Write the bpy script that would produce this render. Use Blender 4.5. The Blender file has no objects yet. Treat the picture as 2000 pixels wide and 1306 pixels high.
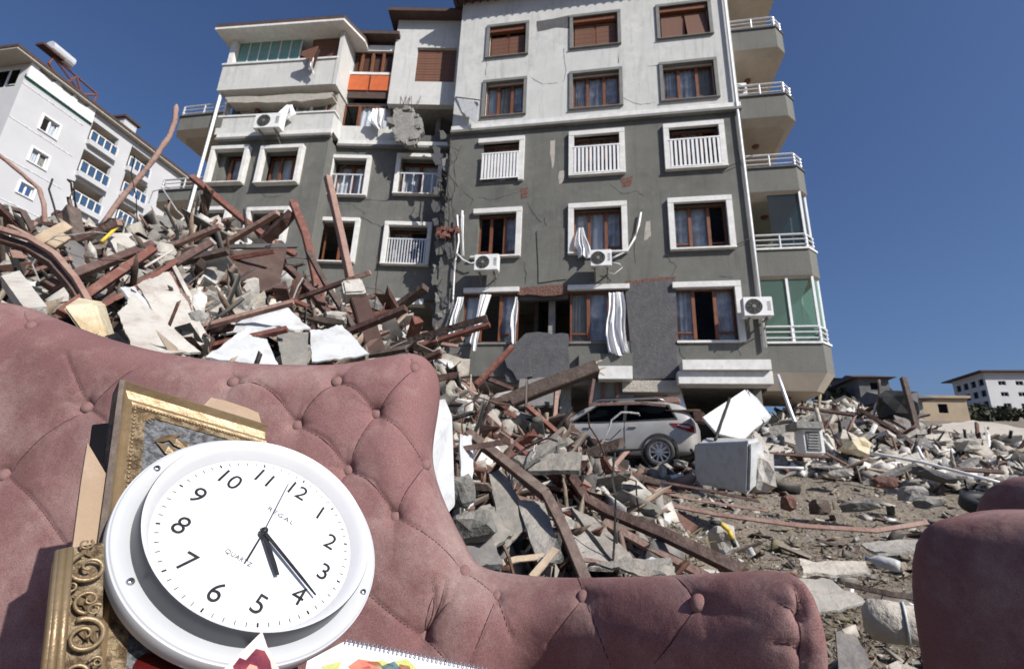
import bpy, bmesh, math, random
import numpy as np
from mathutils import Vector, Matrix, Euler
from mathutils.geometry import tessellate_polygon
random.seed(7); rng = np.random.default_rng(11)
SC = bpy.context.scene; COL = SC.collection
rad = math.radians
# ---------------------------------------------------------------- camera (solved from the vanishing points of the photograph)
FPX = 969.0
def _n(v):
    v = np.array(v, float); return v/np.linalg.norm(v)
_U = _n((130, 3129, -969)); _Y = np.array((171, -307, -969.)); _Y = _n(_Y-_U*(_Y@_U)); _X = np.cross(_Y, _U)
RM = np.array([_X, _Y, _U])
cd = bpy.data.cameras.new('camera'); cam = bpy.data.objects.new('camera', cd); COL.objects.link(cam)
cam.matrix_world = Matrix([list(r)+[0] for r in RM]+[[0, 0, 0, 1]])
cd.sensor_width = 36; cd.lens = FPX/2000*36; cd.clip_start = .05; cd.clip_end = 3000
cd.dof.use_dof = True; cd.dof.focus_distance = .78; cd.dof.aperture_fstop = 9
SC.camera = cam
# ---------------------------------------------------------------- sky, sun, exposure
w = bpy.data.worlds.new('World'); SC.world = w; w.use_nodes = True
SUN = Vector((.83, -.55, .78)).normalized()
nt = w.node_tree; sky = nt.nodes.new('ShaderNodeTexSky'); sky.sky_type = 'NISHITA'; sky.sun_disc = False
sky.sun_elevation = math.asin(SUN.z); sky.sun_rotation = math.atan2(SUN.x, SUN.y)
sky.altitude = 300; sky.air_density = 1.2; sky.dust_density = 2.4; sky.ozone_density = 4.5
bg = nt.nodes['Background']; tn = nt.nodes.new('ShaderNodeMix'); tn.data_type = 'RGBA'; tn.blend_type = 'MULTIPLY'; tn.inputs['Factor'].default_value = 1; tn.inputs[7].default_value = (.86, .95, 1.2, 1)
nt.links.new(sky.outputs[0], tn.inputs[6]); nt.links.new(tn.outputs[2], bg.inputs[0]); bg.inputs[1].default_value = .065
sl = bpy.data.lights.new('sun', 'SUN'); so = bpy.data.objects.new('sun', sl); COL.objects.link(so)
sl.energy = 5.0; sl.angle = rad(.5); sl.color = (1, .96, .9)
so.rotation_euler = SUN.to_track_quat('Z', 'Y').to_euler()
SC.view_settings.view_transform = 'Standard'; SC.view_settings.look = 'None'
SC.view_settings.exposure = .33; SC.view_settings.gamma = 1; SC.view_settings.use_curve_mapping = False
# ---------------------------------------------------------------- points in the place
def ray(px, py): return RM @ np.array([px-1000, -(py-653), -FPX])
def P(px, py, Y):
    d = ray(px, py); return d*(Y/d[1])
FH = _n([(RM@np.array([0, 0, -1.]))[0], (RM@np.array([0, 0, -1.]))[1], 0]); RH = np.array([FH[1], -FH[0], 0])
def PD(px, py, D):
    d = ray(px, py); return d*(D/(d@FH))
def PX(px, py, X):
    d = ray(px, py); return d*(X/d[0])
def proj(p):
    c = RM.T@np.array(p, float); return 1000+FPX*c[0]/-c[2], 653-FPX*c[1]/-c[2]
# ---------------------------------------------------------------- objects
WL = {}
def put(o, origin, parent):
    o.location = Vector(origin)-(WL[parent.name] if parent else Vector((0, 0, 0)))
    if parent: o.parent = parent
    WL[o.name] = Vector(origin); COL.objects.link(o); return o
def tag(o, label=None, cat=None, group=None, kind=None):
    if label: o['label'] = label
    if cat: o['category'] = cat
    if group: o['group'] = group
    if kind: o['kind'] = kind
    elif cat: o['kind'] = 'thing'
    return o
def thing(name, loc, label, cat, group=None):
    o = bpy.data.objects.new(name, None); o.empty_display_size = .1
    put(o, loc, None); return tag(o, label, cat, group)
class MB:
    def __init__(s): s.v = []; s.f = []; s.c = []; s.m = []
    def add(s, vs, fs, col=None, mi=0):
        n = len(s.v); s.v += [tuple(map(float, q)) for q in vs]; s.f += [tuple(i+n for i in f) for f in fs]
        s.c += [col]*len(fs); s.m += [mi]*len(fs); return s
    def hexa(s, q, col=None, mi=0):
        return s.add(q, [(0, 3, 2, 1), (4, 5, 6, 7), (0, 1, 5, 4), (1, 2, 6, 5), (2, 3, 7, 6), (3, 0, 4, 7)], col, mi)
    def box(s, a, b, col=None, mi=0):
        (x0, y0, z0), (x1, y1, z1) = a, b
        return s.hexa([(x0, y0, z0), (x1, y0, z0), (x1, y1, z0), (x0, y1, z0), (x0, y0, z1), (x1, y0, z1), (x1, y1, z1), (x0, y1, z1)], col, mi)
    def fbox(s, F, s0, s1, d0, d1, z0, z1, col=None, mi=0):
        return s.hexa([F.p(s0, d1, z0), F.p(s1, d1, z0), F.p(s1, d0, z0), F.p(s0, d0, z0), F.p(s0, d1, z1), F.p(s1, d1, z1), F.p(s1, d0, z1), F.p(s0, d0, z1)], col, mi)
    def tube(s, path, r, n=8, col=None, caps=True, mi=0):
        path = [Vector(p) for p in path]; rings = []; up = Vector((0, 0, 1))
        rs = r if hasattr(r, '__len__') else [r]*len(path)
        for i, p in enumerate(path):
            t = (path[min(i+1, len(path)-1)]-path[max(i-1, 0)]).normalized()
            a = t.cross(up if abs(t.z) < .93 else Vector((1, 0, 0))).normalized(); b = a.cross(t)
            rings.append([p+(a*math.cos(2*math.pi*k/n)+b*math.sin(2*math.pi*k/n))*rs[i] for k in range(n)])
        vs = [q for g in rings for q in g]; fs = []
        for i in range(len(path)-1):
            for k in range(n): fs.append((i*n+k, i*n+(k+1) % n, (i+1)*n+(k+1) % n, (i+1)*n+k))
        if caps: fs += [tuple(range(n))[::-1], tuple(range((len(path)-1)*n, len(path)*n))]
        return s.add(vs, fs, col, mi)
    def lathe(s, prof, C, n, a, b, N=96, col=None, mi=0, closed=False):
        """prof: (radius, height) list about axis n through C"""
        C, n, a, b = map(np.array, (C, n, a, b)); vs = []
        for r, h in prof:
            for k in range(N):
                t = 2*math.pi*k/N; vs.append(C+n*h+r*(a*math.cos(t)+b*math.sin(t)))
        m = len(prof); fs = []
        for i in range(m-1 if not closed else m):
            j = (i+1) % m
            for k in range(N): fs.append((i*N+k, i*N+(k+1) % N, j*N+(k+1) % N, j*N+k))
        return s.add(vs, fs, col, mi)
    def prism(s, poly, nrm, t, col=None, mi=0):
        poly = [Vector(p) for p in poly]; nrm = Vector(nrm).normalized(); m = len(poly)
        tri = tessellate_polygon([poly]); back = [p-nrm*t for p in poly]
        fs = [tuple(x) for x in tri]+[tuple(i+m for i in x[::-1]) for x in tri]+[(i, (i+1) % m, (i+1) % m+m, i+m) for i in range(m)]
        return s.add(poly+back, fs, col, mi)
    def build(s, name, mat, parent=None, smooth=False, origin=None, bevel=0, weld=False, base=True):
        me = bpy.data.meshes.new(name); V = np.array(s.v)
        if origin is None:
            lo = V.min(0); hi = V.max(0); origin = (lo+hi)/2
            if base and parent is None: origin[2] = lo[2]
        me.from_pydata([tuple(q) for q in V-np.array(origin)], [], s.f)
        for m in (mat if isinstance(mat, (list, tuple)) else [mat]): me.materials.append(m)
        if any(s.m): me.polygons.foreach_set('material_index', s.m)
        if any(c is not None for c in s.c):
            at = me.color_attributes.new('col', 'FLOAT_COLOR', 'CORNER'); arr = []
            for p, c in zip(me.polygons, s.c): arr += [*(c or (.3, .3, .3)), 1]*p.loop_total
            at.data.foreach_set('color', arr)
        bm = bmesh.new(); bm.from_mesh(me)
        if weld: bmesh.ops.remove_doubles(bm, verts=bm.verts, dist=1e-5)
        bmesh.ops.recalc_face_normals(bm, faces=bm.faces)
        if bevel: bmesh.ops.bevel(bm, geom=bm.edges[:], offset=bevel, segments=2, affect='EDGES', clamp_overlap=True)
        bm.to_mesh(me); bm.free()
        if smooth: me.shade_smooth() if hasattr(me, 'shade_smooth') else None
        me.update(); o = bpy.data.objects.new(name, me); put(o, origin, parent); return o
def autosmooth(o, ang=40):
    me = o.data; me.shade_smooth()
    try: me.set_sharp_from_angle(angle=rad(ang))
    except Exception: pass
    return o
def copy_tree(o, parent=None):
    c = o.copy(); COL.objects.link(c)
    if parent: c.parent = parent
    for ch in list(o.children): copy_tree(ch, c)
    return c
# ---------------------------------------------------------------- materials
MC = {}
def mat(name, c, rough=.8, c2=None, ns=3., bump=.15, bs=40., metal=0., dirt=None, dirt_amt=.35, sheen=0, lo=.35, hi=.65, spec=.4, coat=0, stretch=None, streak=0., big=0., dust=0.):
    m = bpy.data.materials.new(name); m.use_nodes = True; t = m.node_tree; N = t.nodes; L = t.links; b = N['Principled BSDF']
    tc = N.new('ShaderNodeTexCoord'); src = tc.outputs['Object']
    if stretch:
        mp = N.new('ShaderNodeMapping'); mp.inputs['Scale'].default_value = stretch; L.new(src, mp.inputs[0]); src = mp.outputs[0]
    def noise(sc, det=6, r=.6):
        n = N.new('ShaderNodeTexNoise'); n.inputs['Scale'].default_value = sc; n.inputs['Detail'].default_value = det; n.inputs['Roughness'].default_value = r
        L.new(src, n.inputs['Vector']); return n.outputs['Fac']
    def ramp(f, a, bb):
        r = N.new('ShaderNodeMapRange'); r.inputs['From Min'].default_value = a; r.inputs['From Max'].default_value = bb; L.new(f, r.inputs['Value']); return r.outputs[0]
    def mix(f, a, bb):
        x = N.new('ShaderNodeMix'); x.data_type = 'RGBA'; L.new(f, x.inputs['Factor'])
        for k, q in ((6, a), (7, bb)):
            if isinstance(q, tuple): x.inputs[k].default_value = (*q, 1)
            else: L.new(q, x.inputs[k])
        return x.outputs[2]
    c2 = c2 or tuple(q*.7 for q in c)
    out = mix(ramp(noise(ns), lo, hi), c, c2)
    if dirt:
        f = ramp(noise(ns*2.7, 8, .7), .5, .72)
        mm = N.new('ShaderNodeMath'); mm.operation = 'MULTIPLY'; mm.inputs[1].default_value = dirt_amt; L.new(f, mm.inputs[0]); out = mix(mm.outputs[0], out, dirt)
    if dust:  # dust lies on whatever faces up
        gn = N.new('ShaderNodeNewGeometry'); sx = N.new('ShaderNodeSeparateXYZ'); L.new(gn.outputs['Normal'], sx.inputs[0]); up = ramp(sx.outputs['Z'], .5, .95)
        q8 = N.new('ShaderNodeMath'); q8.operation = 'MULTIPLY'; L.new(up, q8.inputs[0]); L.new(ramp(noise(ns*1.6, 8, .75), .25, .6), q8.inputs[1]); q7 = N.new('ShaderNodeMath'); q7.operation = 'MULTIPLY'; q7.inputs[1].default_value = dust*.75; L.new(q8.outputs[0], q7.inputs[0]); out = mix(q7.outputs[0], out, (.40, .345, .285))
    if big:
        out = mix(ramp(noise(.35, 5, .65), .35, .68), out, tuple(min(1, q*big) for q in c))
    if streak:
        mp2 = N.new('ShaderNodeMapping'); mp2.inputs['Scale'].default_value = (2.2, 2.2, .22); L.new(tc.outputs['Object'], mp2.inputs[0]); n9 = N.new('ShaderNodeTexNoise'); n9.inputs['Scale'].default_value = 2.4; n9.inputs['Detail'].default_value = 8; n9.inputs['Roughness'].default_value = .7; L.new(mp2.outputs[0], n9.inputs['Vector'])
        q9 = N.new('ShaderNodeMath'); q9.operation = 'MULTIPLY'; q9.inputs[1].default_value = streak; L.new(ramp(n9.outputs['Fac'], .52, .7), q9.inputs[0]); out = mix(q9.outputs[0], out, tuple(q*.45 for q in c))
    L.new(out, b.inputs['Base Color']); b.inputs['Roughness'].default_value = rough; b.inputs['Metallic'].default_value = metal
    b.inputs['Specular IOR Level'].default_value = spec
    if coat: b.inputs['Coat Weight'].default_value = coat
    if sheen:
        b.inputs['Sheen Weight'].default_value = sheen; b.inputs['Sheen Roughness'].default_value = .4; b.inputs['Sheen Tint'].default_value = (*[min(1, q*2.2) for q in c], 1)
    if bump:
        bp = N.new('ShaderNodeBump'); bp.inputs['Strength'].default_value = bump; bp.inputs['Distance'].default_value = 1.0/bs
        L.new(noise(bs, 5), bp.inputs['Height']); L.new(bp.outputs[0], b.inputs['Normal'])
    MC[name] = m; return m
def mat_attr(name, rough=.85, ns=8, amt=.45, bump=.3, bs=30):
    m = mat(name, (1, 1, 1), rough, (1-amt,)*3, ns, bump, bs); N = m.node_tree.nodes; L = m.node_tree.links; b = N['Principled BSDF']
    a = N.new('ShaderNodeVertexColor'); a.layer_name = 'col'; x = N.new('ShaderNodeMix'); x.data_type = 'RGBA'; x.blend_type = 'MULTIPLY'; x.inputs['Factor'].default_value = 1
    old = b.inputs['Base Color'].links[0].from_socket; L.new(old, x.inputs[6]); L.new(a.outputs[0], x.inputs[7]); 
    gn = N.new('ShaderNodeNewGeometry'); sx = N.new('ShaderNodeSeparateXYZ'); L.new(gn.outputs['Normal'], sx.inputs[0]); mr = N.new('ShaderNodeMapRange'); mr.inputs['From Min'].default_value = .45; mr.inputs['From Max'].default_value = .95; mr.inputs['To Max'].default_value = .35; L.new(sx.outputs['Z'], mr.inputs[0])
    y = N.new('ShaderNodeMix'); y.data_type = 'RGBA'; L.new(mr.outputs[0], y.inputs['Factor']); L.new(x.outputs[2], y.inputs[6]); y.inputs[7].default_value = (.36, .31, .255, 1); L.new(y.outputs[2], b.inputs['Base Color']); return m
def glass(name, tint=(.8, .9, .9), mixf=.25, rough=.03):
    m = bpy.data.materials.new(name); m.use_nodes = True; N = m.node_tree.nodes; L = m.node_tree.links; N.remove(N['Principled BSDF'])
    tr = N.new('ShaderNodeBsdfTransparent'); tr.inputs[0].default_value = (*tint, 1); g = N.new('ShaderNodeBsdfGlossy'); g.inputs['Roughness'].default_value = rough
    g.inputs['Color'].default_value = (.9, .95, 1, 1)
    x = N.new('ShaderNodeMixShader'); fr = N.new('ShaderNodeLayerWeight'); fr.inputs[0].default_value = mixf; L.new(fr.outputs['Fresnel'], x.inputs[0])
    L.new(tr.outputs[0], x.inputs[1]); L.new(g.outputs[0], x.inputs[2]); L.new(x.outputs[0], N['Material Output'].inputs[0]); MC[name] = m; return m
mat('wall_grey', (.125, .125, .112), .95, (.095, .095, .088), 1.2, .35, 24, dirt=(.22, .215, .2), dirt_amt=.45, streak=.35, big=1.25)
mat('wall_white', (.60, .60, .575), .9, (.50, .50, .48), 1.5, .3, 24, dirt=(.33, .32, .3), dirt_amt=.6, streak=.45, big=.86)
mat('wall_patch', (.105, .105, .11), .95, (.08, .08, .085), 3, .4, 20, dirt=(.2, .19, .18), dust=0.5)
mat('trim_white', (.72, .71, .68), .6, (.6, .59, .56), 4, .05, 40, dirt=(.35, .33, .3))
mat('trim_grey', (.2, .2, .185), .8, (.16, .16, .15), 4, .1, 40)
mat('soffit', (.5, .43, .34), .9, (.42, .36, .29), 2, .1, 30)
mat('frame_brown', (.2, .075, .035), .45, (.13, .05, .025), 9, .05, 60)
mat('shutter_brown', (.17, .075, .045), .6, (.13, .06, .035), 5, .1, 60)
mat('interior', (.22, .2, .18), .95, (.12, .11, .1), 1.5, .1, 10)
mat('curtain_grey', (.86, .86, .88), .9, (.4, .4, .41), 3, .1, 30)
mat('cloth_white', (.82, .82, .82), .9, (.7, .7, .71), 5, .1, 30)
mat('pvc_white', (.8, .8, .79), .4, (.7, .7, .69), 3, .03, 40)
mat('metal_white', (.75, .75, .75), .35, (.65, .65, .66), 5, .03, 40, metal=.3)
mat('roof_dark', (.09, .055, .045), .8, (.06, .04, .035), 4, .3, 20)
mat('brick_red', (.17, .08, .06), .95, (.10, .055, .045), 12, .6, 12, dirt=(.4, .35, .3))
mat('concrete', (.3, .29, .265), .95, (.19, .185, .175), 3, .5, 14, dirt=(.42, .4, .37), dust=0.6)
mat('concrete_pale', (.44, .40, .34), .95, (.36, .34, .3), 3, .5, 14, dirt=(.2, .17, .14), dust=0.5)
mat('plaster_white', (.47, .45, .41), .85, (.36, .34, .31), 4, .4, 14, dirt=(.24, .17, .13), dirt_amt=.75, dust=0.4)
mat('sheet_white', (.48, .49, .49), .5, (.45, .47, .48), 3, .15, 14, dirt=(.26, .23, .2), dirt_amt=.7, dust=0.3)
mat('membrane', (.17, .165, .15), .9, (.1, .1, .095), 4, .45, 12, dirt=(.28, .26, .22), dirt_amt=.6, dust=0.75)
mat('rust_brown', (.085, .046, .037), .75, (.055, .026, .022), 6, .3, 18, dirt=(.26, .17, .13), dirt_amt=.5, dust=0.8)
mat('rust_red', (.14, .056, .042), .75, (.14, .045, .032), 6, .3, 18, dirt=(.34, .22, .17), dirt_amt=.5, dust=0.7)
mat('wood_pink', (.29, .195, .16), .85, (.25, .15, .12), 6, .35, 18, dirt=(.14, .06, .045), dirt_amt=.6, dust=0.5)
mat('wood_pale', (.42, .33, .23), .85, (.3, .22, .15), 6, .35, 18, dirt=(.14, .1, .07), dirt_amt=.5, dust=0.4)
mat('wood_dark', (.085, .06, .05), .85, (.05, .036, .03), 8, .4, 18, dirt=(.2, .15, .12), dirt_amt=.5, dust=0.7)
mat('board_brown', (.065, .03, .022), .8, (.04, .02, .016), 5, .2, 14, dust=0.6)
mat('cream', (.6, .54, .4), .8, (.5, .42, .27), 3, .3, 12, dirt=(.4, .22, .08), dirt_amt=.7)
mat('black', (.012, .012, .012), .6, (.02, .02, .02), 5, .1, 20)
mat('silver', (.7, .72, .74), .25, (.5, .52, .54), 5, .1, 30, metal=.9)
mat('plastic_white', (.78, .78, .77), .45, (.7, .7, .69), 4, .03, 40, dirt=(.45, .42, .38), dirt_amt=.3)
mat('blue_rail', (.035, .08, .16), .2, (.05, .1, .19), 4, 0, 30)
mat('wall_bright', (.52, .52, .52), .85, (.47, .47, .475), .4, .05, 20)
mat('orange', (.55, .13, .04), .6, (.45, .1, .03), 4, .1, 30)
mat('yellow', (.7, .48, .05), .6)
glass('glass', (.86, .88, .9), .10); glass('glass_teal', (.45, .74, .68), .2)
mat('teal_panel', (.17, .34, .31), .25, (.12, .26, .24), 4, .0, 10, spec=.6); glass('glass_clear', (.97, .97, .97), .04)
glass('glass_car', (.10, .115, .11), .14)
def glass_pale(name, c, f):
    m = glass(name, (.75, .85, .82), .12); N = m.node_tree.nodes; L = m.node_tree.links; o = N['Material Output']; s = o.inputs[0].links[0].from_socket; d = N.new('ShaderNodeBsdfTranslucent'); d.inputs[0].default_value = (*c, 1); d2 = N.new('ShaderNodeBsdfDiffuse'); d2.inputs[0].default_value = (*c, 1)
    x = N.new('ShaderNodeMixShader'); x.inputs[0].default_value = .5; L.new(d.outputs[0], x.inputs[1]); L.new(d2.outputs[0], x.inputs[2]); y = N.new('ShaderNodeMixShader'); y.inputs[0].default_value = f; L.new(s, y.inputs[1]); L.new(x.outputs[0], y.inputs[2]); L.new(y.outputs[0], o.inputs[0])
glass_pale('glass_green', (.30, .44, .38), .42); glass_pale('glass_smoke', (.12, .14, .18), .35)
mat_attr('debris')
mat_attr('debris_gloss', .6, 5, .3, .15)
M = MC
# ---------------------------------------------------------------- terrain: slope rising to the building, rubble mounds piled on it
_gy = np.array([-40, 0, 3, 4.5, 7, 10, 12, 15, 20, 30, 60, 90, 153, 200, 400, 1500.])
_gz = np.array([-1.3, -1.0, -.97, -.9, -.62, -.07, .4, 1.25, 2.4, 4.2, 8.6, 13.0, 23.2, 27, 30, 32.])
def el(px, py):
    d = ray(px, py); return d[2]/math.hypot(d[0], d[1])
def az(px, py):
    d = ray(px, py); return math.atan2(d[0], d[1])
_mA = [(-700, 520, 5.5), (-200, 450, 5.5), (0, 458, 5.5), (100, 450, 5.6), (200, 462, 5.8), (300, 440, 6), (400, 455, 6), (480, 480, 5.8), (560, 545, 5.6), (640, 590, 5.4), (720, 630, 5.2), (800, 680, 5.0), (860, 730, 4.8), (920, 790, 4.6), (1000, 830, 4.6), (1090, 868, 4.5), (1200, 930, 4.2), (1300, 1000, 3.8), (1420, 1090, 3.3), (1600, 1290, 3)]
mA_a = np.array([az(a, b) for a, b, c in _mA]); mA_e = np.array([el(a, b) for a, b, c in _mA]); mA_r = np.array([c for a, b, c in _mA])
_mB = [(1440, 880, 17), (1500, 830, 18), (1560, 800, 20), (1640, 792, 21), (1720, 815, 21), (1800, 850, 20), (1900, 868, 19), (2050, 880, 19), (2600, 915, 19)]
mB_a = np.array([az(a, b) for a, b, c in _mB]); mB_e = np.array([el(a, b) for a, b, c in _mB]); mB_r = np.array([c for a, b, c in _mB])
def vnoise(x, y, seed=0):
    xi = np.floor(x).astype(int); yi = np.floor(y).astype(int); fx = x-xi; fy = y-yi; fx = fx*fx*(3-2*fx); fy = fy*fy*(3-2*fy)
    def h(a, b):
        n = (a*374761393+b*668265263+seed*1442695041) & 0x7fffffff; n = (n ^ (n >> 13))*1274126177 & 0x7fffffff; return ((n ^ (n >> 16)) & 0xffff)/65535.
    return (h(xi, yi)*(1-fx)+h(xi+1, yi)*fx)*(1-fy)+(h(xi, yi+1)*(1-fx)+h(xi+1, yi+1)*fx)*fy
def fbm(x, y, oct=4, seed=0):
    s = 0; a = .5; f = 1
    for o in range(oct): s = s+a*(vnoise(x*f, y*f, seed+o)-.5); a *= .5; f *= 2.1
    return s
def H(x, y, rough=True):
    x = np.asarray(x, float); y = np.asarray(y, float)
    g = np.interp(y, _gy, _gz)
    r = np.hypot(x, y)+1e-6; a = np.arctan2(x, y)
    e = np.interp(a, mA_a, mA_e); R = np.interp(a, mA_a, mA_r); zr = e*R
    t = np.clip((r-1.6)/(R-1.6), 0, 1); m = -1.05+(zr+1.05)*t**np.interp(a, [az(760, 700), az(960, 800)], [.74, 1.05]) - np.clip(r-R, 0, None)*.55
    m = np.where((a < mA_a[-1]) & (a > -1.9), m, -9)
    e2 = np.interp(a, mB_a, mB_e); R2 = np.interp(a, mB_a, mB_r); z2 = e2*R2; t2 = np.clip((r-13)/(R2-13), 0, 1)
    g13 = np.interp(13*np.cos(a), _gy, _gz)
    m2 = g13-.1+(z2-g13+.1)*t2**.8-np.clip(r-R2, 0, None)*.3; m2 = np.where((a > mB_a[0]) & (r > 12.5), m2, -9)
    z = np.maximum(np.maximum(g, m), m2)
    if rough:
        on = np.clip((np.maximum(m, m2)-g)*3, 0, 1)
        amp = np.where(y > 30, .0, .10+.35*on)
        z = z+fbm(x*1.3, y*1.3, 4)*amp*np.clip((r-1.5)/2, 0, 1)+fbm(x*7, y*7, 3, 9)*.05*(r < 25)
    return z
def Hs(x, y): return float(H(np.array([x]), np.array([y]))[0])
def G(px, py, lift=0):
    """where the pixel's line of sight meets the ground"""
    d = ray(px, py); d = d/np.linalg.norm(d); t = np.concatenate([np.arange(1.2, 30, .02), np.arange(30, 200, .2)])
    z = H(d[0]*t, d[1]*t)+lift; i = np.argmax(d[2]*t < z); return d*t[i]
def grid_obj(name, xs, ys, fz, m, kind='structure'):
    X, Y = np.meshgrid(xs, ys); Z = fz(X, Y); nx = len(xs); ny = len(ys)
    V = np.stack([X.ravel(), Y.ravel(), Z.ravel()], 1); i = np.arange(nx*ny).reshape(ny, nx)
    Fa = np.stack([i[:-1, :-1].ravel(), i[:-1, 1:].ravel(), i[1:, 1:].ravel(), i[1:, :-1].ravel()], 1)
    me = bpy.data.meshes.new(name); me.from_pydata(V.tolist(), [], Fa.tolist()); me.materials.append(m); me.shade_smooth()
    o = bpy.data.objects.new(name, me); put(o, (0, 0, 0), None); return tag(o, kind=kind)
mat('ground', (.245, .205, .16), .95, (.15, .125, .10), 1.7, .8, 9, dirt=(.1, .085, .055), dirt_amt=.75)
xs = np.unique(np.concatenate([np.linspace(-1500, -60, 14), np.linspace(-60, -12, 40), np.arange(-12, 16, .11), np.linspace(16, 60, 70), np.linspace(60, 1500, 30)]))
ys = np.unique(np.concatenate([np.linspace(-40, .5, 12), np.arange(.5, 14, .11), np.arange(14, 30, .22), np.linspace(30, 200, 60), np.linspace(200, 1500, 14)]))
grid_obj('ground', xs, ys, H, M['ground'])
# ---- loose rubble nobody could count
PAL = dict(conc=[(.3, .28, .25), (.22, .21, .19), (.42, .39, .34), (.36, .33, .28)], white=[(.62, .6, .56), (.7, .69, .66), (.55, .5, .43)],
           wood=[(.11, .055, .04), (.15, .075, .055), (.07, .045, .035), (.27, .2, .15), (.34, .27, .2), (.16, .11, .08)], dark=[(.03, .028, .026), (.05, .045, .04), (.02, .02, .02)],  # dark: blackish scraps, share raised to paint the heap's shaded voids
           earth=[(.24, .19, .13), (.17, .13, .085), (.11, .09, .05), (.14, .12, .05)])
_C8 = np.array([(-1, -1, -1), (1, -1, -1), (1, 1, -1), (-1, 1, -1), (-1, -1, 1), (1, -1, 1), (1, 1, 1), (-1, 1, 1)])*.5
_F6 = np.array([(0, 3, 2, 1), (4, 5, 6, 7), (0, 1, 5, 4), (1, 2, 6, 5), (2, 3, 7, 6), (3, 0, 4, 7)])
def rotmats(n, flat):
    q = rng.normal(size=(n, 4)); q[:, 1:3] *= flat; q /= np.linalg.norm(q, axis=1)[:, None]; w_, x, y, z = q.T
    return np.stack([1-2*(y*y+z*z), 2*(x*y-z*w_), 2*(x*z+y*w_), 2*(x*y+z*w_), 1-2*(x*x+z*z), 2*(y*z-x*w_), 2*(x*z-y*w_), 2*(y*z+x*w_), 1-2*(x*x+y*y)], 1).reshape(n, 3, 3)
def scatter(name, pts, dims, pal, label, jitter=.28, flat=.5, lift=.3, m='debris'):
    n = len(pts); dims = dims[:n]; B = _C8[None]*(1+rng.uniform(-jitter, jitter, (n, 8, 3))); B = B*dims[:, None, :]
    Rm = rotmats(n, flat); V = np.einsum('nij,nkj->nki', Rm, B)+pts[:, None, :]; V[..., 2] += (dims.min(1)*lift)[:, None]
    V = V.reshape(-1, 3); Fc = (_F6[None]+np.arange(n)[:, None, None]*8).reshape(-1, 4)
    me = bpy.data.meshes.new(name); me.vertices.add(len(V)); me.vertices.foreach_set('co', V.ravel()); me.loops.add(Fc.size); me.loops.foreach_set('vertex_index', Fc.ravel())
    me.polygons.add(len(Fc)); me.polygons.foreach_set('loop_start', np.arange(len(Fc))*4); me.polygons.foreach_set('loop_total', np.full(len(Fc), 4)); me.update(calc_edges=True)
    C = np.array(pal)[rng.integers(0, len(pal), n)]*rng.uniform(.75, 1.2, (n, 1)); at = me.color_attributes.new('col', 'FLOAT_COLOR', 'POINT')
    at.data.foreach_set('color', np.repeat(np.concatenate([C, np.ones((n, 1))], 1), 8, 0).ravel()); me.materials.append(M[m])
    o = bpy.data.objects.new(name, me); put(o, (0, 0, 0), None); return tag(o, label, name.replace('_', ' '), kind='stuff')
def polar_pts(n, a0, a1, r0, r1, pw=1.0):
    a = rng.uniform(a0, a1, n); r = r0+(r1-r0)*rng.random(n)**pw; x = r*np.sin(a); y = r*np.cos(a); return np.stack([x, y, H(x, y)], 1)
def dm(n, a, b, asp):  # lengths between a and b, aspect tuple
    L_ = np.exp(rng.uniform(math.log(a), math.log(b), n))[:, None]; return L_*np.array(asp)[None]*rng.uniform(.6, 1.4, (n, 3))
A0, A1 = az(-80, 600), az(1300, 1000)
def mound(n): return polar_pts(n, A0, A1, 2.1, 7)
# ---------------------------------------------------------------- facades
class Fac:
    def __init__(s, A, B):
        s.A = np.array(A, float); s.B = np.array(B, float); s.u = (s.B-s.A)/np.linalg.norm(s.B-s.A); s.n = np.array([s.u[1], -s.u[0]]); s.L = float(np.linalg.norm(s.B-s.A))
    def p(s, a, d, z): q = s.A+s.u*a+s.n*d; return (q[0], q[1], z)
    def px(s, x, y, off=0):
        d = ray(x, y); A = s.A+s.n*off; t = (A@s.n)/(d[:2]@s.n); q = d*t; return float((q[:2]-s.A)@s.u), float(q[2])
    def rect(s, x0, y0, x1, y1, x2=None, y2=None, x3=None, y3=None):
        """TL, BR corners (or TL, TR, BR, BL) in photo pixels -> s0,s1,z0,z1"""
        if x2 is None:
            a = s.px(x0, y0); b = s.px(x1, y1); return a[0], b[0], b[1], a[1]
        q = [s.px(x0, y0), s.px(x1, y1), s.px(x2, y2), s.px(x3, y3)]
        return (q[0][0]+q[3][0])/2, (q[1][0]+q[2][0])/2, (q[2][1]+q[3][1])/2, (q[0][1]+q[1][1])/2
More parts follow.
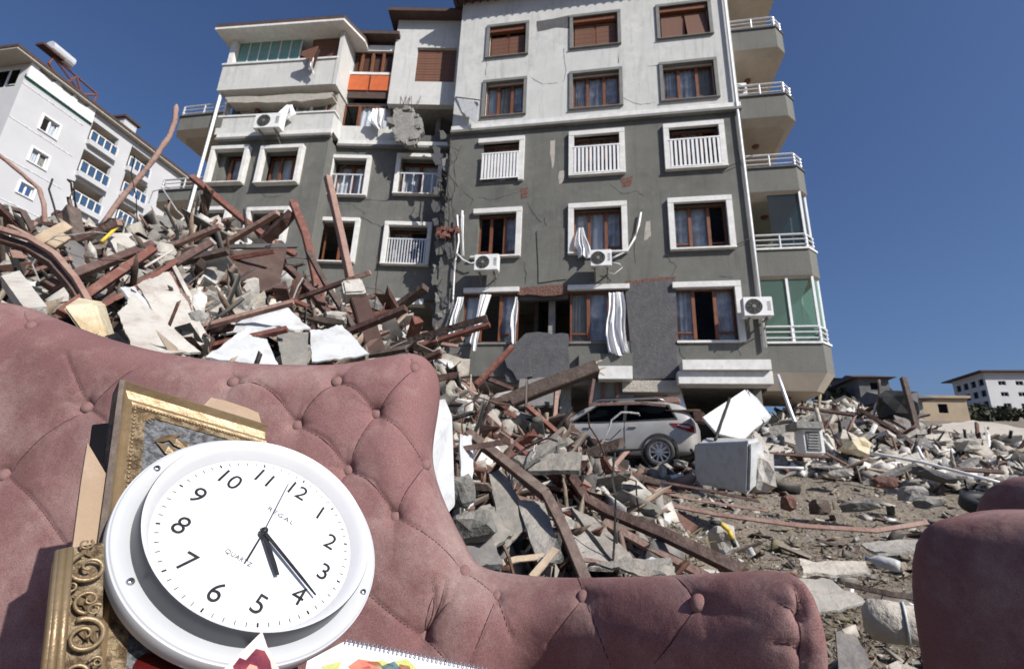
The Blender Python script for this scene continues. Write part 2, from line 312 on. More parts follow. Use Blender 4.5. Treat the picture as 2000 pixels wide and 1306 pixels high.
def wall(F, s0, s1, z0, z1, holes, th, name, m, parent, col=None):
    """a wall th thick behind d=0 with real openings: front, back and reveals"""
    ss = sorted({s0, s1, *[q for h in holes for q in h[:2] if s0 < q < s1]}); zs = sorted({z0, z1, *[q for h in holes for q in h[2:4] if z0 < q < z1]})
    def inh(a, b): return any(h[0] < a < h[1] and h[2] < b < h[3] for h in holes)
    g = [[not inh((ss[i]+ss[i+1])/2, (zs[j]+zs[j+1])/2) for j in range(len(zs)-1)] for i in range(len(ss)-1)]
    mb = MB()
    for i in range(len(ss)-1):
        for j in range(len(zs)-1):
            if not g[i][j]: continue
            a, b, c, d = ss[i], ss[i+1], zs[j], zs[j+1]
            mb.add([F.p(a, 0, c), F.p(b, 0, c), F.p(b, 0, d), F.p(a, 0, d)], [(0, 1, 2, 3)]); mb.add([F.p(a, -th, c), F.p(b, -th, c), F.p(b, -th, d), F.p(a, -th, d)], [(3, 2, 1, 0)])
            for di, dj, (e0, e1) in ((-1, 0, ((a, c), (a, d))), (1, 0, ((b, d), (b, c))), (0, -1, ((b, c), (a, c))), (0, 1, ((a, d), (b, d)))):
                ii, jj = i+di, j+dj
                if not (0 <= ii < len(ss)-1 and 0 <= jj < len(zs)-1) or not g[ii][jj]:
                    mb.add([F.p(e0[0], 0, e0[1]), F.p(e1[0], 0, e1[1]), F.p(e1[0], -th, e1[1]), F.p(e0[0], -th, e0[1])], [(0, 1, 2, 3)])
    return mb.build(name, m, parent, weld=True)
def surround(F, r, wd, out, m, parent, sides='tblr', dep=.0, name='surround'):
    s0, s1, z0, z1 = r; mb = MB(); i = wd; rr = random.uniform(-.004, .004)
    if 't' in sides: mb.fbox(F, s0, s1, -.12, out, z1-i, z1)
    zt = z1-i if 't' in sides else z1; zb = z0+i*.35 if 'b' in sides else z0
    if 'b' in sides: mb.fbox(F, s0, s1, -.12, out+.03, z0, z0+i*.35)
    if 'l' in sides: mb.fbox(F, s0, s0+i, -.12, out-.004, zb, zt)
    if 'r' in sides: mb.fbox(F, s1-i, s1, -.12, out-.004, zb, zt)
    return mb.build(name, m, parent, bevel=.008)
def curtain_mesh(F, s0, s1, z0, z1, d, folds=None, amp=.04, gather=0, n=40, seed=0):
    r = random.Random(seed); folds = folds or max(3, int((s1-s0)*7)); mb = MB(); nz = 8; ph = r.uniform(0, 6)
    for j in range(nz+1):
        z = z0+(z1-z0)*j/nz; sq = 1-gather*math.sin(math.pi*(1-j/nz))*.5
        for i in range(n+1):
            t = i/n; s = (s0+s1)/2+(t-.5)*(s1-s0)*sq; mb.v.append(F.p(s, d+amp*math.sin(t*folds*6.28+ph+.5*math.sin(j*.7)), z))
    for j in range(nz):
        for i in range(n): mb.f.append((j*(n+1)+i, j*(n+1)+i+1, (j+1)*(n+1)+i+1, (j+1)*(n+1)+i)); mb.c.append(None); mb.m.append(0)
    return mb
def window(F, parent, r, kind='three', curt=True, rec=.16, seed=0, fm=None, gm='glass', cm='curtain_grey', transom=True):
    """timber window filling opening r: frame, panes, sill, curtain"""
    fm = fm or M['frame_brown']; s0, s1, z0, z1 = r; W = s1-s0; t = .06; d0, d1 = -rec-.07, -rec; mb = MB(); rd = random.Random(seed)
    mb.fbox(F, s0, s1, d0, d1, z0, z0+t); mb.fbox(F, s0, s1, d0, d1, z1-t, z1); mb.fbox(F, s0, s0+t, d0, d1, z0+t, z1-t); mb.fbox(F, s1-t, s1, d0, d1, z0+t, z1-t)
    cuts = {'three': (.32, .68), 'two': (.5,), 'four': (.27, .5, .73)}[kind]
    for c in cuts:
        a = s0+c*W; mb.fbox(F, a-.055, a+.055, d0+.004, d1+.02, z0+t, z1-t)
    if transom: # small lower lights at either side, as the fixed parts show
        zt = z0+(z1-z0)*.17; mb.fbox(F, s0+t, s0+cuts[0]*W-.055, d0+.006, d1-.006, zt-.03, zt+.03)
        mb.fbox(F, s0+cuts[-1]*W+.055, s1-t, d0+.006, d1-.006, zt-.03, zt+.03)
    o = mb.build('window', fm, parent, bevel=.006)
    edges = [s0+t]+[x for c in cuts for x in (s0+c*W-.055, s0+c*W+.055)]+[s1-t]
    for k in range(0, len(edges), 2):
        g = MB(); g.fbox(F, edges[k], edges[k+1], d0+.03, d0+.036, z0+t, z1-t); g.build('pane', M[gm], o)
    if curt:
        for k in range(0, len(edges), 2):
            if rd.random() < .78: curtain_mesh(F, edges[k]-.03, edges[k+1]+.03, z0, z1, d0-.05, seed=seed*5+k, amp=rd.choice([.012, .022, .03]), folds=rd.choice([2, 3, 5])).build('curtain', M[rd.choice([cm, cm, 'cloth_white', 'concrete_pale'])], o, smooth=True)
    return o
def bar_railing(F, parent, r, n, out=.06, mcol='metal_white', bw=.03, post=.05, rails=2, panel=None, name='railing'):
    s0, s1, z0, z1 = r; mb = MB(); mb.fbox(F, s0, s1, out, out+.04, z1-.05, z1); mb.fbox(F, s0, s1, out+.002, out+.036, z0, z0+.04)
    for k in range(n):
        a = s0+(s1-s0)*(k+.5)/n; mb.fbox(F, a-bw/2, a+bw/2, out+.005, out+.03, z0+.04, z1-.05)
    return mb.build(name, M[mcol], parent)
def outdoor_unit(F, s, d, z, label, w_=.8, h_=.55, t_=.3, yaw=0, grp='outdoor air conditioner units'):
    """air conditioner box seen from the front, its own fan grille, grille slats and brackets"""
    t = thing('air_conditioner_unit', F.p(s, d, z), label, 'air conditioner', grp)
    mb = MB(); mb.fbox(F, s-w_/2, s+w_/2, d, d+t_, z, z+h_); mb.build('casing', M['plastic_white'], t, bevel=.015)
    C = np.array(F.p(s-w_*.14, d+t_+.004, z+h_*.5)); n3 = np.array([*F.n, 0]); a3 = np.array([*F.u, 0]); b3 = np.array([0, 0, 1.])
    MB().lathe([(0.001, .0), (h_*.4, .0), (h_*.4, -.01)], C, n3, a3, b3, 32).build('fan_opening', M['black'], t)
    g = MB()
    for r_ in (.1, .2, .3, .38): g.lathe([(h_*r_-.004, .004), (h_*r_+.004, .004), (h_*r_+.004, .014), (h_*r_-.004, .014)], C, n3, a3, b3, 32, closed=True)
    for k in range(8):
        an = k*math.pi/4; g.tube([C+n3*.01, C+n3*.01+(a3*math.cos(an)+b3*math.sin(an))*h_*.38], .005, 4)
    g.lathe([(0.001, .02), (.05, .02), (.05, 0)], C, n3, a3, b3, 20); g.build('fan_grille', M['trim_grey'], t)
    g = MB()
    for k in range(5): g.fbox(F, s+w_*.31, s+w_*.43, d+t_+.002, d+t_+.008, z+h_*(.3+.1*k), z+h_*(.33+.1*k))
    g.build('vent_slots', M['black'], t)
    g = MB()
    for k in (-.3, .3): g.fbox(F, s+w_*k-.02, s+w_*k+.02, 0, d+t_, z-.05, z-.01); g.tube([F.p(s+w_*k, .01, z-.35), F.p(s+w_*k, d+t_*.8, z-.05)], .015, 5)
    g.build('bracket', M['trim_grey'], t); return t
# ================================================================= the grey and white apartment block
LM = Fac((-5.36, 15), (4.9, 15)); L1 = Fac((-14.65, 14.3), (-10.1, 14.55)); L2 = Fac((-10, 15.2), (-5.4, 15.9)); L3 = Fac(L2.p(1.72, .25, 0)[:2], L2.p(4.6, .25, 0)[:2])
blk = thing('apartment_block', (-3, 18, Hs(-3, 18)), 'quake damaged six storey apartment block, dark grey below and white above, leaning over the rubble', 'building')
def mrect(x0, x1, z0, z1): return (x0+5.36, x1+5.36, z0, z1)
cols = [(-4.26, -2.53), (-.94, 1.01), (2.31, 4.31)]
rows = [(4.40, 6.33), (7.43, 9.33), (10.41, 12.27), (13.27, 15.03), (16.1, 17.8)]
holes = []; specs = []
for ri, (z0, z1) in enumerate(rows):
    for ci, (a, b) in enumerate(cols):
        t = .19 if ri < 3 else .13; h = mrect(a+t, b-t, z0+.07, z1-t)
        if ri == 0 and ci == 0: h = mrect(-4.4, -2.55, 4.45, 6.15)
        if ri == 0 and ci == 1: h = mrect(-.87, .95, 4.45, 6.15)
        if ri == 0 and ci == 2: h = mrect(2.36, 4.12, 4.45, 6.14)
        holes.append(h); specs.append((ri, ci, h, mrect(a, b, z0, z1)))
ZC = 12.75
h_hole = mrect(-2.55, -.87, 4.3, 6.16)
low = [h for (ri, ci, h, o) in specs if ri < 3]+[h_hole]; hi_ = [h for (ri, ci, h, o) in specs if ri >= 3]
wall(LM, 0, LM.L, 3.35, ZC, low, .25, 'wall', M['wall_grey'], blk); wall(LM, 0, LM.L, ZC, 19.2, hi_, .25, 'wall', M['wall_white'], blk)
# side and rear walls, floors
mb = MB(); mb.box((4.65, 15.25, 3.2), (4.9, 24, ZC)); mb.box((-14.4, 24, 3.2), (4.9, 24.25, ZC)); mb.box((-5.36, 15.25, 3.35), (-5.1, 16.4, ZC)); mb.build('wall', M['wall_grey'], blk)
mb = MB(); mb.box((4.65, 15.25, ZC), (4.9, 24, 19.2)); mb.box((-5.36, 15.25, ZC), (-5.1, 24, 19.2)); mb.box((-14.4, 24, ZC), (4.9, 24.25, 17.8)); mb.build('wall', M['wall_white'], blk)
mb = MB()
for z in (3.35, 6.55, 9.6, 12.6, 15.5, 18.2): mb.box((-5.1, 15.26, z), (4.64, 23.9, z+.18))
for z in (3.35, 6.55, 9.6, 12.6): mb.box((-14.3, 16.0, z), (-5.12, 23.9, z+.18))
mb.box((-14.3, 16.2, 15.0), (-5.4, 23.9, 15.18)); mb.build('floor_slab', M['concrete'], blk)
mb = MB()
for x in (-2.2, 1.9): mb.box((x, 16.4, 3.5), (x+.15, 23.8, 19))
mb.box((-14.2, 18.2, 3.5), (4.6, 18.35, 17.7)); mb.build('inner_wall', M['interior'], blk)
# cornice band between grey and white
def cornice(F, s0, s1, z, name='cornice'):
    mb = MB(); mb.fbox(F, s0, s1, 0.002, .10, z-.02, z+.2); mb.build(name, M['trim_white'], blk, bevel=.01); mb = MB(); mb.fbox(F, s0, s1, .002, .16, z-.14, z-.02); mb.build(name, M['trim_grey'], blk, bevel=.01)
cornice(LM, 0, LM.L+.02, ZC); cornice(L1, -.15, L1.L+.1, ZC); cornice(L2, -.1, L2.L+.1, ZC)
# roof slabs with timber soffit
def roofslab(pts, z, name='roof', rise=1.2):
    pts = [(*p, z) for p in pts]; mb = MB().prism([(x, y, z+.16) for x, y, _ in pts], (0, 0, 1), .16); o = mb.build(name, M['roof_dark'], blk)
    cx = sum(p[0] for p in pts)/len(pts); cy = sum(p[1] for p in pts)/len(pts); mb = MB(); n = len(pts)
    mb.add([(x, y, z+.165) for x, y, _ in pts]+[(cx, cy, z+.17+rise)], [(i, (i+1) % n, n) for i in range(n)]); mb.build('roof_cover', M['roof_dark'], o)
    return o
roofslab([(-5.75, 14.35), (5.6, 14.35), (5.6, 24.6), (-5.75, 24.6)], 19.2)
mb = MB()
for k in range(34): mb.box((-5.65+k*.33, 14.37, 19.1), (-5.65+k*.33+.07, 15, 19.2))
mb.build('rafter', M['roof_dark'], blk)
# windows of the right hand section
railn = 11
for k, (ri, ci, h, o) in enumerate(specs):
    sm = M['trim_white'] if ri < 3 else M['trim_grey']
    if ri == 4:
        w_ = window(LM, blk, h, 'two', curt=False, rec=.2, seed=k, gm='glass', transom=False)
        # roller shutter leaves, slats one by one
        half = (h[0]+h[1])/2
        for si, (a, b) in enumerate(((h[0]+.07, half-.05), (half+.05, h[1]-.07))):
            top = h[3]-.25-(0 if ci else .1); n = 11; sh = (top-h[2]-.06)/n; tw = .05 if ci == 2 else 0
            for q in range(n):
                m_ = MB(); z = h[2]+.06+q*sh; ex = (n-q)*tw*.35; m_.fbox(LM, a+(ex*.3 if si else -ex*.1), b+(ex*.3 if si else -ex*.1), -.19+ex*.6+(q % 2)*.004, -.165+ex*.6+(q % 2)*.004, z, z+sh*.93)
                m_.build('shutter_slat', M['shutter_brown'], w_)
        m_ = MB(); m_.fbox(LM, h[0]+.01, h[1]-.01, -.19, -.02, h[3]-.22, h[3]-.002); m_.build('shutter_box', M['frame_brown'], w_, bevel=.01)
        surround(LM, o, .13, .06, sm, w_); continue
    kind = 'three'
    w_ = window(LM, blk, h, kind, seed=k+3, rec=.2 if ri else .1)
    if ri == 0 and ci == 0: surround(LM, (o[0]-.15, o[1], 4.36, 6.33), .17, .12, sm, w_, 't'); m_ = MB(); m_.fbox(LM, h[0], h[1], -.1, .05, 4.38, 4.448); m_.build('sill', M['trim_grey'], w_)
    elif ri == 0 and ci == 1: surround(LM, (o[0], o[1], 4.36, 6.33), .17, .12, sm, w_, 't'); m_ = MB(); m_.fbox(LM, h[0], h[1]-.5, -.1, .05, 4.38, 4.448); m_.build('sill', M['trim_grey'], w_)
    elif ri == 0 and ci == 2: surround(LM, o, .19, .12, sm, w_, 'tr'); m_ = MB(); m_.fbox(LM, h[0], h[1]+.1, -.1, .06, 4.38, 4.448); m_.build('sill', M['trim_white'], w_)
    elif ri == 2 and ci == 0: surround(LM, o, .19, .12, sm, w_, 'tr')
    elif ri == 1 and ci == 0: surround(LM, o, .19, .12, sm, w_, 'tbr')
    else: surround(LM, o, .19 if ri < 3 else .13, .12 if ri < 3 else .06, sm, w_)
    if ri == 2:
        bar_railing(LM, w_, (h[0]-.02, h[1]+.02, h[2]+.02, h[2]+1.12), 12, .10, mcol='pvc_white', bw=.075)
# broken edges and patches on the grey wall
def slab_px(F, pts, off, th, name, m, parent, rough=0, sub=0):
    q = [F.px(x, y, off) for x, y in pts]; q = [(a+random.uniform(-rough, rough), z+random.uniform(-rough, rough)) for a, z in q]
    return MB().prism([F.p(a, off, z) for a, z in q], (*F.n, 0), th).build(name, m, parent)
def jag(pts, n=4, a=5):
    out = []
    for i, p in enumerate(pts):
        q = pts[(i+1) % len(pts)]
        for k in range(n): out.append((p[0]+(q[0]-p[0])*k/n+random.uniform(-a, a)*(k > 0), p[1]+(q[1]-p[1])*k/n+random.uniform(-a, a)*(k > 0)))
    return out
slab_px(LM, [(1221, 556), (1318, 546), (1324, 740), (1240, 742)], .018, .03, 'plaster_patch', M['wall_patch'], blk, .03)
slab_px(LM, jag([(1048, 450), (1106, 446), (1106, 545), (1052, 552)], 3, 2), .03, .04, 'plaster_patch', M['wall_grey'], blk)
slab_px(LM, jag([(985, 700), (1022, 655), (1050, 648), (1110, 652), (1112, 700), (1112, 752), (1050, 760), (990, 745)], 4, 3), .16, .22, 'broken_wall_slab', M['wall_patch'], blk)
slab_px(LM, jag([(985, 700), (1000, 672), (1030, 690), (1040, 735), (1010, 742)], 3, 3), .26, .1, 'broken_wall_slab', M['wall_patch'], blk)
slab_px(LM, jag([(1008, 562), (1112, 556), (1112, 572), (1060, 578), (1010, 575)], 5, 2), .02, .1, 'broken_lintel', M['brick_red'], blk)
slab_px(LM, [(1005, 578), (1110, 574), (1110, 582), (1005, 586)], -.1, .2, 'beam', M['wall_patch'], blk)
mb = MB(); mb.box((-1.6, 15.5, 4.4), (-1.38, 15.72, 6.5)); mb.build('column', M['concrete'], blk)
slab_px(LM, jag([(1222, 548), (1320, 540), (1320, 549), (1222, 558)], 5, 1.5), .012, .03, 'broken_plaster', M['brick_red'], blk)
slab_px(LM, jag([(1210, 348), (1236, 343), (1232, 362), (1216, 366)], 2, 2), .006, .02, 'broken_plaster', M['brick_red'], blk)
slab_px(LM, jag([(1016, 368), (1032, 366), (1030, 386), (1018, 388)], 2, 2), .006, .02, 'broken_plaster', M['brick_red'], blk)
slab_px(LM, jag([(1075, 275), (1084, 273), (1082, 320), (1078, 330), (1074, 300)], 2, 1), .006, .02, 'broken_plaster', M['concrete_pale'], blk)
slab_px(LM, jag([(1262, 432), (1270, 430), (1272, 460), (1264, 468), (1258, 470)], 2, 2), .006, .02, 'broken_plaster', M['concrete_pale'], blk)
slab_px(LM, jag([(1048, 42), (1112, 30), (1112, 56), (1085, 54), (1050, 62)], 2, 1), .006, .02, 'broken_plaster', M['wall_patch'], blk)
slab_px(LM, jag([(1092, 335), (1103, 333), (1100, 352), (1092, 360)], 2, 2), .006, .02, 'broken_plaster', M['concrete_pale'], blk)
# cracks: thin dark grooves
def crack(F, pts, w_=.02, off=.004):
    mb = MB(); q = []
    for i, p in enumerate(pts[:-1]):
        for k in range(4):
            t = k/4; a = F.px(p[0]+(pts[i+1][0]-p[0])*t, p[1]+(pts[i+1][1]-p[1])*t); q.append((a[0]+random.uniform(-.035, .035), a[1]+random.uniform(-.03, .03)))
    for a, b in zip(q, q[1:]):
        d = np.array([b[0]-a[0], b[1]-a[1]]); d = d/(np.linalg.norm(d)+1e-9); n = np.array([-d[1], d[0]])*w_*random.uniform(.3, .9)/1.4
        mb.add([F.p(a[0]-n[0], off, a[1]-n[1]), F.p(a[0]+n[0], off, a[1]+n[1]), F.p(b[0]+n[0], off, b[1]+n[1]), F.p(b[0]-n[0], off, b[1]-n[1])], [(0, 1, 2, 3)])
    mb.build('crack', M['black'], blk)
for F, pts in ((LM, [(1022, 510), (1028, 535), (1025, 562)]), (LM, [(950, 118), (948, 158)]), (LM, [(1325, 665), (1330, 695), (1345, 705)]), (LM, [(1208, 105), (1210, 128)]), (LM, [(1238, 440), (1240, 540)]),
               (LM, [(1064, 425), (1066, 445)]), (LM, [(1318, 545), (1290, 560), (1270, 565)]), (LM, [(900, 285), (885, 330), (895, 380)]), (LM, [(870, 330), (890, 360), (880, 400), (893, 440)]), (LM, [(915, 240), (940, 262)]),
               (L2, [(680, 290), (700, 300), (655, 340)]), (L2, [(710, 390), (760, 392), (800, 380), (840, 388)]), (L2, [(705, 425), (735, 438), (755, 450)]), (L1, [(450, 360), (462, 380)]), (LM, [(1400, 540), (1440, 545)]),
               (LM, [(1265, 130), (1290, 127)]), (LM, [(1150, 545), (1190, 560)]), (LM, [(1440, 680), (1452, 700)])): crack(F, pts)
for F, pts in ((LM, [(1030, 395), (1045, 420), (1060, 440)]), (LM, [(1190, 360), (1215, 380), (1240, 372), (1262, 385)]), (LM, [(905, 375), (925, 392), (915, 405)]), (LM, [(1100, 500), (1085, 530), (1095, 556)]), (LM, [(1300, 500), (1320, 520), (1310, 545)]), (LM, [(1035, 150), (1060, 165), (1100, 160)]), (LM, [(1215, 190), (1250, 205), (1290, 200)]), (LM, [(935, 385), (960, 392), (1000, 380), (1020, 372)]),
               (LM, [(1440, 300), (1455, 340), (1450, 390)]), (LM, [(1225, 560), (1260, 640), (1250, 720)]), (L1, [(492, 300), (500, 340), (498, 362)]), (L1, [(500, 370), (520, 385), (560, 380)]), (L2, [(730, 320), (760, 350), (765, 380)]), (L2, [(640, 395), (690, 400), (720, 425)]), (LM, [(1100, 95), (1105, 140), (1098, 170)])): crack(F, pts, .014)
# collapsed ground floor: sills, canopies, stub columns
def boxpx(F, x0, y0, x1, y1, d0, d1, name, m, parent, bevel=.01):
    a = F.px(x0, y0, d1); b = F.px(x1, y1, d1); mb = MB(); mb.fbox(F, a[0], b[0], d0, d1, b[1], a[1]); return mb.build(name, m, parent, bevel=bevel)
boxpx(LM, 1332, 702, 1508, 722, -.1, .55, 'canopy', M['trim_white'], blk); boxpx(LM, 1324, 724, 1512, 750, -.2, .42, 'canopy', M['trim_white'], blk)
boxpx(LM, 1168, 714, 1236, 740, -.1, .45, 'canopy', M['trim_white'], blk); boxpx(LM, 1215, 742, 1330, 766, -.6, .1, 'broken_beam', M['concrete_pale'], blk)
boxpx(LM, 1130, 690, 1236, 714, -.1, .2, 'wall_foot', M['wall_grey'], blk)
mb = MB(); a = P(1312, 750, 15.3); b = P(1335, 825, 15.1); mb.prism([a+(-.22, 0, 0), a+(.2, 0, 0), b+(.2, 0, 0), b+(-.22, 0, 0)], (0, -1, 0), .4); mb.build('stub_column', M['metal_white'], blk)
for x in (-4.6, -1.2, 2.2, 4.3): mb = MB(); mb.box((x, 15.6, .6), (x+.35, 15.95, 3.3)); mb.build('column', M['concrete'], blk)
mb = MB(); mb.box((-14.3, 18.4, .5), (4.8, 18.6, 3.3)); mb.box((4.5, 15.5, .5), (4.75, 18.4, 3.3)); mb.build('inner_wall', M['interior'], blk)
mb = MB(); mb.box((-5.2, 15.3, 3.15), (4.7, 18.3, 3.34)); mb.build('floor_slab', M['concrete'], blk)
# shop front remains under the canopy
boxpx(LM, 1150, 745, 1240, 800, -.15, -.05, 'door_panel', M['trim_grey'], blk); mb = MB()
for x in (1152, 1178, 1205): a = LM.px(x, 745); b = LM.px(x, 800); mb.fbox(LM, a[0]-.04, a[0]+.04, -.04, .02, b[1], a[1])
mb.build('door_frame', M['frame_brown'], blk)
# ---- left bay (front) and recess
H1 = {}
win1 = [((415, 292, 488, 290, 482, 362, 408, 364), 1), ((512, 290, 598, 289, 584, 362, 504, 364), 1), ((385, 410, 455, 408, 440, 480, 372, 480), 0), ((488, 410, 572, 409, 556, 476, 476, 478), 0)]
win2 = [((645, 308, 728, 306, 716, 386, 637, 385), 'r'), ((775, 305, 867, 304, 860, 384, 770, 383), 'r'), ((622, 428, 706, 428, 692, 518, 610, 512), ''), ((755, 437, 846, 436, 838, 522, 742, 518), 'b')]
hs1 = []
for q, _ in win1:
    o = L1.rect(*q); hs1.append((o, (o[0]+.17, o[1]-.17, o[2]+.06, o[3]-.17)))
hs2 = []
for q, _ in win2:
    o = L2.rect(*q); hs2.append((o, (o[0]+.17, o[1]-.17, o[2]+.06, o[3]-.17)))
wall(L1, -.1, L1.L, 5.2, ZC, [h for o, h in hs1], .25, 'wall', M['wall_grey'], blk)
wall(L2, -.15, L2.L, 6.3, ZC, [h for o, h in hs2], .25, 'wall', M['wall_grey'], blk)
for k, (o, h) in enumerate(hs1): w_ = window(L1, blk, h, 'three', seed=40+k, rec=.35, transom=False); surround(L1, o, .16, .22, M['trim_white'], w_)
for k, (o, h) in enumerate(hs2):
    w_ = window(L2, blk, h, 'two', seed=50+k, rec=.35, transom=False, curt=k != 2); surround(L2, o, .16, .16, M['trim_white'], w_)
    if k in (0, 1): bar_railing(L2, w_, (h[0], h[1], h[2]+.02, h[2]+.95), 4, .02, bw=.05)
    if k == 3: bar_railing(L2, w_, (h[0], h[1], h[2]+.02, h[2]+1.05), 14, .02, bw=.04)
# bay return walls
R1 = Fac(L1.p(L1.L, 0, 0)[:2], L2.p(-.12, 0, 0)[:2])
wall(R1, .002, R1.L, 5.2, ZC-.15, [], .2, 'wall', M['wall_grey'], blk)
mb = MB(); mb.box((-14.66, 14.5, 5.2), (-14.4, 24, 17.7)); mb.build('wall', M['wall_grey'], blk)
# white storeys of the bay: parapets, loggia glazing, roof
zp4 = (12.9, 13.55); mb = MB(); mb.fbox(L1, -.3, L1.L+.05, -.25, .06, 12.95, 13.75); mb.build('parapet', M['wall_white'], blk)
mb = MB(); mb.fbox(R1, .03, R1.L, -.2, .05, 12.95, 13.75); mb.build('parapet', M['wall_white'], blk); mb = MB(); mb.fbox(L2, -.1, 3.0, -.25, .05, 12.95, 13.65); mb.build('parapet', M['wall_white'], blk)
mb = MB(); mb.fbox(L1, -.3, L1.L+.1, -.3, .1, 13.75, 13.82); mb.build('parapet_coping', M['trim_white'], blk)
mb = MB(); mb.fbox(L1, -.42, L1.L-.05, -.3, .35, 14.85, 16.1); mb.build('parapet', M['wall_white'], blk)
mb = MB(); mb.fbox(L1, -.45, L1.L, -.3, .4, 16.1, 16.18); mb.build('parapet_coping', M['trim_white'], blk)
slab_px(L1, jag([(440, 190), (650, 180), (650, 190), (560, 200), (445, 200)], 6, 2), .3, .5, 'broken_edge', M['concrete_pale'], blk)
mb = MB(); mb.fbox(L1, L1.L-.05, L1.L+.10, -1.2, .38, 14.8, 17.55); mb.build('wall', M['wall_white'], blk)
for (a, b) in ((-.32, -.1),): mb = MB(); mb.fbox(L1, a, b, -.1, .32, 16.19, 17.55); mb.build('post', M['trim_white'], blk)
p_ = [L1.p(-.75, .85, 0)[:2], L1.p(L1.L+.25, .85, 0)[:2], L1.p(L1.L+.7, -.2, 0)[:2], L1.p(L1.L+.6, -4, 0)[:2], L1.p(-.75, -4, 0)[:2]]
roofslab(p_, 17.6, rise=.5); mb = MB(); mb.prism([(*q, 17.595) for q in p_], (0, 0, 1), .1); mb.build('soffit', M['trim_white'], blk)
# teal glazing panels and the torn brown shutter of the bay top floor
for k in range(6):
    a0, a1 = -.06+k*.46, -.06+k*.46+.42; mb = MB(); mb.fbox(L1, a0, a1, .1, .112, 16.2, 17.5); g = mb.build('glazing_panel', M['teal_panel'], blk)
    mb = MB(); mb.fbox(L1, a1, a1+.04, .08, .13, 16.19, 17.5); mb.build('glazing_bar', M['trim_white'], blk)
curtain_mesh(L1, -.05, 2.6, 16.2, 17.5, -.1, amp=.03, seed=8).build('blind', M['teal_panel'], blk, smooth=True)
for k in range(12): mb = MB(); mb.fbox(L1, 3.15, 4.25, .05+(k % 2)*.004, .08+(k % 2)*.004, 16.2+k*.105, 16.295+k*.105); mb.build('shutter_slat', M['shutter_brown'], blk)
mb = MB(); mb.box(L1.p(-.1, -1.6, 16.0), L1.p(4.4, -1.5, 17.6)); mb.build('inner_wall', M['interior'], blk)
# storey under it: posts, window, broken blind
for a in (-.22, 1.15, 2.75, 4.25): mb = MB(); mb.fbox(L1, a, a+.12, -.2, -.02, 13.82, 14.84); mb.build('post', M['frame_brown'] if a > 1 else M['trim_white'], blk)
window(L1, blk, (2.9, 4.2, 13.83, 14.84), 'two', seed=61, rec=.05, transom=False, fm=M['trim_white'])
slab_px(L1, [(455, 200), (510, 196), (505, 236), (470, 222)], -.3, .03, 'blind', M['curtain_grey'], blk); slab_px(L1, [(515, 200), (575, 194), (560, 232), (512, 226)], -.25, .03, 'blind', M['concrete_pale'], blk)
mb = MB(); mb.fbox(R1, .05, R1.L, -.2, .04, 13.75, 14.85); mb.build('wall', M['plaster_white'], blk)
mb = MB(); mb.fbox(L1, -.3, L1.L, -3, -.3, 14.7, 14.85); mb.build('floor_slab', M['concrete'], blk)
# recess: glazed top storey, orange awning, window below
window(L2, blk, (-.2, 1.75, 16.3, 17.45), 'four', curt=False, rec=-.02, transom=False, gm='glass')
for k in range(10): mb = MB(); mb.fbox(L2, -.15, 1.7, -.12+(k % 2)*.004, -.1+(k % 2)*.004, 16.36+k*.1, 16.445+k*.1); mb.build('shutter_slat', M['shutter_brown'], blk)
mb = MB(); mb.fbox(L2, -.25, 1.8, -.1, .12, 16.18, 16.3); mb.build('sill', M['trim_white'], blk)
mb = MB(); mb.fbox(L2, -.25, 1.8, -.1, .1, 17.45, 17.75); mb.build('lintel', M['trim_white'], blk)
for a, b in ((-.2, .78), (.84, 1.74)): mb = MB(); mb.fbox(L2, a, b, .1, .14, 15.35, 16.12); mb.build('orange_panel', M['orange'], blk, bevel=.01)
mb = MB(); mb.fbox(L2, -.24, 1.78, .04, .09, 15.0, 16.18); mb.build('panel_frame', M['roof_dark'], blk)
roofslab([L2.p(-.2, .5, 0)[:2], L2.p(1.9, .5, 0)[:2], L2.p(1.9, -5, 0)[:2], L2.p(-.2, -5, 0)[:2]], 17.95, rise=.3)
window(L2, blk, (-.1, 1.85, 13.67, 14.75), 'three', seed=70, rec=.05, transom=False, cm='cloth_white')
mb = MB(); mb.fbox(L2, -.3, 4.6, -3, -.12, 14.75, 14.92); mb.build('floor_slab', M['concrete'], blk)
# overhanging white top storeys next to it
o3 = L3.rect(815, 95, 893, 92, 887, 158, 808, 162); wall(L3, 0, L3.L, 14.6, 19.0, [o3], .25, 'wall', M['wall_white'], blk)
w_ = window(L3, blk, o3, 'two', curt=False, rec=.15, transom=False)
for k in range(12):
    zz = o3[2]+.06+k*(o3[3]-o3[2]-.1)/12; mb = MB(); mb.fbox(L3, o3[0]+.05, o3[1]-.05, -.14+(k % 2)*.004, -.12+(k % 2)*.004, zz, zz+.9*(o3[3]-o3[2]-.1)/12); mb.build('shutter_slat', M['shutter_brown'], w_)
mb = MB(); mb.fbox(L3, .0, .25, -4, -.251, 14.65, 18.95); mb.build('wall', M['wall_white'], blk)
roofslab([L3.p(-.35, .45, 0)[:2], L3.p(L3.L, .45, 0)[:2], L3.p(L3.L, -5, 0)[:2], L3.p(-.35, -5, 0)[:2]], 19.01, rise=.5)
mb = MB(); mb.fbox(L3, .01, L3.L, -2.5, -.26, 14.61, 14.75); mb.build('floor_slab', M['concrete'], blk)
# bare structure under the overhang
mb = MB(); mb.fbox(L2, 3.0, 4.6, -.2, .02, 12.95, 13.3); mb.build('parapet', M['wall_patch'], blk)
for a, b, c in ((2.3, 2.55, -.3), (3.6, 3.8, -.5)): mb = MB(); mb.fbox(L2, a, b, c-.2, c, 13, 14.7); mb.build('column', M['interior'], blk)
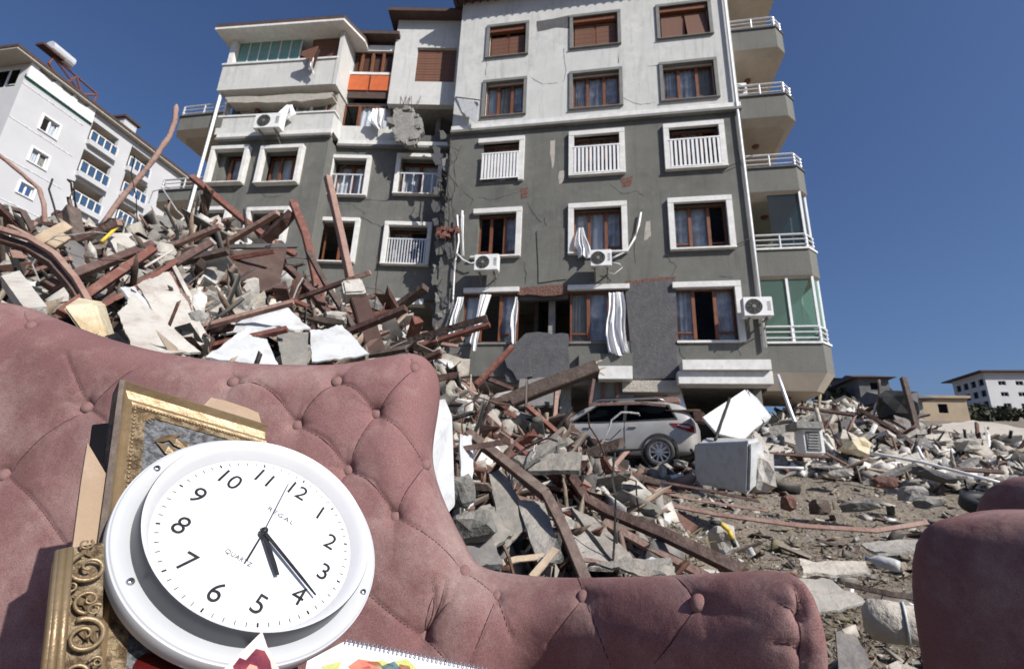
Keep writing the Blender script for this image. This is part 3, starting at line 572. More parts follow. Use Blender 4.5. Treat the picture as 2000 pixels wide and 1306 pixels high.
# broken sill course low down, leaning panels
mb = MB(); mb.fbox(L2, 1.6, 4.0, .0, .35, 6.0, 6.2); mb.build('sill_course', M['trim_white'], blk)
# torn strip at the joint of the two sections
for k in range(46):
    x = 862+random.uniform(-14, 20); y = 262+k*8.6; s = random.uniform(4, 13)
    slab_px(LM, jag([(x-s*.9+random.uniform(-4, 4), y-s), (x+s*.5, y-s*.8+random.uniform(-5, 5)), (x+s*random.uniform(.4, 1.2), y+s*.9), (x-s*.3, y+s*1.2)], 3, s*.22), random.uniform(-.16, .16), random.uniform(.03, .12), 'broken_plaster', random.choice([M['wall_patch'], M['wall_grey'], M['concrete'], M['wall_patch'], M['wall_grey'], M['wall_patch'], M['brick_red'] if k % 3 == 0 else M['concrete']]), blk)
def pole(name, pts, r, m, parent=None, n=6, label=None, cat=None, group=None):
    o = MB().tube(pts, r, n).build(name, m, parent, smooth=True); 
    return tag(o, label, cat, group) if label else o
pole('drainpipe', [L1.p(-.32, .2, 16.1), L1.p(-.36, .2, 12.7), L1.p(-.4, .2, 9), L1.p(-.5, .2, 6)], .06, M['pvc_white'], blk)
pole('drainpipe', [LM.p(LM.L-.12, .1, 19.1), LM.p(LM.L-.12, .1, 13), LM.p(LM.L-.1, .1, 8.2), LM.p(LM.L-.1, .1, 4.2)], .05, M['pvc_white'], blk)
for x0, pts in enumerate(([(893, 420), (896, 470), (888, 520), (884, 600), (870, 640)], [(880, 300), (874, 360), (878, 420), (872, 470)], [(905, 420), (903, 500)])):
    pole('loose_cable', [P(a, b, 14.85) for a, b in pts], .02 if x0 else .03, M['pvc_white'] if x0 != 1 else M['black'], blk)
mb = MB(); 
for k in range(12): c = P(862+random.uniform(-8, 34), 455+random.uniform(-9, 8), 14.8); mb.add(c+_C8*.16*rng.uniform(.5, 1.4, (8, 3)), _F6)
tag(mb.build('torn_red_cloth', M['rust_red']), 'crumpled red rag caught on the cracked joint between the two wall sections', 'rag')
# ---- balconies on the right hand side
def balcony(z0, z1, rail=True, glazed=False, depth=3.0, w_=1.95, lamp=True, corner=.35, x=4.92, y=15.3, mir=1, under=.25):
    o = None; X = lambda a: x+mir*a
    def fp(e=0, zz=0): return [(X(0), y-e), (X(w_-corner), y-e), (X(w_+e), y+corner), (X(w_+e), y+depth), (X(0), y+depth)]
    a = fp(); ring = [(p, z0) for p in a]; mb = MB(); th = .12
    inn = [(X(0), y+th), (X(w_-corner-.04), y+th), (X(w_-th), y+corner+.04), (X(w_-th), y+depth), (X(0), y+depth)]
    mb = MB()
    for i in range(3): mb.hexa([(*a[i], z0), (*a[i+1], z0), (*inn[i+1], z0), (*inn[i], z0), (*a[i], z1), (*a[i+1], z1), (*inn[i+1], z1), (*inn[i], z1)])
    o = mb.build('balcony', M['wall_grey'] if z0 > 0 else M['wall_grey'], blk)
    # tapered soffit
    sx = [(p[0], p[1]) for p in a]; mb = MB(); bot = [(X(0), y+.25), (X(w_-corner-.25), y+.25), (X(w_-.3), y+corner+.2), (X(w_-.3), y+depth), (X(0), y+depth)]
    mb.add([(*p, z0-.002) for p in sx]+[(*p, z0-under) for p in bot], [(0, 1, 6, 5), (1, 2, 7, 6), (2, 3, 8, 7), (5, 6, 7, 8, 9), (4, 3, 2, 1, 0), (3, 4, 9, 8), (4, 0, 5, 9)]); mb.build('soffit', M['soffit'], o)
    if lamp: c = (X(w_*.45), y+depth*.42, z0-under-.03); MB().lathe([(0.001, -.05), (.1, -.04), (.12, 0), (.12, .03)], c, (0, 0, 1), (1, 0, 0), (0, 1, 0), 16).build('lamp', M['frame_brown'], o)
    mb = MB(); e = fp(.05)
    for i in range(3): mb.hexa([(*e[i], z1), (*e[i+1], z1), (*inn[i+1], z1), (*inn[i], z1), (*e[i], z1+.06), (*e[i+1], z1+.06), (*inn[i+1], z1+.06), (*inn[i], z1+.06)])
    mb.build('coping', M['wall_patch'] if not glazed else M['trim_white'], o)
    if rail:
        mb = MB(); rl = [(X(.05), y+.06), (X(w_-corner-.02), y+.06), (X(w_-.06), y+corner+.02), (X(w_-.06), y+depth)]
        rh = .55
        for hh in (.2, .38, rh): mb.tube([(*p, z1+hh) for p in rl], .022 if hh < rh else .035, 6)
        for p in (rl[0], rl[1], rl[2], ((rl[0][0]+rl[1][0])/2, rl[0][1]), (rl[2][0], y+1.2), (rl[2][0], y+2.0), rl[3]):
            mb.tube([(*p, z1), (*p, z1+rh)], .03, 6)
        for p in (rl[0], rl[1], rl[2]):
            for q in range(4): c = Vector((*p, z1+.1+q*.13)); mb.lathe([(.001, -.05), (.05, -.02), (.05, .02), (.001, .05)], c, (0, 0, 1), (1, 0, 0), (0, 1, 0), 8)
        mb.build('railing', M['metal_white'], o)
    return o
bz = [(15.55, 16.45), (12.55, 13.45), (9.62, 10.5), (6.62, 7.5), (3.55, 4.42)]
for k, (z0, z1) in enumerate(bz): o = balcony(z0, z1, glazed=k > 2, under=.5 if k == 4 else .22)
mb = MB(); mb.prism([(4.92, 15.3, 18.6), (6.6, 15.3, 18.6), (6.87, 15.7, 18.6), (6.87, 18.3, 18.6), (4.92, 18.3, 18.6)], (0, 0, -1), -.2); mb.build('soffit', M['soffit'], blk)
MB().lathe([(0.001, -.05), (.1, -.04), (.12, 0), (.12, .03)], (5.8, 16.6, 18.57), (0, 0, 1), (1, 0, 0), (0, 1, 0), 16).build('lamp', M['frame_brown'], blk)
# enclosed balconies: glass walls with white posts
for z0, z1, gm in ((7.56, 9.6, 'glass_car'), (4.48, 6.6, 'glass_teal')):
    for (x, y) in ((6.52, 15.38), (6.8, 15.72), (6.8, 17.0), (6.8, 18.2), (5.78, 15.39))[:5 if gm == 'glass_teal' else 4]: mb = MB(); mb.box((x-.035, y-.035, z0), (x+.035, y+.035, z1)); mb.build('post', M['pvc_white'], blk)
    for a, b in (((5.0 if gm == 'glass_teal' else 5.55, 15.4), (5.74 if gm == 'glass_teal' else 6.48, 15.4)), ((5.82, 15.4), (6.15, 15.4)), ((6.55, 15.42), (6.78, 15.68)), ((6.8, 15.76), (6.8, 16.96)), ((6.8, 17.04), (6.8, 18.16))):
        if gm == 'glass_car' and a[0] == 5.82: continue
        mb = MB(); nn = _n([b[1]-a[1], -(b[0]-a[0]), 0]); 
        if a[0] == 5.82: mb.prism([(a[0], a[1], z0), (6.45, b[1], z0), (6.3, b[1], z0+.9), (6.12, b[1], z0+1.3), (6.48, b[1], z1), (a[0], a[1], z1)], nn, .01)
        else: mb.prism([(*a, z0), (*b, z0), (*b, z1), (*a, z1)], nn, .01)
        mb.build('glass_panel', M['glass_green' if gm == 'glass_teal' else 'glass_smoke'], blk)
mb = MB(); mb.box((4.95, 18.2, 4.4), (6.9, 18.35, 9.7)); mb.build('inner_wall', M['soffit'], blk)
# left side balconies
def lbal(z0, z1, w_=1.9):
    o = balcony(z0, z1, x=-14.72, y=14.2, mir=-1, w_=2.35, under=.2, depth=3.2); return o
za = P(345, 230, 15.2); 
for top, bot in ((13.95, 13.3), (10.45, 10.0)): lbal(bot, top)
# wall lamp and bracket seen on the second balcony
outdoor_unit(Fac((4.9, 16.2), (6.9, 16.2)), .35, .1, 14.0, 'small dark wall unit between the two upper right balconies of the block', .5, .6, .25)
# ---- things hanging on the facade
def ac_px(F, px0, py0, px1, py1, label):
    a = F.px(px0, py0, .62); b = F.px(px1, py1, .62); return outdoor_unit(F, (a[0]+b[0])/2, .32, b[1], label, w_=b[0]-a[0], h_=a[1]-b[1], t_=.3)
ac_px(LM, 927, 497, 972, 526, 'white air conditioner below the left window, white hose coiling into it')
ac_px(LM, 1153, 488, 1195, 518, 'white air conditioner under the middle window with the torn curtain and a bent drain hose')
ac_px(LM, 1450, 580, 1512, 616, 'wide white air conditioner between the lower right window and glazed balcony')
ac_px(L1, 500, 222, 545, 248, 'white air conditioner hanging tilted on the upper left bay beside white cloth')
def cable_on(F, pts, r, m, label, cat, name, off=.2):
    q = [F.p(F.px(a, b, off)[0], off, F.px(a, b, off)[1]) for a, b in pts]; return tag(MB().tube(q, r, 6).build(name, m, smooth=True), label, cat)
cable_on(LM, [(1252, 415), (1248, 440), (1240, 465), (1225, 490), (1205, 500), (1192, 506)], .032, M['pvc_white'], 'thick white drain hose curving up the grey wall from the middle air conditioner', 'hose', 'drain_hose', .1)
cable_on(LM, [(892, 495), (905, 508), (920, 515), (930, 512)], .028, M['pvc_white'], 'short white hose running into the left air conditioner', 'hose', 'drain_hose', .2)
cable_on(LM, [(1195, 512), (1210, 515), (1216, 522), (1200, 535), (1180, 530)], .012, M['pvc_white'], 'thin loose wire looping below the middle air conditioner', 'wire', 'loose_wire', .25)
cable_on(LM, [(903, 412), (902, 440), (905, 500)], .04, M['pvc_white'], 'white torn trim strip hanging at the left edge of the grey facade', 'trim strip', 'trim_strip', .12)
cable_on(LM, [(1418, 328), (1440, 318), (1462, 308), (1475, 300)], .012, M['black'], 'black cable strung from the third storey window to the balcony rail', 'cable', 'cable', .1)
cable_on(LM, [(1432, 482), (1450, 473), (1475, 460)], .012, M['black'], 'black cable strung from the second storey window to the balcony', 'cable', 'cable', .1)
def hang(F, pts, label, m='cloth_white', off=.25, folds=5, amp=.06, name='curtain', seed=0):
    """cloth from quads in photo pixels: TL, TR, BR, BL (several rows)"""
    rd = random.Random(seed); mb = MB(); n = 28; R_ = len(pts); ph = rd.uniform(0, 6)
    rows_ = []
    for (x0, y0, x1, y1) in pts: a = F.px(x0, y0, off); b = F.px(x1, y1, off); rows_.append((a, b))
    sub = []
    for i in range(R_-1):
        for k in range(5): t = k/5; sub.append([[rows_[i][e][c]*(1-t)+rows_[i+1][e][c]*t for c in (0, 1)] for e in (0, 1)])
    sub.append([list(rows_[-1][0]), list(rows_[-1][1])])
    for j, (a, b) in enumerate(sub):
        for i in range(n+1):
            t = i/n; wv = amp*min(1, .3+j/6); mb.v.append(F.p(a[0]+(b[0]-a[0])*(t+.10*math.sin(t*7+ph+j*.35)*t*(1-t)*4)+wv*.7*math.sin(j*.55+ph), off+wv*math.sin(t*folds*6.28+ph+.9*math.sin(j*.33+ph))+wv*.5*math.sin(t*folds*15+j*.4), a[1]+(b[1]-a[1])*t+.07*math.sin(t*9+ph)*(j/len(sub))))
    for j in range(len(sub)-1):
        for i in range(n): mb.f.append((j*(n+1)+i, j*(n+1)+i+1, (j+1)*(n+1)+i+1, (j+1)*(n+1)+i)); mb.c.append(None); mb.m.append(0)
    return tag(mb.build(name, M[m], smooth=True), label, 'curtain')
hang(LM, [(1188, 572, 1216, 570), (1187, 630, 1222, 625), (1189, 692, 1231, 690)], 'long white curtain blown out of the right part of the broken middle window', folds=3, amp=.09, seed=1)
hang(LM, [(938, 575, 960, 575), (924, 640, 936, 640), (920, 670, 932, 690)], 'narrow white curtain draped out of the lower left window', folds=2, seed=2)
hang(LM, [(893, 580, 905, 580), (886, 620, 897, 620), (872, 668, 892, 668)], 'white curtain strip at the torn left edge of the grey facade', folds=2, seed=3)
hang(LM, [(1006, 580, 1010, 580), (1002, 615, 1012, 625), (997, 668, 1006, 668)], 'white curtain tail at the right side of the lower left window', folds=1, seed=4, off=.12)
hang(LM, [(1130, 445, 1140, 445), (1122, 480, 1150, 478), (1128, 500, 1152, 502)], 'white curtain bunched on the sill beside the middle air conditioner', folds=3, seed=5, off=.2)
hang(L1, [(560, 205, 572, 205), (535, 225, 575, 222), (530, 240, 545, 244)], 'white cloth heap spilling over the parapet of the upper left bay', folds=3, seed=6, off=.3)
hang(L1, [(603, 112, 612, 112), (598, 126, 614, 128), (604, 140, 612, 142)], 'small white cloth below the torn shutter on the top left floor', folds=2, seed=7, off=.55)
hang(L2, [(728, 212, 752, 212), (722, 235, 752, 238), (730, 250, 748, 250)], 'white curtain blown out beside the hanging concrete lump', folds=3, seed=8, off=.3)
slab_px(L1, [(590, 100), (622, 90), (608, 118), (588, 108)], .8, .03, 'torn_shutter', M['shutter_brown'], blk); slab_px(L1, [(598, 108), (625, 95), (612, 135)], .5, .03, 'torn_shutter', M['board_brown'], blk)
# lump of concrete hanging from the overhang
q = [L2.px(x, y, .75) for x, y in jag([(768, 216), (786, 212), (800, 209), (812, 222), (824, 232), (828, 256), (815, 270), (812, 281), (790, 283), (776, 268), (770, 262), (764, 240)], 4, 3)]; mb = MB(); mb.prism([L2.p(a, .75, z) for a, z in q], (*L2.n, 0), .22)
for k in range(16):
    a = random.choice(q); c = np.array(L2.p(a[0]*.8+q[0][0]*.2+random.uniform(-.1, .1), .72, a[1]+random.uniform(-.1, .1))); mb.add(c+_C8*random.uniform(.08, .26)*rng.uniform(.5, 1.5, (8, 3)), _F6)
tag(mb.build('concrete_lump', M['concrete']), 'ragged lump of grey concrete dangling from the torn floor beside the white overhang', 'concrete chunk')
for k in range(5): x = 785+k*7; tag(MB().tube([P(x, 214, 15.1), P(x+random.uniform(-6, 6), 200, 15.2), P(x+random.uniform(-10, 10), 188, 15.3)], .012, 5).build('reinforcing_bar', M['rust_brown']), 'bent reinforcing bar holding up the dangling lump of grey concrete', 'reinforcing bar', 'bars above the dangling lump')
for k in range(14):
    x = 868+random.uniform(-12, 26); y = 270+k*26; tag(MB().tube([P(x, y, 14.86), P(x+random.uniform(-14, 14), y+14, 14.75), P(x+random.uniform(-18, 18), y+random.uniform(20, 40), 14.8)], .010, 5).build('torn_wire', M['black' if k % 2 else 'rust_brown']), 'torn wire curling out of the cracked joint between grey wall sections', 'wire', 'wires at the cracked joint')
slab_px(LM, [(893, 192), (935, 200), (930, 240), (902, 218)], .3, .03, 'bent_sheet', M['sheet_white'], blk)
pole('bracket', [LM.p(*[LM.px(890, 190, .02)[0], .02, LM.px(890, 190, .02)[1]]), LM.p(*[LM.px(940, 196, .4)[0], .4, LM.px(940, 196, .4)[1]])], .025, M['trim_grey'], blk)
# ================================================================= white apartment building, far left
k_ = 1.715; XC = -24*k_; FW = Fac((XC, 13.2*k_), (XC, 21.5*k_)); FL = Fac((XC-14, 13.2*k_), (XC-.301, 13.2*k_))
wb = thing('white_apartment_building', (XC-5, 28, Hs(XC-5, 28)), 'bright white apartment building with blue balcony rails behind the rubble on the left', 'building')
ztop = 28.6; zb = 3.0
wins = [FW.rect(*q) for q in ((82, 221, 121, 243, 112, 275, 73, 253), (60, 283, 99, 305, 92, 335, 52, 315), (38, 350, 72, 366, 65, 392, 28, 376))]
balc = []
for q in ((180, 238, 232, 268, 226, 300, 172, 272), (163, 290, 217, 325, 208, 362, 152, 330), (148, 350, 203, 382, 192, 415, 135, 388), (256, 288, 300, 312, 285, 345, 248, 320), (243, 338, 290, 362, 280, 395, 236, 370), (235, 395, 270, 410, 262, 440, 222, 425), (130, 410, 190, 440, 180, 470, 120, 445)):
    a_, b_, c_0, d_0 = FW.rect(*q); balc.append((a_, b_, c_0-.55, d_0))
inner = [(a+.15, b-.15, c+.15, d-.15) for a, b, c, d in wins]
wall(FW, 0, FW.L, zb, ztop, inner+balc, .3, 'wall', M['wall_bright'], wb)
lw = [FL.rect(*q) for q in ((-30, 140, 28, 168), (-30, 235, 5, 262))]
wall(FL, 0, FL.L, zb, ztop, [lw[0]], .3, 'wall', M['wall_bright'], wb)
window(FL, wb, lw[0], 'three', rec=.1, fm=M['pvc_white'])
for k, r in enumerate(inner): w_ = window(FW, wb, r, 'two', seed=k, rec=.12, fm=M['pvc_white'], transom=False, cm='cloth_white'); surround(FW, wins[k], .14, .06, M['pvc_white'], w_)
for k, r in enumerate(balc):
    a, b, c, d = r; mb = MB(); mb.fbox(FW, a-.05, b+.05, -1.6, -1.4, c-.3, d+.3); o = mb.build('loggia_wall', M['soffit'], wb)
    mb = MB(); mb.fbox(FW, a, b, -1.4, .35, c-.12, c+.3); mb.build('balcony', M['wall_bright'], wb); mb = MB(); mb.fbox(FW, a, b, -1.4, -.31, d, d+.2); mb.build('loggia_ceiling', M['soffit'], wb)
    h1 = .3+(d-c)*.42; mb = MB(); mb.fbox(FW, a, b, .2, .26, c+h1-.05, c+h1+.01); mb.fbox(FW, a, b, .2, .26, c+.3, c+.36)
    n = 5
    for q in range(n): s = a+(b-a)*q/(n-1); mb.fbox(FW, s-.04, s+.04, .2, .26, c+.36, c+h1-.05)
    mb.build('railing', M['pvc_white'], wb)
    for q in range(n-1): s = a+(b-a)*q/(n-1); e = (b-a)/(n-1); mb = MB(); mb.fbox(FW, s+.12, s+e-.12, .21, .24, c+.4, c+h1-.1); mb.build('rail_panel', M['blue_rail'], wb)
for q in range(5): z = 15+q*2.95; mb = MB(); mb.fbox(FW, .01, 4.55, .0, .03, z, z+.06); mb.build('string_course', M['curtain_grey'], wb)
mb = MB(); mb.fbox(FW, -.02, 5.0, .0, .12, 27.3, 27.6); mb.build('blue_band', M['glass_teal'], wb)
mb = MB()
pr = [(0, 28.9), (.25, 29.2), (.6, 28.6), (1.5, 28.45), (1.9, 29.0), (2.3, 28.5), (3.0, 28.5), (3.2, 28.9), (3.5, 28.4), (4.2, 28.5), (4.5, 29.1), (4.9, 28.9), (4.95, 27.6), (0, 27.6)]
mb.prism([FW.p(a, .2, z-.2) for a, z in pr], (1, 0, 0), .18); mb.build('wavy_parapet', M['pvc_white'], wb)
ez = P(60, 118, 13.2*k_)[2]; mb = MB(); y0 = 13.2*k_; mb.box((XC-16, y0-1.3, ez-.1), (XC+.55, y0+22, ez+.12)); mb.build('roof', M['roof_dark'], wb)
mb = MB(); mb.box((XC-16, y0-1.25, ez-.25), (XC+.5, y0+22, ez-.1)); mb.build('soffit', M['concrete_pale'], wb)
mb = MB(); mb.add([(XC-16, y0-1.3, ez+.12), (XC+.55, y0-1.3, ez+.12), (XC+.55, y0+22, ez+.12), (XC-16, y0+22, ez+.12), (XC-7, y0+5, ez+2.6), (XC-7, y0+16, ez+2.6)], [(0, 1, 4), (1, 2, 5, 4), (2, 3, 5), (3, 0, 4, 5)]); mb.build('roof_cover', M['roof_dark'], wb)
c = P(246, 240, 34.5); k = c*(XC-1)/c[0]; mb = MB(); mb.box((k[0]-.6, k[1]-.6, k[2]-2.3), (k[0]+.6, k[1]+.6, k[2])); ch = mb.build('chimney', M['wall_bright'], wb); mb = MB(); mb.box((k[0]-.8, k[1]-.8, k[2]), (k[0]+.8, k[1]+.8, k[2]+.2)); mb.build('chimney_cap', M['roof_dark'], ch)
mb = MB(); q = [PX(x, y, XC-1.2) for x, y in ((95, 125), (105, 112), (150, 150), (190, 185), (160, 185), (125, 165))]
for a, b in ((0, 1), (1, 2), (2, 3), (3, 4), (4, 5), (5, 0), (0, 5), (1, 4), (2, 4), (2, 5)): mb.tube([q[a], q[b]], .09, 5); 
for p in q[3:]: mb.tube([p, p-np.array([0, 0, 1.5])], .08, 5)
tag(mb.build('roof_scaffold', M['rust_red'], wb), 'tangled rusty red tank scaffold')
p = PX(108, 112, XC-1.2); mb = MB(); mb.tube([p+(0, -.6, .5), p+(0, 1.1, .5)], .5, 14); mb.build('water_tank', M['metal_white'], wb); mb = MB(); mb.box(p+(-.4, -1.2, .0), p+(.4, .4, .2)); mb.build('tank_platform', M['rust_brown'], wb)
# ================================================================= far right
FR = Fac((105.101, 153), (124, 153)); FRL = Fac((104.5, 164), (104.5, 153)); rb = thing('far_apartment_building', (112, 158, Hs(112, 158)), 'distant white apartment building with dark roof at the right edge on the slope', 'building')
fw = []; zt = 35.6
for r_ in range(4):
    for c_ in range(4): fw.append((2.3+c_*4.1, 4.1+c_*4.1, zt-3.6-r_*3.05, zt-2.4-r_*3.05))
wall(FR, 0, FR.L, 18, zt, fw, .3, 'wall', M['wall_bright'], rb)
for r in fw: mb = MB(); mb.fbox(FR, r[0]+.05, r[1]-.05, -.25, -.2, r[2]+.05, r[3]-.05); o = mb.build('window', M['pvc_white'], rb); mb = MB(); m_ = (r[0]+r[1])/2; mb.fbox(FR, r[0]+.15, m_-.05, -.19, -.17, r[2]+.12, r[3]-.12); mb.fbox(FR, m_+.05, r[1]-.15, -.19, -.17, r[2]+.12, r[3]-.12); mb.build('pane', M['glass_car'], o)
FRL = Fac((104.5, 166), (104.5, 153)); fl = [(1.2+c_*3, 3.2+c_*3, zt-3.4-r_*3.05, zt-1.6-r_*3.05) for r_ in range(5) for c_ in range(4)]
wall(FRL, 0, FRL.L, 18, zt, fl, .6, 'wall', M['wall_bright'], rb)
for r in fl: mb = MB(); mb.fbox(FRL, r[0], r[1], -.5, -.4, r[2], r[3]); mb.build('window', M['glass_car'], rb)
mb = MB(); x0, x1, y0, y1 = 102.8, 126, 151.5, 168; mb.add([(x0, y0, zt), (x1, y0, zt), (x1, y1, zt), (x0, y1, zt), (x0, y0, zt+.3), (x1, y0, zt+.3), (x1, y1, zt+.3), (x0, y1, zt+.3), (x0+5, y0+6, zt+1.7), (x1-5, y0+6, zt+1.7)],
    [(0, 3, 2, 1), (0, 1, 5, 4), (1, 2, 6, 5), (2, 3, 7, 6), (3, 0, 4, 7), (4, 5, 9, 8), (5, 6, 9), (6, 7, 8, 9), (7, 4, 8)]); mb.build('roof', M['roof_dark'], rb)
mat('house_tan', (.38, .3, .2), .9, (.3, .24, .17), .6, .1, 5); mat('house_grey', (.13, .13, .13), .9, (.09, .09, .09), .6, .1, 5)
def house(name, x0, y0, x1, y1, Y, dep, m, label, roof='flat', rm='roof_dark'):
    a = P(x0, y1, Y); b = P(x1, y0, Y); zb = min(Hs(a[0], Y), Hs(b[0], Y))-1; t = thing(name, ((a[0]+b[0])/2, Y+dep/2, zb), label, 'house')
    F_ = Fac((a[0], Y), (b[0], Y)); n = max(1, int(F_.L/4)); st = max(1, int((b[2]-zb)/3.2)); hl = []
    for r_ in range(st):
        for c_ in range(n): s = F_.L*(c_+.5)/n; z = b[2]-1.9-r_*3; hl.append((s-.6, s+.6, z-.2, z+1.1))
    wall(F_, 0, F_.L, zb, b[2], hl, .3, 'wall', M[m], t)
    mb = MB(); mb.box((a[0], Y+.301, zb), (a[0]+.3, Y+dep, b[2])); mb.box((b[0]-.3, Y+.301, zb), (b[0], Y+dep, b[2])); mb.box((a[0], Y+dep, zb), (b[0], Y+dep+.3, b[2])); mb.build('wall', M[m], t)
    for r in hl: mb = MB(); mb.fbox(F_, r[0], r[1], -.25, -.2, r[2], r[3]); mb.build('window', M['glass_car'], t)
    e = 1.0; mb = MB(); z = b[2]+.002; 
    if roof == 'flat': mb.box((a[0]-.4, Y-.4, z), (b[0]+.4, Y+dep+.6, z+.35))
    else:
        xm = (a[0]+b[0])/2; mb.add([(a[0]-e, Y-e, z), (b[0]+e, Y-e, z), (b[0]+e, Y+dep+e, z), (a[0]-e, Y+dep+e, z), (xm-2, Y+dep/2, z+roof), (xm+2, Y+dep/2, z+roof)], [(0, 1, 5, 4), (1, 2, 5), (2, 3, 4, 5), (3, 0, 4), (3, 2, 1, 0)])
    mb.build('roof', M[rm], t); return t
house('hillside_house', 1684, 738, 1734, 790, 95, 10, 'house_grey', 'grey two storey house with pitched roof on the hill between block and leaning post', 1.6)
house('hillside_house', 1640, 740, 1690, 790, 110, 10, 'house_grey', 'low dark house half hidden beside the trees on the hill', 1.2)
house('yellow_house', 1800, 778, 1886, 825, 80, 10, 'house_tan', 'ochre flat roofed house below the distant white building', 'flat', 'house_tan')
house('gable_house', 1758, 780, 1800, 830, 60, 8, 'concrete', 'grey gabled wall standing behind the leaning post', 1.6, 'house_grey')
# ---- trees and shrubs on the hill
mat('foliage', (.05, .055, .03), .8, (.03, .035, .02), 3, 0, 5, lo=.3, hi=.7); mat('bark', (.09, .065, .045), .9, (.06, .045, .03), 6, .3, 12)
def tree(x, y, z, h, r, label, cat='tree', n=420, name='tree', group=None, leaf=.5):
    t = thing(name, (x, y, z), label, cat, group); mb = MB(); mb.tube([(x, y, z-.5), (x+.1, y, z+h*.4), (x, y+.1, z+h*.7)], [.25, .18, .08], 7)
    for k in range(6):
        a = k*1.05+random.random(); mb.tube([(x, y, z+h*(.3+.06*k)), (x+math.cos(a)*r*.6, y+math.sin(a)*r*.6, z+h*(.55+.06*k))], [.09, .03], 5)
    mb.build('trunk', M['bark'], t); cl = [(rng.normal(0, .42, 3)*(r, r, h*.28)+(x, y, z+h*.62), r*rng.uniform(.25, .5)) for _ in range(9)]
    c = MB()
    for k in range(n):
        q, rr = cl[k % 9]; p = q+_n(rng.normal(size=3))*rr*rng.uniform(.5, 1.1); a = _n(rng.normal(size=3)); b = _n(np.cross(a, rng.normal(size=3))); s = leaf*rng.uniform(.5, 1.2)
        c.add([p-a*s-b*s*.6, p+a*s-b*s*.4, p+a*s*.8+b*s*.6, p-a*s*.6+b*s*.5], [(0, 1, 2, 3)])
    c.build('crown', M['foliage'], t); return t
for i, (px, py, Y, h, r, nm) in enumerate([(1622, 765, 100, 6, 4.5, 'dark'), (1650, 762, 105, 6.5, 5, 'dark'), (1715, 745, 100, 6, 4, 'dark'), (1700, 790, 75, 5, 4, 'dark'), (1895, 822, 100, 5, 3, 'd'), (1935, 820, 98, 6, 3.5, 'd'), (1970, 820, 96, 6, 3.5, 'd'), (1915, 826, 90, 4, 3, 'd'), (1880, 828, 85, 3, 3, 'd')]):
    LB = ['dark tree nearest the lowest balcony on the hill', 'dark tree between the two hillside houses', 'dark low tree right of the taller hillside house', 'smaller dark tree in front of the hillside house', 'dark bush second from left below the distant white building', 'dark bush fourth from left below the distant white building', 'rightmost dark bush below the distant white building', 'middle dark bush below the distant white building', 'leftmost dark bush below the distant white building'][i]
    g = P(px, py, Y); z = Hs(g[0], g[1]); h = max(2, (P(px, py-4, Y)[2]-z)); tree(g[0], Y, z, h, r*.7, LB, group='trees by the hillside houses' if nm == 'dark' else 'trees below the distant building')
# sky lines: distant hill beyond
# ================================================================= pink tufted sofa
def velvet():
    m = mat('velvet', (.222, .119, .115), .9, (.155, .08, .078), 2.6, .0, 40, sheen=.12, spec=.1); N = m.node_tree.nodes; L = m.node_tree.links; b = N['Principled BSDF']
    tc = N['Texture Coordinate']; n = N.new('ShaderNodeTexNoise'); n.inputs['Scale'].default_value = 4.2; n.inputs['Detail'].default_value = 9; n.inputs['Roughness'].default_value = .72; L.new(tc.outputs['Object'], n.inputs[0])
    n2 = N.new('ShaderNodeTexNoise'); n2.inputs['Scale'].default_value = 620; n2.inputs['Detail'].default_value = 3; L.new(tc.outputs['Object'], n2.inputs[0])
    r = N.new('ShaderNodeMapRange'); r.inputs['From Min'].default_value = .46; r.inputs['From Max'].default_value = .72; r.inputs['To Max'].default_value = .62; L.new(n.outputs[0], r.inputs[0])
    x = N.new('ShaderNodeMix'); x.data_type = 'RGBA'; old = b.inputs['Base Color'].links[0].from_socket; L.new(r.outputs[0], x.inputs['Factor']); L.new(old, x.inputs[6]); x.inputs[7].default_value = (.36, .28, .25, 1)
    # dust speckle in the pile
    r2 = N.new('ShaderNodeMapRange'); r2.inputs['From Min'].default_value = .3; r2.inputs['From Max'].default_value = .7; r2.inputs['To Min'].default_value = .68; r2.inputs['To Max'].default_value = 1.32; L.new(n2.outputs[0], r2.inputs[0])
    y = N.new('ShaderNodeMix'); y.data_type = 'RGBA'; y.blend_type = 'MULTIPLY'; y.inputs['Factor'].default_value = 1; L.new(x.outputs[2], y.inputs[6]); L.new(r2.outputs[0], y.inputs[7]); L.new(y.outputs[2], b.inputs['Base Color'])
    n3 = N.new('ShaderNodeTexNoise'); n3.inputs['Scale'].default_value = 22; n3.inputs['Detail'].default_value = 4; L.new(tc.outputs['Object'], n3.inputs[0])
    ad = N.new('ShaderNodeMath'); ad.operation = 'MULTIPLY_ADD'; ad.inputs[1].default_value = .10; L.new(n2.outputs[0], ad.inputs[0]); L.new(n3.outputs[0], ad.inputs[2])
    bp = N.new('ShaderNodeBump'); bp.inputs['Strength'].default_value = .35; bp.inputs['Distance'].default_value = .012; L.new(ad.outputs[0], bp.inputs['Height']); L.new(bp.outputs[0], b.inputs['Normal']); return m
velvet()
UPS = _n(FH*math.sin(rad(9))+np.array([0, 0, math.cos(rad(9))])); NS = np.cross(RH, UPS); NS = NS if NS@FH < 0 else -NS; OS = FH*1.0
def gcurve(u):
    """how far the sofa front comes forward as its low end sweeps round towards the right"""
    u = np.asarray(u, float); t = np.clip(u-.02, 0, None); t2 = np.clip(u+.02+.0, 0, None); return 1.4*(np.sqrt(t*t+.10**2)-.10)
def suv(px, py, off=0.):
    d = ray(px, py); g = 0.; u = 0.
    for _ in range(120):
        O = OS+NS*(off+g); t = (O@NS)/(d@NS); q = d*t-OS; u = q@RH; g = .75*g+.25*float(gcurve(u))
    return np.array([u, q@UPS])
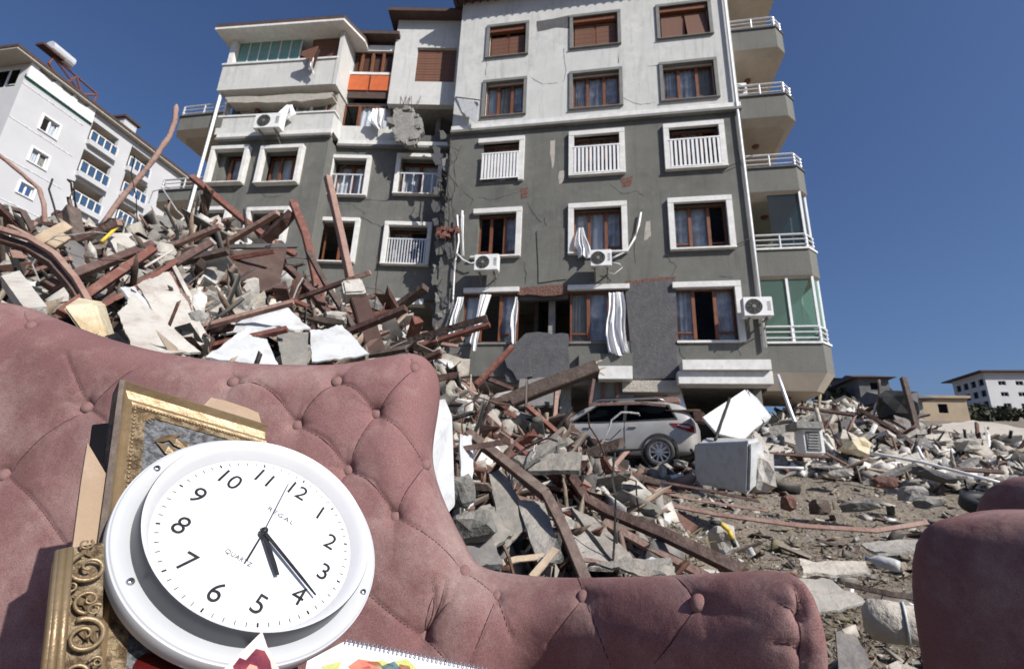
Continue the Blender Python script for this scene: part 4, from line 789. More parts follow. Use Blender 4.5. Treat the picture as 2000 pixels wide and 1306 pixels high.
OUTL = [(-330, 1560), (-330, 640), (-200, 600), (-90, 588), (0, 587), (40, 592), (80, 606), (150, 636), (230, 664), (330, 688), (430, 702), (540, 709), (640, 710), (700, 703), (760, 692), (805, 684), (832, 693), (850, 715), (855, 745), (850, 790), (841, 840), (837, 885), (848, 935), (870, 990), (900, 1050), (925, 1095), (955, 1113), (1020, 1122), (1100, 1128), (1250, 1126), (1400, 1119), (1500, 1113), (1550, 1113), (1582, 1130), (1605, 1165), (1622, 1220), (1636, 1290), (1642, 1370), (1650, 1560)]
BTN = [(50, 632), (168, 795), (10, 928), (455, 747), (580, 830), (657, 745), (733, 806), (805, 713), (678, 916), (822, 897), (770, 1008), (902, 1116), (823, 1246), (970, 1166), (1148, 1169), (1380, 1181), (320, 925), (455, 1040), (170, 1120), (560, 1180), (-150, 780), (-120, 1060)]
SEAM = [[(168, 795), (90, 850), (10, 928)], [(168, 795), (150, 735), (130, 690)], [(168, 795), (230, 745), (270, 715)], [(10, 928), (60, 965), (90, 1000), (170, 1120)], [(168, 795), (250, 850), (320, 925)], [(580, 830), (545, 775), (500, 745), (455, 747)], [(580, 830), (600, 795), (628, 765), (657, 745)], [(580, 830), (640, 860), (678, 916)],
        [(657, 745), (690, 755), (715, 780), (733, 806)], [(733, 806), (760, 770), (790, 735), (805, 713)], [(678, 916), (695, 870), (715, 835), (733, 806)], [(733, 806), (775, 830), (800, 860), (822, 897)], [(678, 916), (730, 940), (770, 1008)], [(770, 1008), (790, 960), (810, 925), (822, 897)], [(770, 1008), (830, 1040), (870, 1075), (902, 1116)],
        [(902, 1116), (935, 1135), (970, 1166)], [(823, 1246), (760, 1195), (715, 1155), (670, 1115)], [(823, 1246), (835, 1190), (850, 1150)], [(823, 1246), (855, 1200), (885, 1165)], [(970, 1166), (945, 1225), (915, 1300)], [(970, 1166), (985, 1205), (998, 1245)], [(1148, 1169), (1144, 1140), (1142, 1122)], [(1148, 1169), (1170, 1240), (1210, 1330)], [(1148, 1169), (1110, 1205), (1070, 1260)],
        [(1380, 1181), (1365, 1150), (1350, 1122)], [(1380, 1181), (1330, 1230), (1280, 1300)], [(678, 916), (650, 960), (620, 1020)], [(805, 713), (800, 700), (798, 688)], [(823, 1246), (862, 1275), (890, 1320)], [(50, 632), (30, 610), (20, 590)], [(320, 925), (455, 1040)], [(455, 1040), (580, 1100), (670, 1115)]]
PLEAT = [[(1578, 1140), (1583, 1180), (1580, 1240), (1579, 1330)], [(1530, 1180), (1560, 1190), (1577, 1212)], [(1518, 1258), (1550, 1258), (1577, 1275)], [(1586, 1150), (1588, 1175), (1582, 1205)], [(845, 1140), (850, 1190), (826, 1240)], [(870, 1130), (862, 1180), (830, 1242)]]
def segdist(Pn, poly, closed=False):
    best = np.full(len(Pn), 1e9); q = poly+[poly[0]] if closed else poly; bp = np.zeros_like(Pn)
    for a, b in zip(q, q[1:]):
        a = np.array(a); b = np.array(b); ab = b-a; t = np.clip(((Pn-a)@ab)/(ab@ab+1e-12), 0, 1); c = a+t[:, None]*ab; d = np.linalg.norm(Pn-c, axis=1); k = d < best; best[k] = d[k]; bp[k] = c[k]
    return best, bp
def inside(Pn, poly):
    r = np.zeros(len(Pn), bool); n = len(poly)
    for i in range(n):
        x1, y1 = poly[i]; x2, y2 = poly[(i+1) % n]; c = ((y1 > Pn[:, 1]) != (y2 > Pn[:, 1])); xx = (x2-x1)*(Pn[:, 1]-y1)/((y2-y1) if y2 != y1 else 1e-9)+x1; r ^= c & (Pn[:, 0] < xx)
    return r
outl = [suv(x, y, -.07) for x, y in OUTL]
# smooth the outline
def chaikin(p, n=2):
    for _ in range(n):
        q = []
        for i in range(len(p)): a = p[i]; b = p[(i+1) % len(p)]; q += [a*.75+b*.25, a*.25+b*.75]
        p = q
    return p
outl = chaikin(outl, 2)
btn = [suv(x, y, -.02) for x, y in BTN]; seams = [chaikin([suv(x, y, -.01) for x, y in s], 0) for s in SEAM]; pleats = [[suv(x, y, -.02) for x, y in s] for s in PLEAT]
def sofa_depth(Pn, d):
    T = .10; Rr = .095; t = np.clip(d/Rr, 0, 1); h = T*np.sqrt(np.clip(1-(1-t)**2, 0, 1))-T
    for k, b in enumerate(btn):
        r = np.linalg.norm(Pn-b, axis=1); th = np.arctan2(Pn[:, 1]-b[1], Pn[:, 0]-b[0]); h -= .0022*np.exp(-((r-.02)/.022)**2)*np.clip(np.cos(th*3.5+k*1.7+.8*np.sin(th*2+k)), 0, 1)**6; h -= .008*np.exp(-(r/.036)**1.3)+.010*np.exp(-(r/.013)**2)
    for s in seams:
        r, _ = segdist(Pn, s); h -= .0034*np.exp(-(r/.0028)**2)+.0032*np.exp(-(r/.028)**1.3)
    for s in pleats:
        r, _ = segdist(Pn, s); h -= .004*np.exp(-(r/.004)**2)+.0035*np.exp(-(r/.016)**1.4)
    # the low right hand part rolls away underneath
    u0 = suv(880, 1120)[0]; wgt = np.clip((Pn[:, 0]-u0)/.16, 0, 1); wgt = wgt*wgt*(3-2*wgt); vt = suv(1200, 1190)[1]; b = np.clip(vt-Pn[:, 1], 0, .2)
    h -= wgt*(3.4*b*b)
    h += .004*(fbm(Pn[:, 0]*9+3, Pn[:, 1]*9, 3, 5))*2
    return h+gcurve(Pn[:, 0])
st = .0042; U0, U1 = min(p[0] for p in outl), max(p[0] for p in outl); V0, V1 = min(p[1] for p in outl), max(p[1] for p in outl)
us = np.arange(U0-st, U1+st*2, st); vs = np.arange(V0-st, V1+st*2, st); UU, VV = np.meshgrid(us, vs); Pn = np.stack([UU.ravel(), VV.ravel()], 1)
ins = inside(Pn, outl); dist, cp = segdist(Pn, outl, True); nx = len(us); ny = len(vs); idx = np.arange(nx*ny).reshape(ny, nx)
near = (~ins) & (dist < st*1.5); ok = ins | near; Q = Pn.copy(); Q[near] = cp[near]; dd = np.where(ins, dist, 0)
hd = sofa_depth(Q, dd); W = OS+Q[:, :1]*RH+Q[:, 1:]*UPS+hd[:, None]*NS
ic = ins.reshape(ny, nx); okc = ok.reshape(ny, nx); cell = okc[:-1, :-1] & okc[:-1, 1:] & okc[1:, 1:] & okc[1:, :-1] & (ic[:-1, :-1] | ic[:-1, 1:] | ic[1:, 1:] | ic[1:, :-1])
Fa = np.stack([idx[:-1, :-1][cell], idx[:-1, 1:][cell], idx[1:, 1:][cell], idx[1:, :-1][cell]], 1)
Wb = OS+Q[:, :1]*RH+Q[:, 1:]*UPS+(-.13-.04*np.clip(dd/.08, 0, 1)+gcurve(Q[:, 0]))[:, None]*NS
u, inv = np.unique(Fa, return_inverse=True); Fr = inv.reshape(Fa.shape); n1 = len(u); VT = np.concatenate([W[u], Wb[u]]); FT = np.concatenate([Fr, Fr[:, ::-1]+n1])
# side wall between front and back borders
from collections import Counter
ec = {}
for f in Fr:
    for i in range(4):
        e = (int(f[i]), int(f[(i+1) % 4]))
        if (e[1], e[0]) in ec: del ec[(e[1], e[0])]
        else: ec[e] = 1
side = [(b, a, a+n1, b+n1) for a, b in ec]
sofa = thing('sofa', OS+RH*-.1+np.array([0, 0, -1-OS[2]]), 'dusty pink velvet sofa with buttoned back, clock and frames leaning on it', 'sofa')
me = bpy.data.meshes.new('backrest'); me.from_pydata((VT-OS).tolist(), [], FT.tolist()+side); me.materials.append(M['velvet']); me.shade_smooth(); o = bpy.data.objects.new('backrest', me); put(o, OS, sofa)
bmn = bmesh.new(); bmn.from_mesh(me); bmesh.ops.recalc_face_normals(bmn, faces=bmn.faces); bmn.to_mesh(me); bmn.free()
# buttons share one mesh
prof = [(.0001, .0075), (.005, .007), (.0095, .005), (.0125, .0015), (.0135, -.003), (.012, -.010)]
first = None
def button_at(b, d, parent, nrm=None):
    global first
    p = OS+RH*b[0]+UPS*b[1]+NS*d
    if first is None:
        first = MB().lathe(prof, (0, 0, 0), NS, RH, UPS, 24).build('button', M['velvet'], None, smooth=True, origin=(0, 0, 0)); COL.objects.unlink(first); fm = first.data
    o = bpy.data.objects.new('button', first.data); put(o, p, parent)
bd = sofa_depth(np.array(btn), np.minimum(segdist(np.array(btn), outl, True)[0], 1))
for b, d in zip(btn, bd): button_at(b, d+.0055, sofa)
mat('seam_thread', (.07, .03, .032), .95, (.05, .02, .022), 9, 0)
for s_ in seams+pleats:
    q_ = []
    for a_, b_ in zip(s_, s_[1:]):
        for t_ in np.linspace(0, 1, 10)[:-1]: q_.append(a_*(1-t_)+b_*t_)
    q_.append(s_[-1]); q_ = chaikin_open(q_) if False else q_
    q_ = np.array(q_); k_ = np.ones(9)/9; qq = np.stack([np.convolve(np.pad(q_[:, c_], 4, mode='edge'), k_, 'valid') for c_ in (0, 1)], 1); qq[0] = q_[0]; qq[-1] = q_[-1]
    io = inside(qq, outl); qq = qq[io]
    if len(qq) < 4: continue
    dq = segdist(qq, outl, True)[0]; hq = sofa_depth(qq, dq)+.0002; pts3 = OS+qq[:, :1]*RH+qq[:, 1:]*UPS+hq[:, None]*NS
    n_ = len(pts3); rr_ = [.00125*min(1, .35+min(i, n_-1-i)*.12) for i in range(n_)]
    MB().tube(pts3, rr_, 5).build('seam', M['seam_thread'], sofa, smooth=True)
# lower body, seat cushion and feet
def sp(u_, v_, n_): return OS+RH*u_+np.array([0, 0, 1])*v_-FH*n_
def rounded(name, u0, u1, v0, v1, n0, n1, m, parent, bev=.05, seg=5, spf=sp):
    mb = MB(); mb.hexa([spf(u0, v0, n0), spf(u1, v0, n0), spf(u1, v0, n1), spf(u0, v0, n1), spf(u0, v1, n0), spf(u1, v1, n0), spf(u1, v1, n1), spf(u0, v1, n1)])
    o = mb.build(name, m, parent); b_ = o.modifiers.new('b', 'BEVEL'); b_.width = bev; b_.segments = seg; autosmooth(o, 50); return o
rounded('base', -1.35, .2, -.93, -.55, .02, .5, M['velvet'], sofa); rounded('seat', -1.3, .18, -.56, -.42, .02, .52, M['velvet'], sofa)
rounded('base', -1.35, .2, -.93, -.40, -.16, .05, M['velvet'], sofa); rounded('base', .0, .5, -.93, -.42, .10, .30, M['velvet'], sofa)
for a, b in ((-1.3, .55), (.56, .55), (-1.3, -.1), (.56, -.1)): o = MB().tube([sp(a, -1.0, b), sp(a, -.92, b)], [.02, .03], 10).build('leg', M['wood_dark'], sofa)
# ---- dark armchair seen from its side, at the right
def superbox(name, C, ax, ay, az_, half, e, m, parent, n=40, dents=()):
    bm = bmesh.new(); bmesh.ops.create_uvsphere(bm, u_segments=n*2, v_segments=n, radius=1); vs_ = []
    for v in bm.verts:
        q = np.array(v.co); k = (abs(q[0])**e+abs(q[1])**e+abs(q[2])**e)**(-1/e); q = q*k
        w_ = C+ax*q[0]*half[0]+ay*q[1]*half[1]+az_*q[2]*half[2]
        for dpos, dr, damp in dents: w_ = w_-_n(ax*q[0]+ay*q[1]+az_*q[2])*damp*math.exp(-(np.linalg.norm(w_-dpos)/dr)**2)
        w_ = w_+_n(w_-C)*.012*float(fbm(np.array(w_[0]*6), np.array(w_[2]*6+w_[1]*3), 2, 4)); v.co = Vector(w_-C)
    me = bpy.data.meshes.new(name); bm.to_mesh(me); bm.free(); me.materials.append(m); me.shade_smooth(); o = bpy.data.objects.new(name, me); put(o, C, parent); return o
def adir(deg): a = rad(deg); return np.array([math.cos(a), math.sin(a), 0])
Z3 = np.array([0, 0, 1.])
ac1 = PD(1800, 1150, 1.22); ax = adir(-56); ay = adir(34)
arm = thing('armchair', (ac1[0]+.5, ac1[1]+.3, -1), 'dark shaded velvet armchair at the right edge, nearest its rounded arm', 'armchair')
C1 = ac1+ax*.20+ay*.30; C1[2] = -.485
superbox('arm', C1, ax, ay, Z3, (.30, .26, .485), 5, M['velvet'], arm, dents=[(PD(1905, 1030, 1.25), .06, .02)])
C2 = PD(1962, 955, 1.75)+ax*.16+ay*.16; C2[2] = -.36
superbox('backrest', C2, ax, ay, Z3, (.32, .16, .48), 4, M['velvet'], arm)
rounded('seat', 0, .55, -.6, -.45, 0, .5, M['velvet'], arm, spf=lambda u_, v_, n_: C1+ax*(u_+.2)-ay*(n_-.3)+Z3*(v_+.53))
# ================================================================= wall clock
CN = _n((.64120242, -.39586559, .65738109)); CC = np.array([-.43884335, .63820448, -.07070374]); PH = rad(50.026)
CA = _n(np.cross([0, 0, 1], CN)); CB = np.cross(CN, CA); UP12 = CA*math.cos(PH)+CB*math.sin(PH); RT3 = np.cross(UP12, CN)
clock = thing('wall_clock', CC-Z3*.12, 'round white wall clock with black numerals leaning on the pink sofa', 'clock')
mat('clock_white', (.47, .48, .495), .4, (.42, .43, .45), 4, .02, 60, dirt=(.55, .54, .52), dirt_amt=.25); mat('clock_grey', (.62, .64, .66), .35, (.55, .57, .6), 4, .02, 60, dirt=(.4, .4, .4), dirt_amt=.3)
mat('bezel_shade', (.07, .078, .09), .35, (.055, .06, .07), 3, .03, 60, dirt=(.14, .14, .15), dirt_amt=.3); mat('lip_white', (.60, .60, .61), .4, (.56, .56, .57), 4, .02, 60); mat('clock_face', (.68, .68, .69), .6, (.65, .65, .66), 3, 0, 40); mat('ink', (.012, .012, .014), .5); mat('ink_faint', (.09, .09, .10), .6); mat('hand_black', (.02, .02, .022), .35)
CK = [(.1640, -.022), (.1655, -.014), (.1656, -.0015), (.1650, -.0006), (.1638, -.0012), (.1632, .0008), (.1618, .0018), (.1540, .0008), (.1450, -.0028), (.1428, -.004)]
MB().lathe(CK, CC, CN, CA, CB, 160).build('rim', M['clock_white'], clock, smooth=True)
MB().lathe([(.1432, -.004), (.1430, .008), (.1426, .0215), (.1415, .0235)], CC, CN, CA, CB, 160).build('bezel_wall', M['bezel_shade'], clock, smooth=True)  # near-black colour paints in the shade on the bezel's outer wall
MB().lathe([(.1415, .0235), (.1395, .0225), (.134, .015), (.130, .007), (.1275, .0015), (.1265, -.001)], CC, CN, CA, CB, 160).build('bezel', M['lip_white'], clock, smooth=True)
MB().lathe([(.0001, -.0015), (.127, -.0015)], CC, CN, CA, CB, 128).build('face', M['clock_face'], clock)
MB().lathe([(.0001, .0135), (.1325, .0135)], CC, CN, CA, CB, 96).build('glass', M['glass_clear'], clock)
MB().lathe([(.0001, -.024), (.164, -.022)], CC, CN, CA, CB, 96).build('back', M['clock_white'], clock)
def cpt(r, deg, h=0.): a = rad(deg); return CC+CN*h+r*(UP12*math.cos(a)+RT3*math.sin(a))
CMAT = Matrix([[RT3[i], UP12[i], CN[i], 0] for i in range(3)]+[[0, 0, 0, 1]])
def text(s, C, size, name, m, parent, sx=1., rot=0., bold=0., fr=None, sp_=1.0):
    cu = bpy.data.curves.new('t', 'FONT'); cu.body = s; cu.size = size; cu.align_x = 'CENTER'; cu.align_y = 'CENTER'; cu.extrude = .0002; cu.offset = bold; cu.space_character = sp_
    o = bpy.data.objects.new('t', cu); COL.objects.link(o); dg = bpy.context.evaluated_depsgraph_get(); me = bpy.data.meshes.new_from_object(o.evaluated_get(dg)); bpy.data.objects.remove(o)
    me.name = name; me.transform((fr or CMAT) @ Matrix.Rotation(rot, 4, 'Z') @ Matrix.Diagonal((sx, 1, 1, 1))); me.materials.clear(); me.materials.append(m)
    return put(bpy.data.objects.new(name, me), C, parent)
for i in range(1, 13): text(str(i), cpt(.0955, i*30, -.0010), .0362, 'numeral', M['ink'], clock, bold=.0, sx=.95)
text('REGAL', cpt(.042, 6, -.0010), .0095, 'lettering', M['ink_faint'], clock, sx=1.25, sp_=1.25); text('QUARTZ', cpt(.045, 186, -.0010), .0085, 'lettering', M['ink_faint'], clock, sx=1.0, sp_=1.1)
mt = MB(); mh = MB()
for i in range(60):
    a = rad(i*6); d = UP12*math.cos(a)+RT3*math.sin(a); s = np.cross(CN, d); big = i % 5 == 0; w_ = .0011 if big else .0006; l0, l1 = (.1165, .1215)
    c0 = CC+d*l0-CN*.0012; c1 = CC+d*l1-CN*.0012; (mt if big else mh).hexa([c0-s*w_, c1-s*w_, c1+s*w_, c0+s*w_]+[q+CN*.0003 for q in (c0-s*w_, c1-s*w_, c1+s*w_, c0+s*w_)])
mt.build('hour_mark', M['ink'], clock); mh.build('minute_mark', M['ink_faint'], clock)
def cang(px, py, h=.006):
    d = ray(px, py); O = CC+CN*h; t = (O@CN)/(d@CN); q = d*t-O; return math.atan2(q@RT3, q@UP12), math.hypot(q@RT3, q@UP12)
def hand(px, py, w0, w1, h, m, name, tail=0.015):
    a, L_ = cang(px, py, h); d = UP12*math.cos(a)+RT3*math.sin(a); s = np.cross(CN, d); O = CC+CN*h; pts = [O-d*tail-s*w0, O-d*tail+s*w0, O+d*L_*.75+s*(w0+w1)/2*1.1, O+d*L_+s*w1, O+d*L_-s*w1, O+d*L_*.75-s*(w0+w1)/2*1.1]
    return MB().prism(pts, CN, .0006).build(name, m, clock)
hand(542, 1122, .0036, .0026, .004, M['hand_black'], 'hour_hand', .004); hand(617, 1161, .0026, .0012, .006, M['hand_black'], 'minute_hand', .006); hand(567, 938, .0005, .0004, .008, M['ink_faint'], 'second_hand', .004)
a, L_ = cang(483, 1092, .008); hand(483, 1092, .0009, .0011, .0078, M['hand_black'], 'second_hand_tail', 0)
MB().lathe([(.0001, .011), (.004, .010), (.0055, .004), (.0055, -.001)], CC, CN, CA, CB, 20).build('hub', M['hand_black'], clock, smooth=True)
for x, y in ((306, 915), (254, 1136), (709, 1156), (688, 963)):
    a, r = cang(x, y, .001); small = x == 688; C_ = CC+(UP12*math.cos(a)+RT3*math.sin(a))*min(r, .1605 if small else .156)
    t_ = RT3*math.cos(a)-UP12*math.sin(a); dd_ = UP12*math.cos(a)+RT3*math.sin(a); rr = .0012 if small else .0042
    MB().lathe([(.0001, .004), (rr*.8, .0038), (rr, .002), (rr, -.001)], C_, CN, CA, CB, 14).build('screw', M['black'] if small else M['silver'], clock, smooth=True)
    if not small: MB().lathe([(.0001, .0062), (rr*.4, .0058), (rr*.45, .0035)], C_, CN, CA, CB, 10).build('screw', M['black'], clock)
# ================================================================= picture frames and odds on the seat
mat('gold', (.31, .23, .135), .42, (.2, .14, .075), 9, .15, 60, metal=.45, dirt=(.16, .11, .07), dirt_amt=.7)
mat('gold_deep', (.32, .245, .15), .5, (.10, .065, .035), 60, .9, 90, metal=.55, lo=.42, hi=.58)
mat('leather', (.17, .175, .18), .45, (.06, .06, .065), 130, 1.0, 120, lo=.42, hi=.58); mat('cardboard', (.36, .26, .18), .9, (.27, .19, .125), 3, .5, 90, dirt=(.46, .38, .3), dirt_amt=.5); mat('felt', (.008, .008, .01), .95, spec=.05)
FN = CN; FO = CC-CN*.045
def onp(px, py, off=0.): d = ray(px, py); O = FO+CN*off; return d*((O@CN)/(d@CN))
tl = onp(238, 754); tr0 = onp(515, 838); ex = _n(tr0-tl); ey = _n(np.cross(CN, ex)); 
bl_ = onp(205, 1010)
if ey@(bl_-tl) > 0: ey = -ey
# keep the frame's own right angle but lean the side as the photograph shows
ey2 = _n(bl_-tl)
Wf = np.linalg.norm(tr0-tl); Hf = .46
def fq(u_, v_, h=0.): return tl+ex*u_+ey2*v_+CN*h
pf = thing('gold_picture_frame', fq(Wf/2, Hf)-Z3*.02, 'large gilt picture frame with embossed grey leather panel behind the clock', 'picture frame')
wd = .034
def mould(a, b, inn_a, inn_b, name, m):
    mb = MB(); prof_ = [(0, -.004), (0, .012), (.12, .014), (.3, .004), (.65, .0), (.9, .003), (1, .002), (1, -.004)]
    for t, h in prof_: mb.v += [tuple(a+(inn_a-a)*t+CN*h), tuple(b+(inn_b-b)*t+CN*h)]
    n = len(prof_)
    for i in range(n): j = (i+1) % n; mb.f.append((2*i, 2*i+1, 2*j+1, 2*j)); mb.c.append(None); mb.m.append(0)
    mb.f += [tuple(range(0, 2*n, 2)), tuple(range(1, 2*n, 2))[::-1]]; mb.c += [None]*2; mb.m += [0]*2
    return mb.build(name, m, pf)
mould(fq(0, 0), fq(Wf, 0), fq(wd*.45, wd), fq(Wf, wd), 'top_moulding', M['gold']); mould(fq(0, 0), fq(0, Hf), fq(wd*.45, wd), fq(wd*.45, Hf), 'side_moulding', M['gold'])
MB().prism([fq(-.006, -.001, .010), fq(.0, -.001, .012), fq(.0, Hf, .012), fq(-.006, Hf, .010)], CN, .03).build('edge', M['wood_dark'], pf)
MB().prism([fq(.005, .005, -.006), fq(Wf, .005, -.006), fq(Wf, Hf, -.006), fq(.005, Hf, -.006)], CN, .01).build('backing', M['black'], pf)
def strip(u0, v0, u1, v1, h, t, m, name): return MB().prism([fq(u0, v0, h), fq(u1, v0, h), fq(u1, v1, h), fq(u0, v1, h)], CN, t).build(name, m, pf)
strip(wd*.45, wd, Wf, wd+.016, .002, .006, M['gold_deep'], 'beaded_band'); strip(wd*.45, wd+.0161, wd*.45+.018, Hf, .002, .006, M['gold_deep'], 'beaded_band')
strip(wd*.45+.0181, wd+.0161, Wf, Hf, .0, .004, M['leather'], 'leather_panel')
for k in range(44): # beads along the inner edges
    c = fq(wd*.45+.004+k*(Wf-wd*.45)/44, wd+.004, .003); MB().lathe([(.0001, .0022), (.0018, .0015), (.0024, -.001)], c, CN, ex, np.cross(CN, ex), 7).build('bead', M['gold'], pf)
for k in range(34): c = fq(wd*.45+.004, wd+.008+k*.0075, .003); MB().lathe([(.0001, .0022), (.0018, .0015), (.0024, -.001)], c, CN, ex, np.cross(CN, ex), 7).build('bead', M['gold'], pf)
def leafm(c, d, l, w_, m, par, nn=CN, name='embossed_leaf', h=.0035):
    if par is not pf:
        for e_ in (c, c+_n(d)*l):
            x_, y_ = proj(e_); lo_ = 141-(y_-1069)*.078+4; hi_ = 203-(y_-1058)*.018-2
            if not (lo_ < x_ < hi_ and y_ > 1066): return None
    d = _n(d); s = np.cross(nn, d); pts = [c, c+d*l*.3+s*w_, c+d*l*.7+s*w_*.7, c+d*l, c+d*l*.7-s*w_*.7, c+d*l*.3-s*w_]; mid = c+d*l*.5+nn*h; mb = MB(); mb.add(pts+[mid, c+d*l*.25+nn*h*.8], [(0, 1, 7), (1, 2, 6, 7), (2, 3, 6), (3, 4, 6), (4, 5, 7, 6), (5, 0, 7)]); return mb.build(name, m, par)
cc_ = fq(wd*.45+.012, wd+.012, .002)
for k in range(6): an = rad(-5+k*20); leafm(cc_, ex*math.cos(an)+ey2*math.sin(an), .022, .0028, M['gold'], pf)
# embossed lettering-like flourish: a pointed gilt relief
for a, b, l, w_ in (((305, 862), (372, 905), .05, .008), ((322, 850), (385, 885), .045, .007), ((340, 880), (395, 898), .04, .006), ((300, 862), (345, 850), .03, .005)):
    p0 = onp(*a, .004); p1 = onp(*b, .004); leafm(p0, p1-p0, np.linalg.norm(p1-p0)*1.25, w_, M['gold'], pf, h=.007, name='gilt_relief')
# torn card behind the frame corner and brown card strip at its left
def card(name, pts, off, th, m, label, cat):
    q = [onp(x, y, off) for x, y in pts]; return tag(MB().prism(q, CN, th).build(name, m, bevel=0), label, cat)
card('torn_card', [(385, 800), (400, 789), (412, 776), (440, 782), (480, 795), (505, 806), (513, 835), (512, 880), (400, 860)], -.014, .003, M['cardboard'], 'torn greyish card sticking out above the top edge of the gilt frame', 'card')
card('cardboard_strip', [(171, 864), (209, 928), (214, 925), (212, 960), (205, 1000), (195, 1080), (190, 1330), (95, 1330), (143, 1060), (158, 945)], .004, .006, M['cardboard'], 'brown backing board with a slanted torn top left of the clock', 'board')
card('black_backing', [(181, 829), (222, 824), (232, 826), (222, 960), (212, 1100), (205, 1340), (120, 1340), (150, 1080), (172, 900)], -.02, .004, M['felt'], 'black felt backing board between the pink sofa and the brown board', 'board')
# ornate frame, lower left
og = thing('ornate_gold_frame', onp(150, 1400, .05), 'ornate gilt frame length with scroll relief at the lower left beside the clock', 'picture frame')
def op(px, py, off=.0): return onp(px, py, .05+off)
MB().prism([op(112, 1076, .004), op(141, 1069, .004), op(121, 1320, .004), op(85, 1340, .004)], CN, .02).build('bead_moulding', M['gold'], og, bevel=.003)
MB().prism([op(141, 1069, -.004), op(203, 1058, -.004), op(198, 1330, -.004), op(120, 1340, -.004)], CN, .012).build('frame_body', M['gold_deep'], og)
mb_ = [op(116, 1073, .008), op(88, 1330, .008)]
for i in range(4):
    a = op(115+i*7, 1076-i*1.6, .006+.002*(i % 2)); b = op(87+i*9, 1335, .006+.002*(i % 2)); MB().tube([a, b], .0035, 8).build('moulding_ridge', M['gold'], og, smooth=True)
def spiral(c, r, turns, d0, ccw=1, wdt=.0042):
    pts = []; rs = []; n = 34
    for k in range(n):
        t = k/(n-1); an = d0+ccw*turns*2*math.pi*t; rr = r*(1-t*.88); e1 = ex; e2 = np.cross(CN, ex); pts.append(c+(e1*math.cos(an)+e2*math.sin(an))*rr+CN*(.002+.004*t)); rs.append(wdt*(1-.55*t))
    return MB().tube(pts, rs, 7).build('scroll', M['gold'], og, smooth=True)
for k, (x, y) in enumerate(((172, 1112), (161, 1246), (158, 1390))):
    c = op(x, y); sg = 1 if k % 2 == 0 else -1; spiral(c, .018, 1.5, 2.2, sg, .0026); spiral(c+ey2*.034+ex*.003*sg, .012, 1.3, 5, -sg, .0019); spiral(c-ey2*.026-ex*.006*sg, .007, 1.2, 1, -sg, .0014); spiral(c+ey2*.022-ex*.012*sg, .006, 1.2, 3, sg, .0013)
    for q in range(16):
        an = q*.392+random.random()*.3; r0 = .024+random.random()*.008; e2 = np.cross(CN, ex); d = ex*math.cos(an)+e2*math.sin(an)
        if abs(r0*math.cos(an)) < .015: leafm(c+d*r0-ex*0, d*.5+e2*.9*math.cos(an)+ex*.3*sg, .017, .0034, M['gold'], og, h=.0045)
    for q in range(10):
        u_ = (q % 5-2)*.008; v_ = .043+(q//5)*.016; leafm(c+ey2*v_+ex*u_, ey2*random.uniform(-1, 1)+ex*random.uniform(-1, 1), .016, .003, M['gold'], og, h=.004)
# black sheet over a dark area and lacquered red thing at the bottom
card('dark_sheet', [(205, 985), (222, 1150), (262, 1235), (330, 1290), (430, 1310), (430, 1400), (195, 1400)], -.012, .004, M['black'], 'black sheet over the dark area below the lower left of the clock rim', 'board')
mat('lacquer', (.03, .004, .004), .12, (.10, .008, .006), 6, .2, 10, coat=.6)
c = onp(340, 1345, -.02); o = superbox('red_vase', c, ex, -ey2, CN, (.06, .042, .03), 2.4, M['lacquer'], None, 20); tag(o, 'glossy dark red lacquered vase mostly hidden below the clock', 'vase')
# snapshot corner in front of the rim
mat('photo_paper', (.68, .55, .5), .3, (.6, .42, .38), 40, .05, 60); mat('photo_dark', (.08, .015, .03), .3, (.22, .04, .05), 60, .1, 60)
mat('photo_skin', (.65, .3, .22), .3, (.5, .2, .15), 60)
def inf(px, py, off): return onp(px, py, .045+off)
sn = MB().prism([inf(425, 1318, .03), inf(512, 1232, .03), inf(522, 1262, .03), inf(552, 1318, .03)], CN, .003).build('snapshot', M['photo_paper']); tag(sn, 'corner of a creased floral photo print leaning on the bottom of the clock', 'photo')
for pts, m in (([(455, 1300), (468, 1283), (480, 1288), (500, 1266), (517, 1270), (528, 1290), (532, 1312), (460, 1315)], 'photo_dark'), ([(476, 1312), (488, 1296), (502, 1300), (506, 1314)], 'photo_skin')):
    h = .0305 if m == 'photo_dark' else .031; MB().prism([inf(x, y, h) for x, y in pts], CN, .0003).build('print', M[m], sn)
# spiral bound album lower centre
ab = thing('spiral_album', PD(800, 1330, .6), 'white spiral bound picture calendar with red and green print at the bottom edge', 'calendar')
NA = _n(np.array([.1, -.45, .9])); A0_ = PD(672, 1250, .66)
def ap(px, py, off=0.): d = ray(px, py); O = A0_+NA*off; return d*((O@NA)/(d@NA))
MB().prism([ap(672, 1252), ap(800, 1277), ap(962, 1312), ap(970, 1500), ap(560, 1500), ap(600, 1290)], NA, .008).build('page_block', M['cloth_white'], ab)
mat('print_red', (.7, .14, .1), .4, (.75, .3, .2), 30); mat('print_green', (.45, .5, .12), .4, (.6, .6, .3), 30); mat('print_dark', (.08, .12, .14), .4, (.2, .3, .3), 60)
for pts, m in (([(680, 1300), (700, 1286), (740, 1292), (760, 1312), (700, 1330)], 'print_red'), ([(715, 1292), (748, 1288), (770, 1300), (745, 1306)], 'print_green'), ([(745, 1300), (770, 1290), (790, 1312), (750, 1320)], 'print_dark'), ([(770, 1290), (795, 1286), (815, 1305), (790, 1312)], 'print_green'), ([(780, 1296), (800, 1300), (812, 1330), (776, 1320)], 'print_red'), ([(700, 1302), (722, 1300), (730, 1312)], 'print_dark'), ([(628, 1300), (668, 1290), (650, 1330)], 'print_green')):
    MB().prism([ap(x, y, .0006) for x, y in pts], NA, .0003).build('print', M[m], ab)
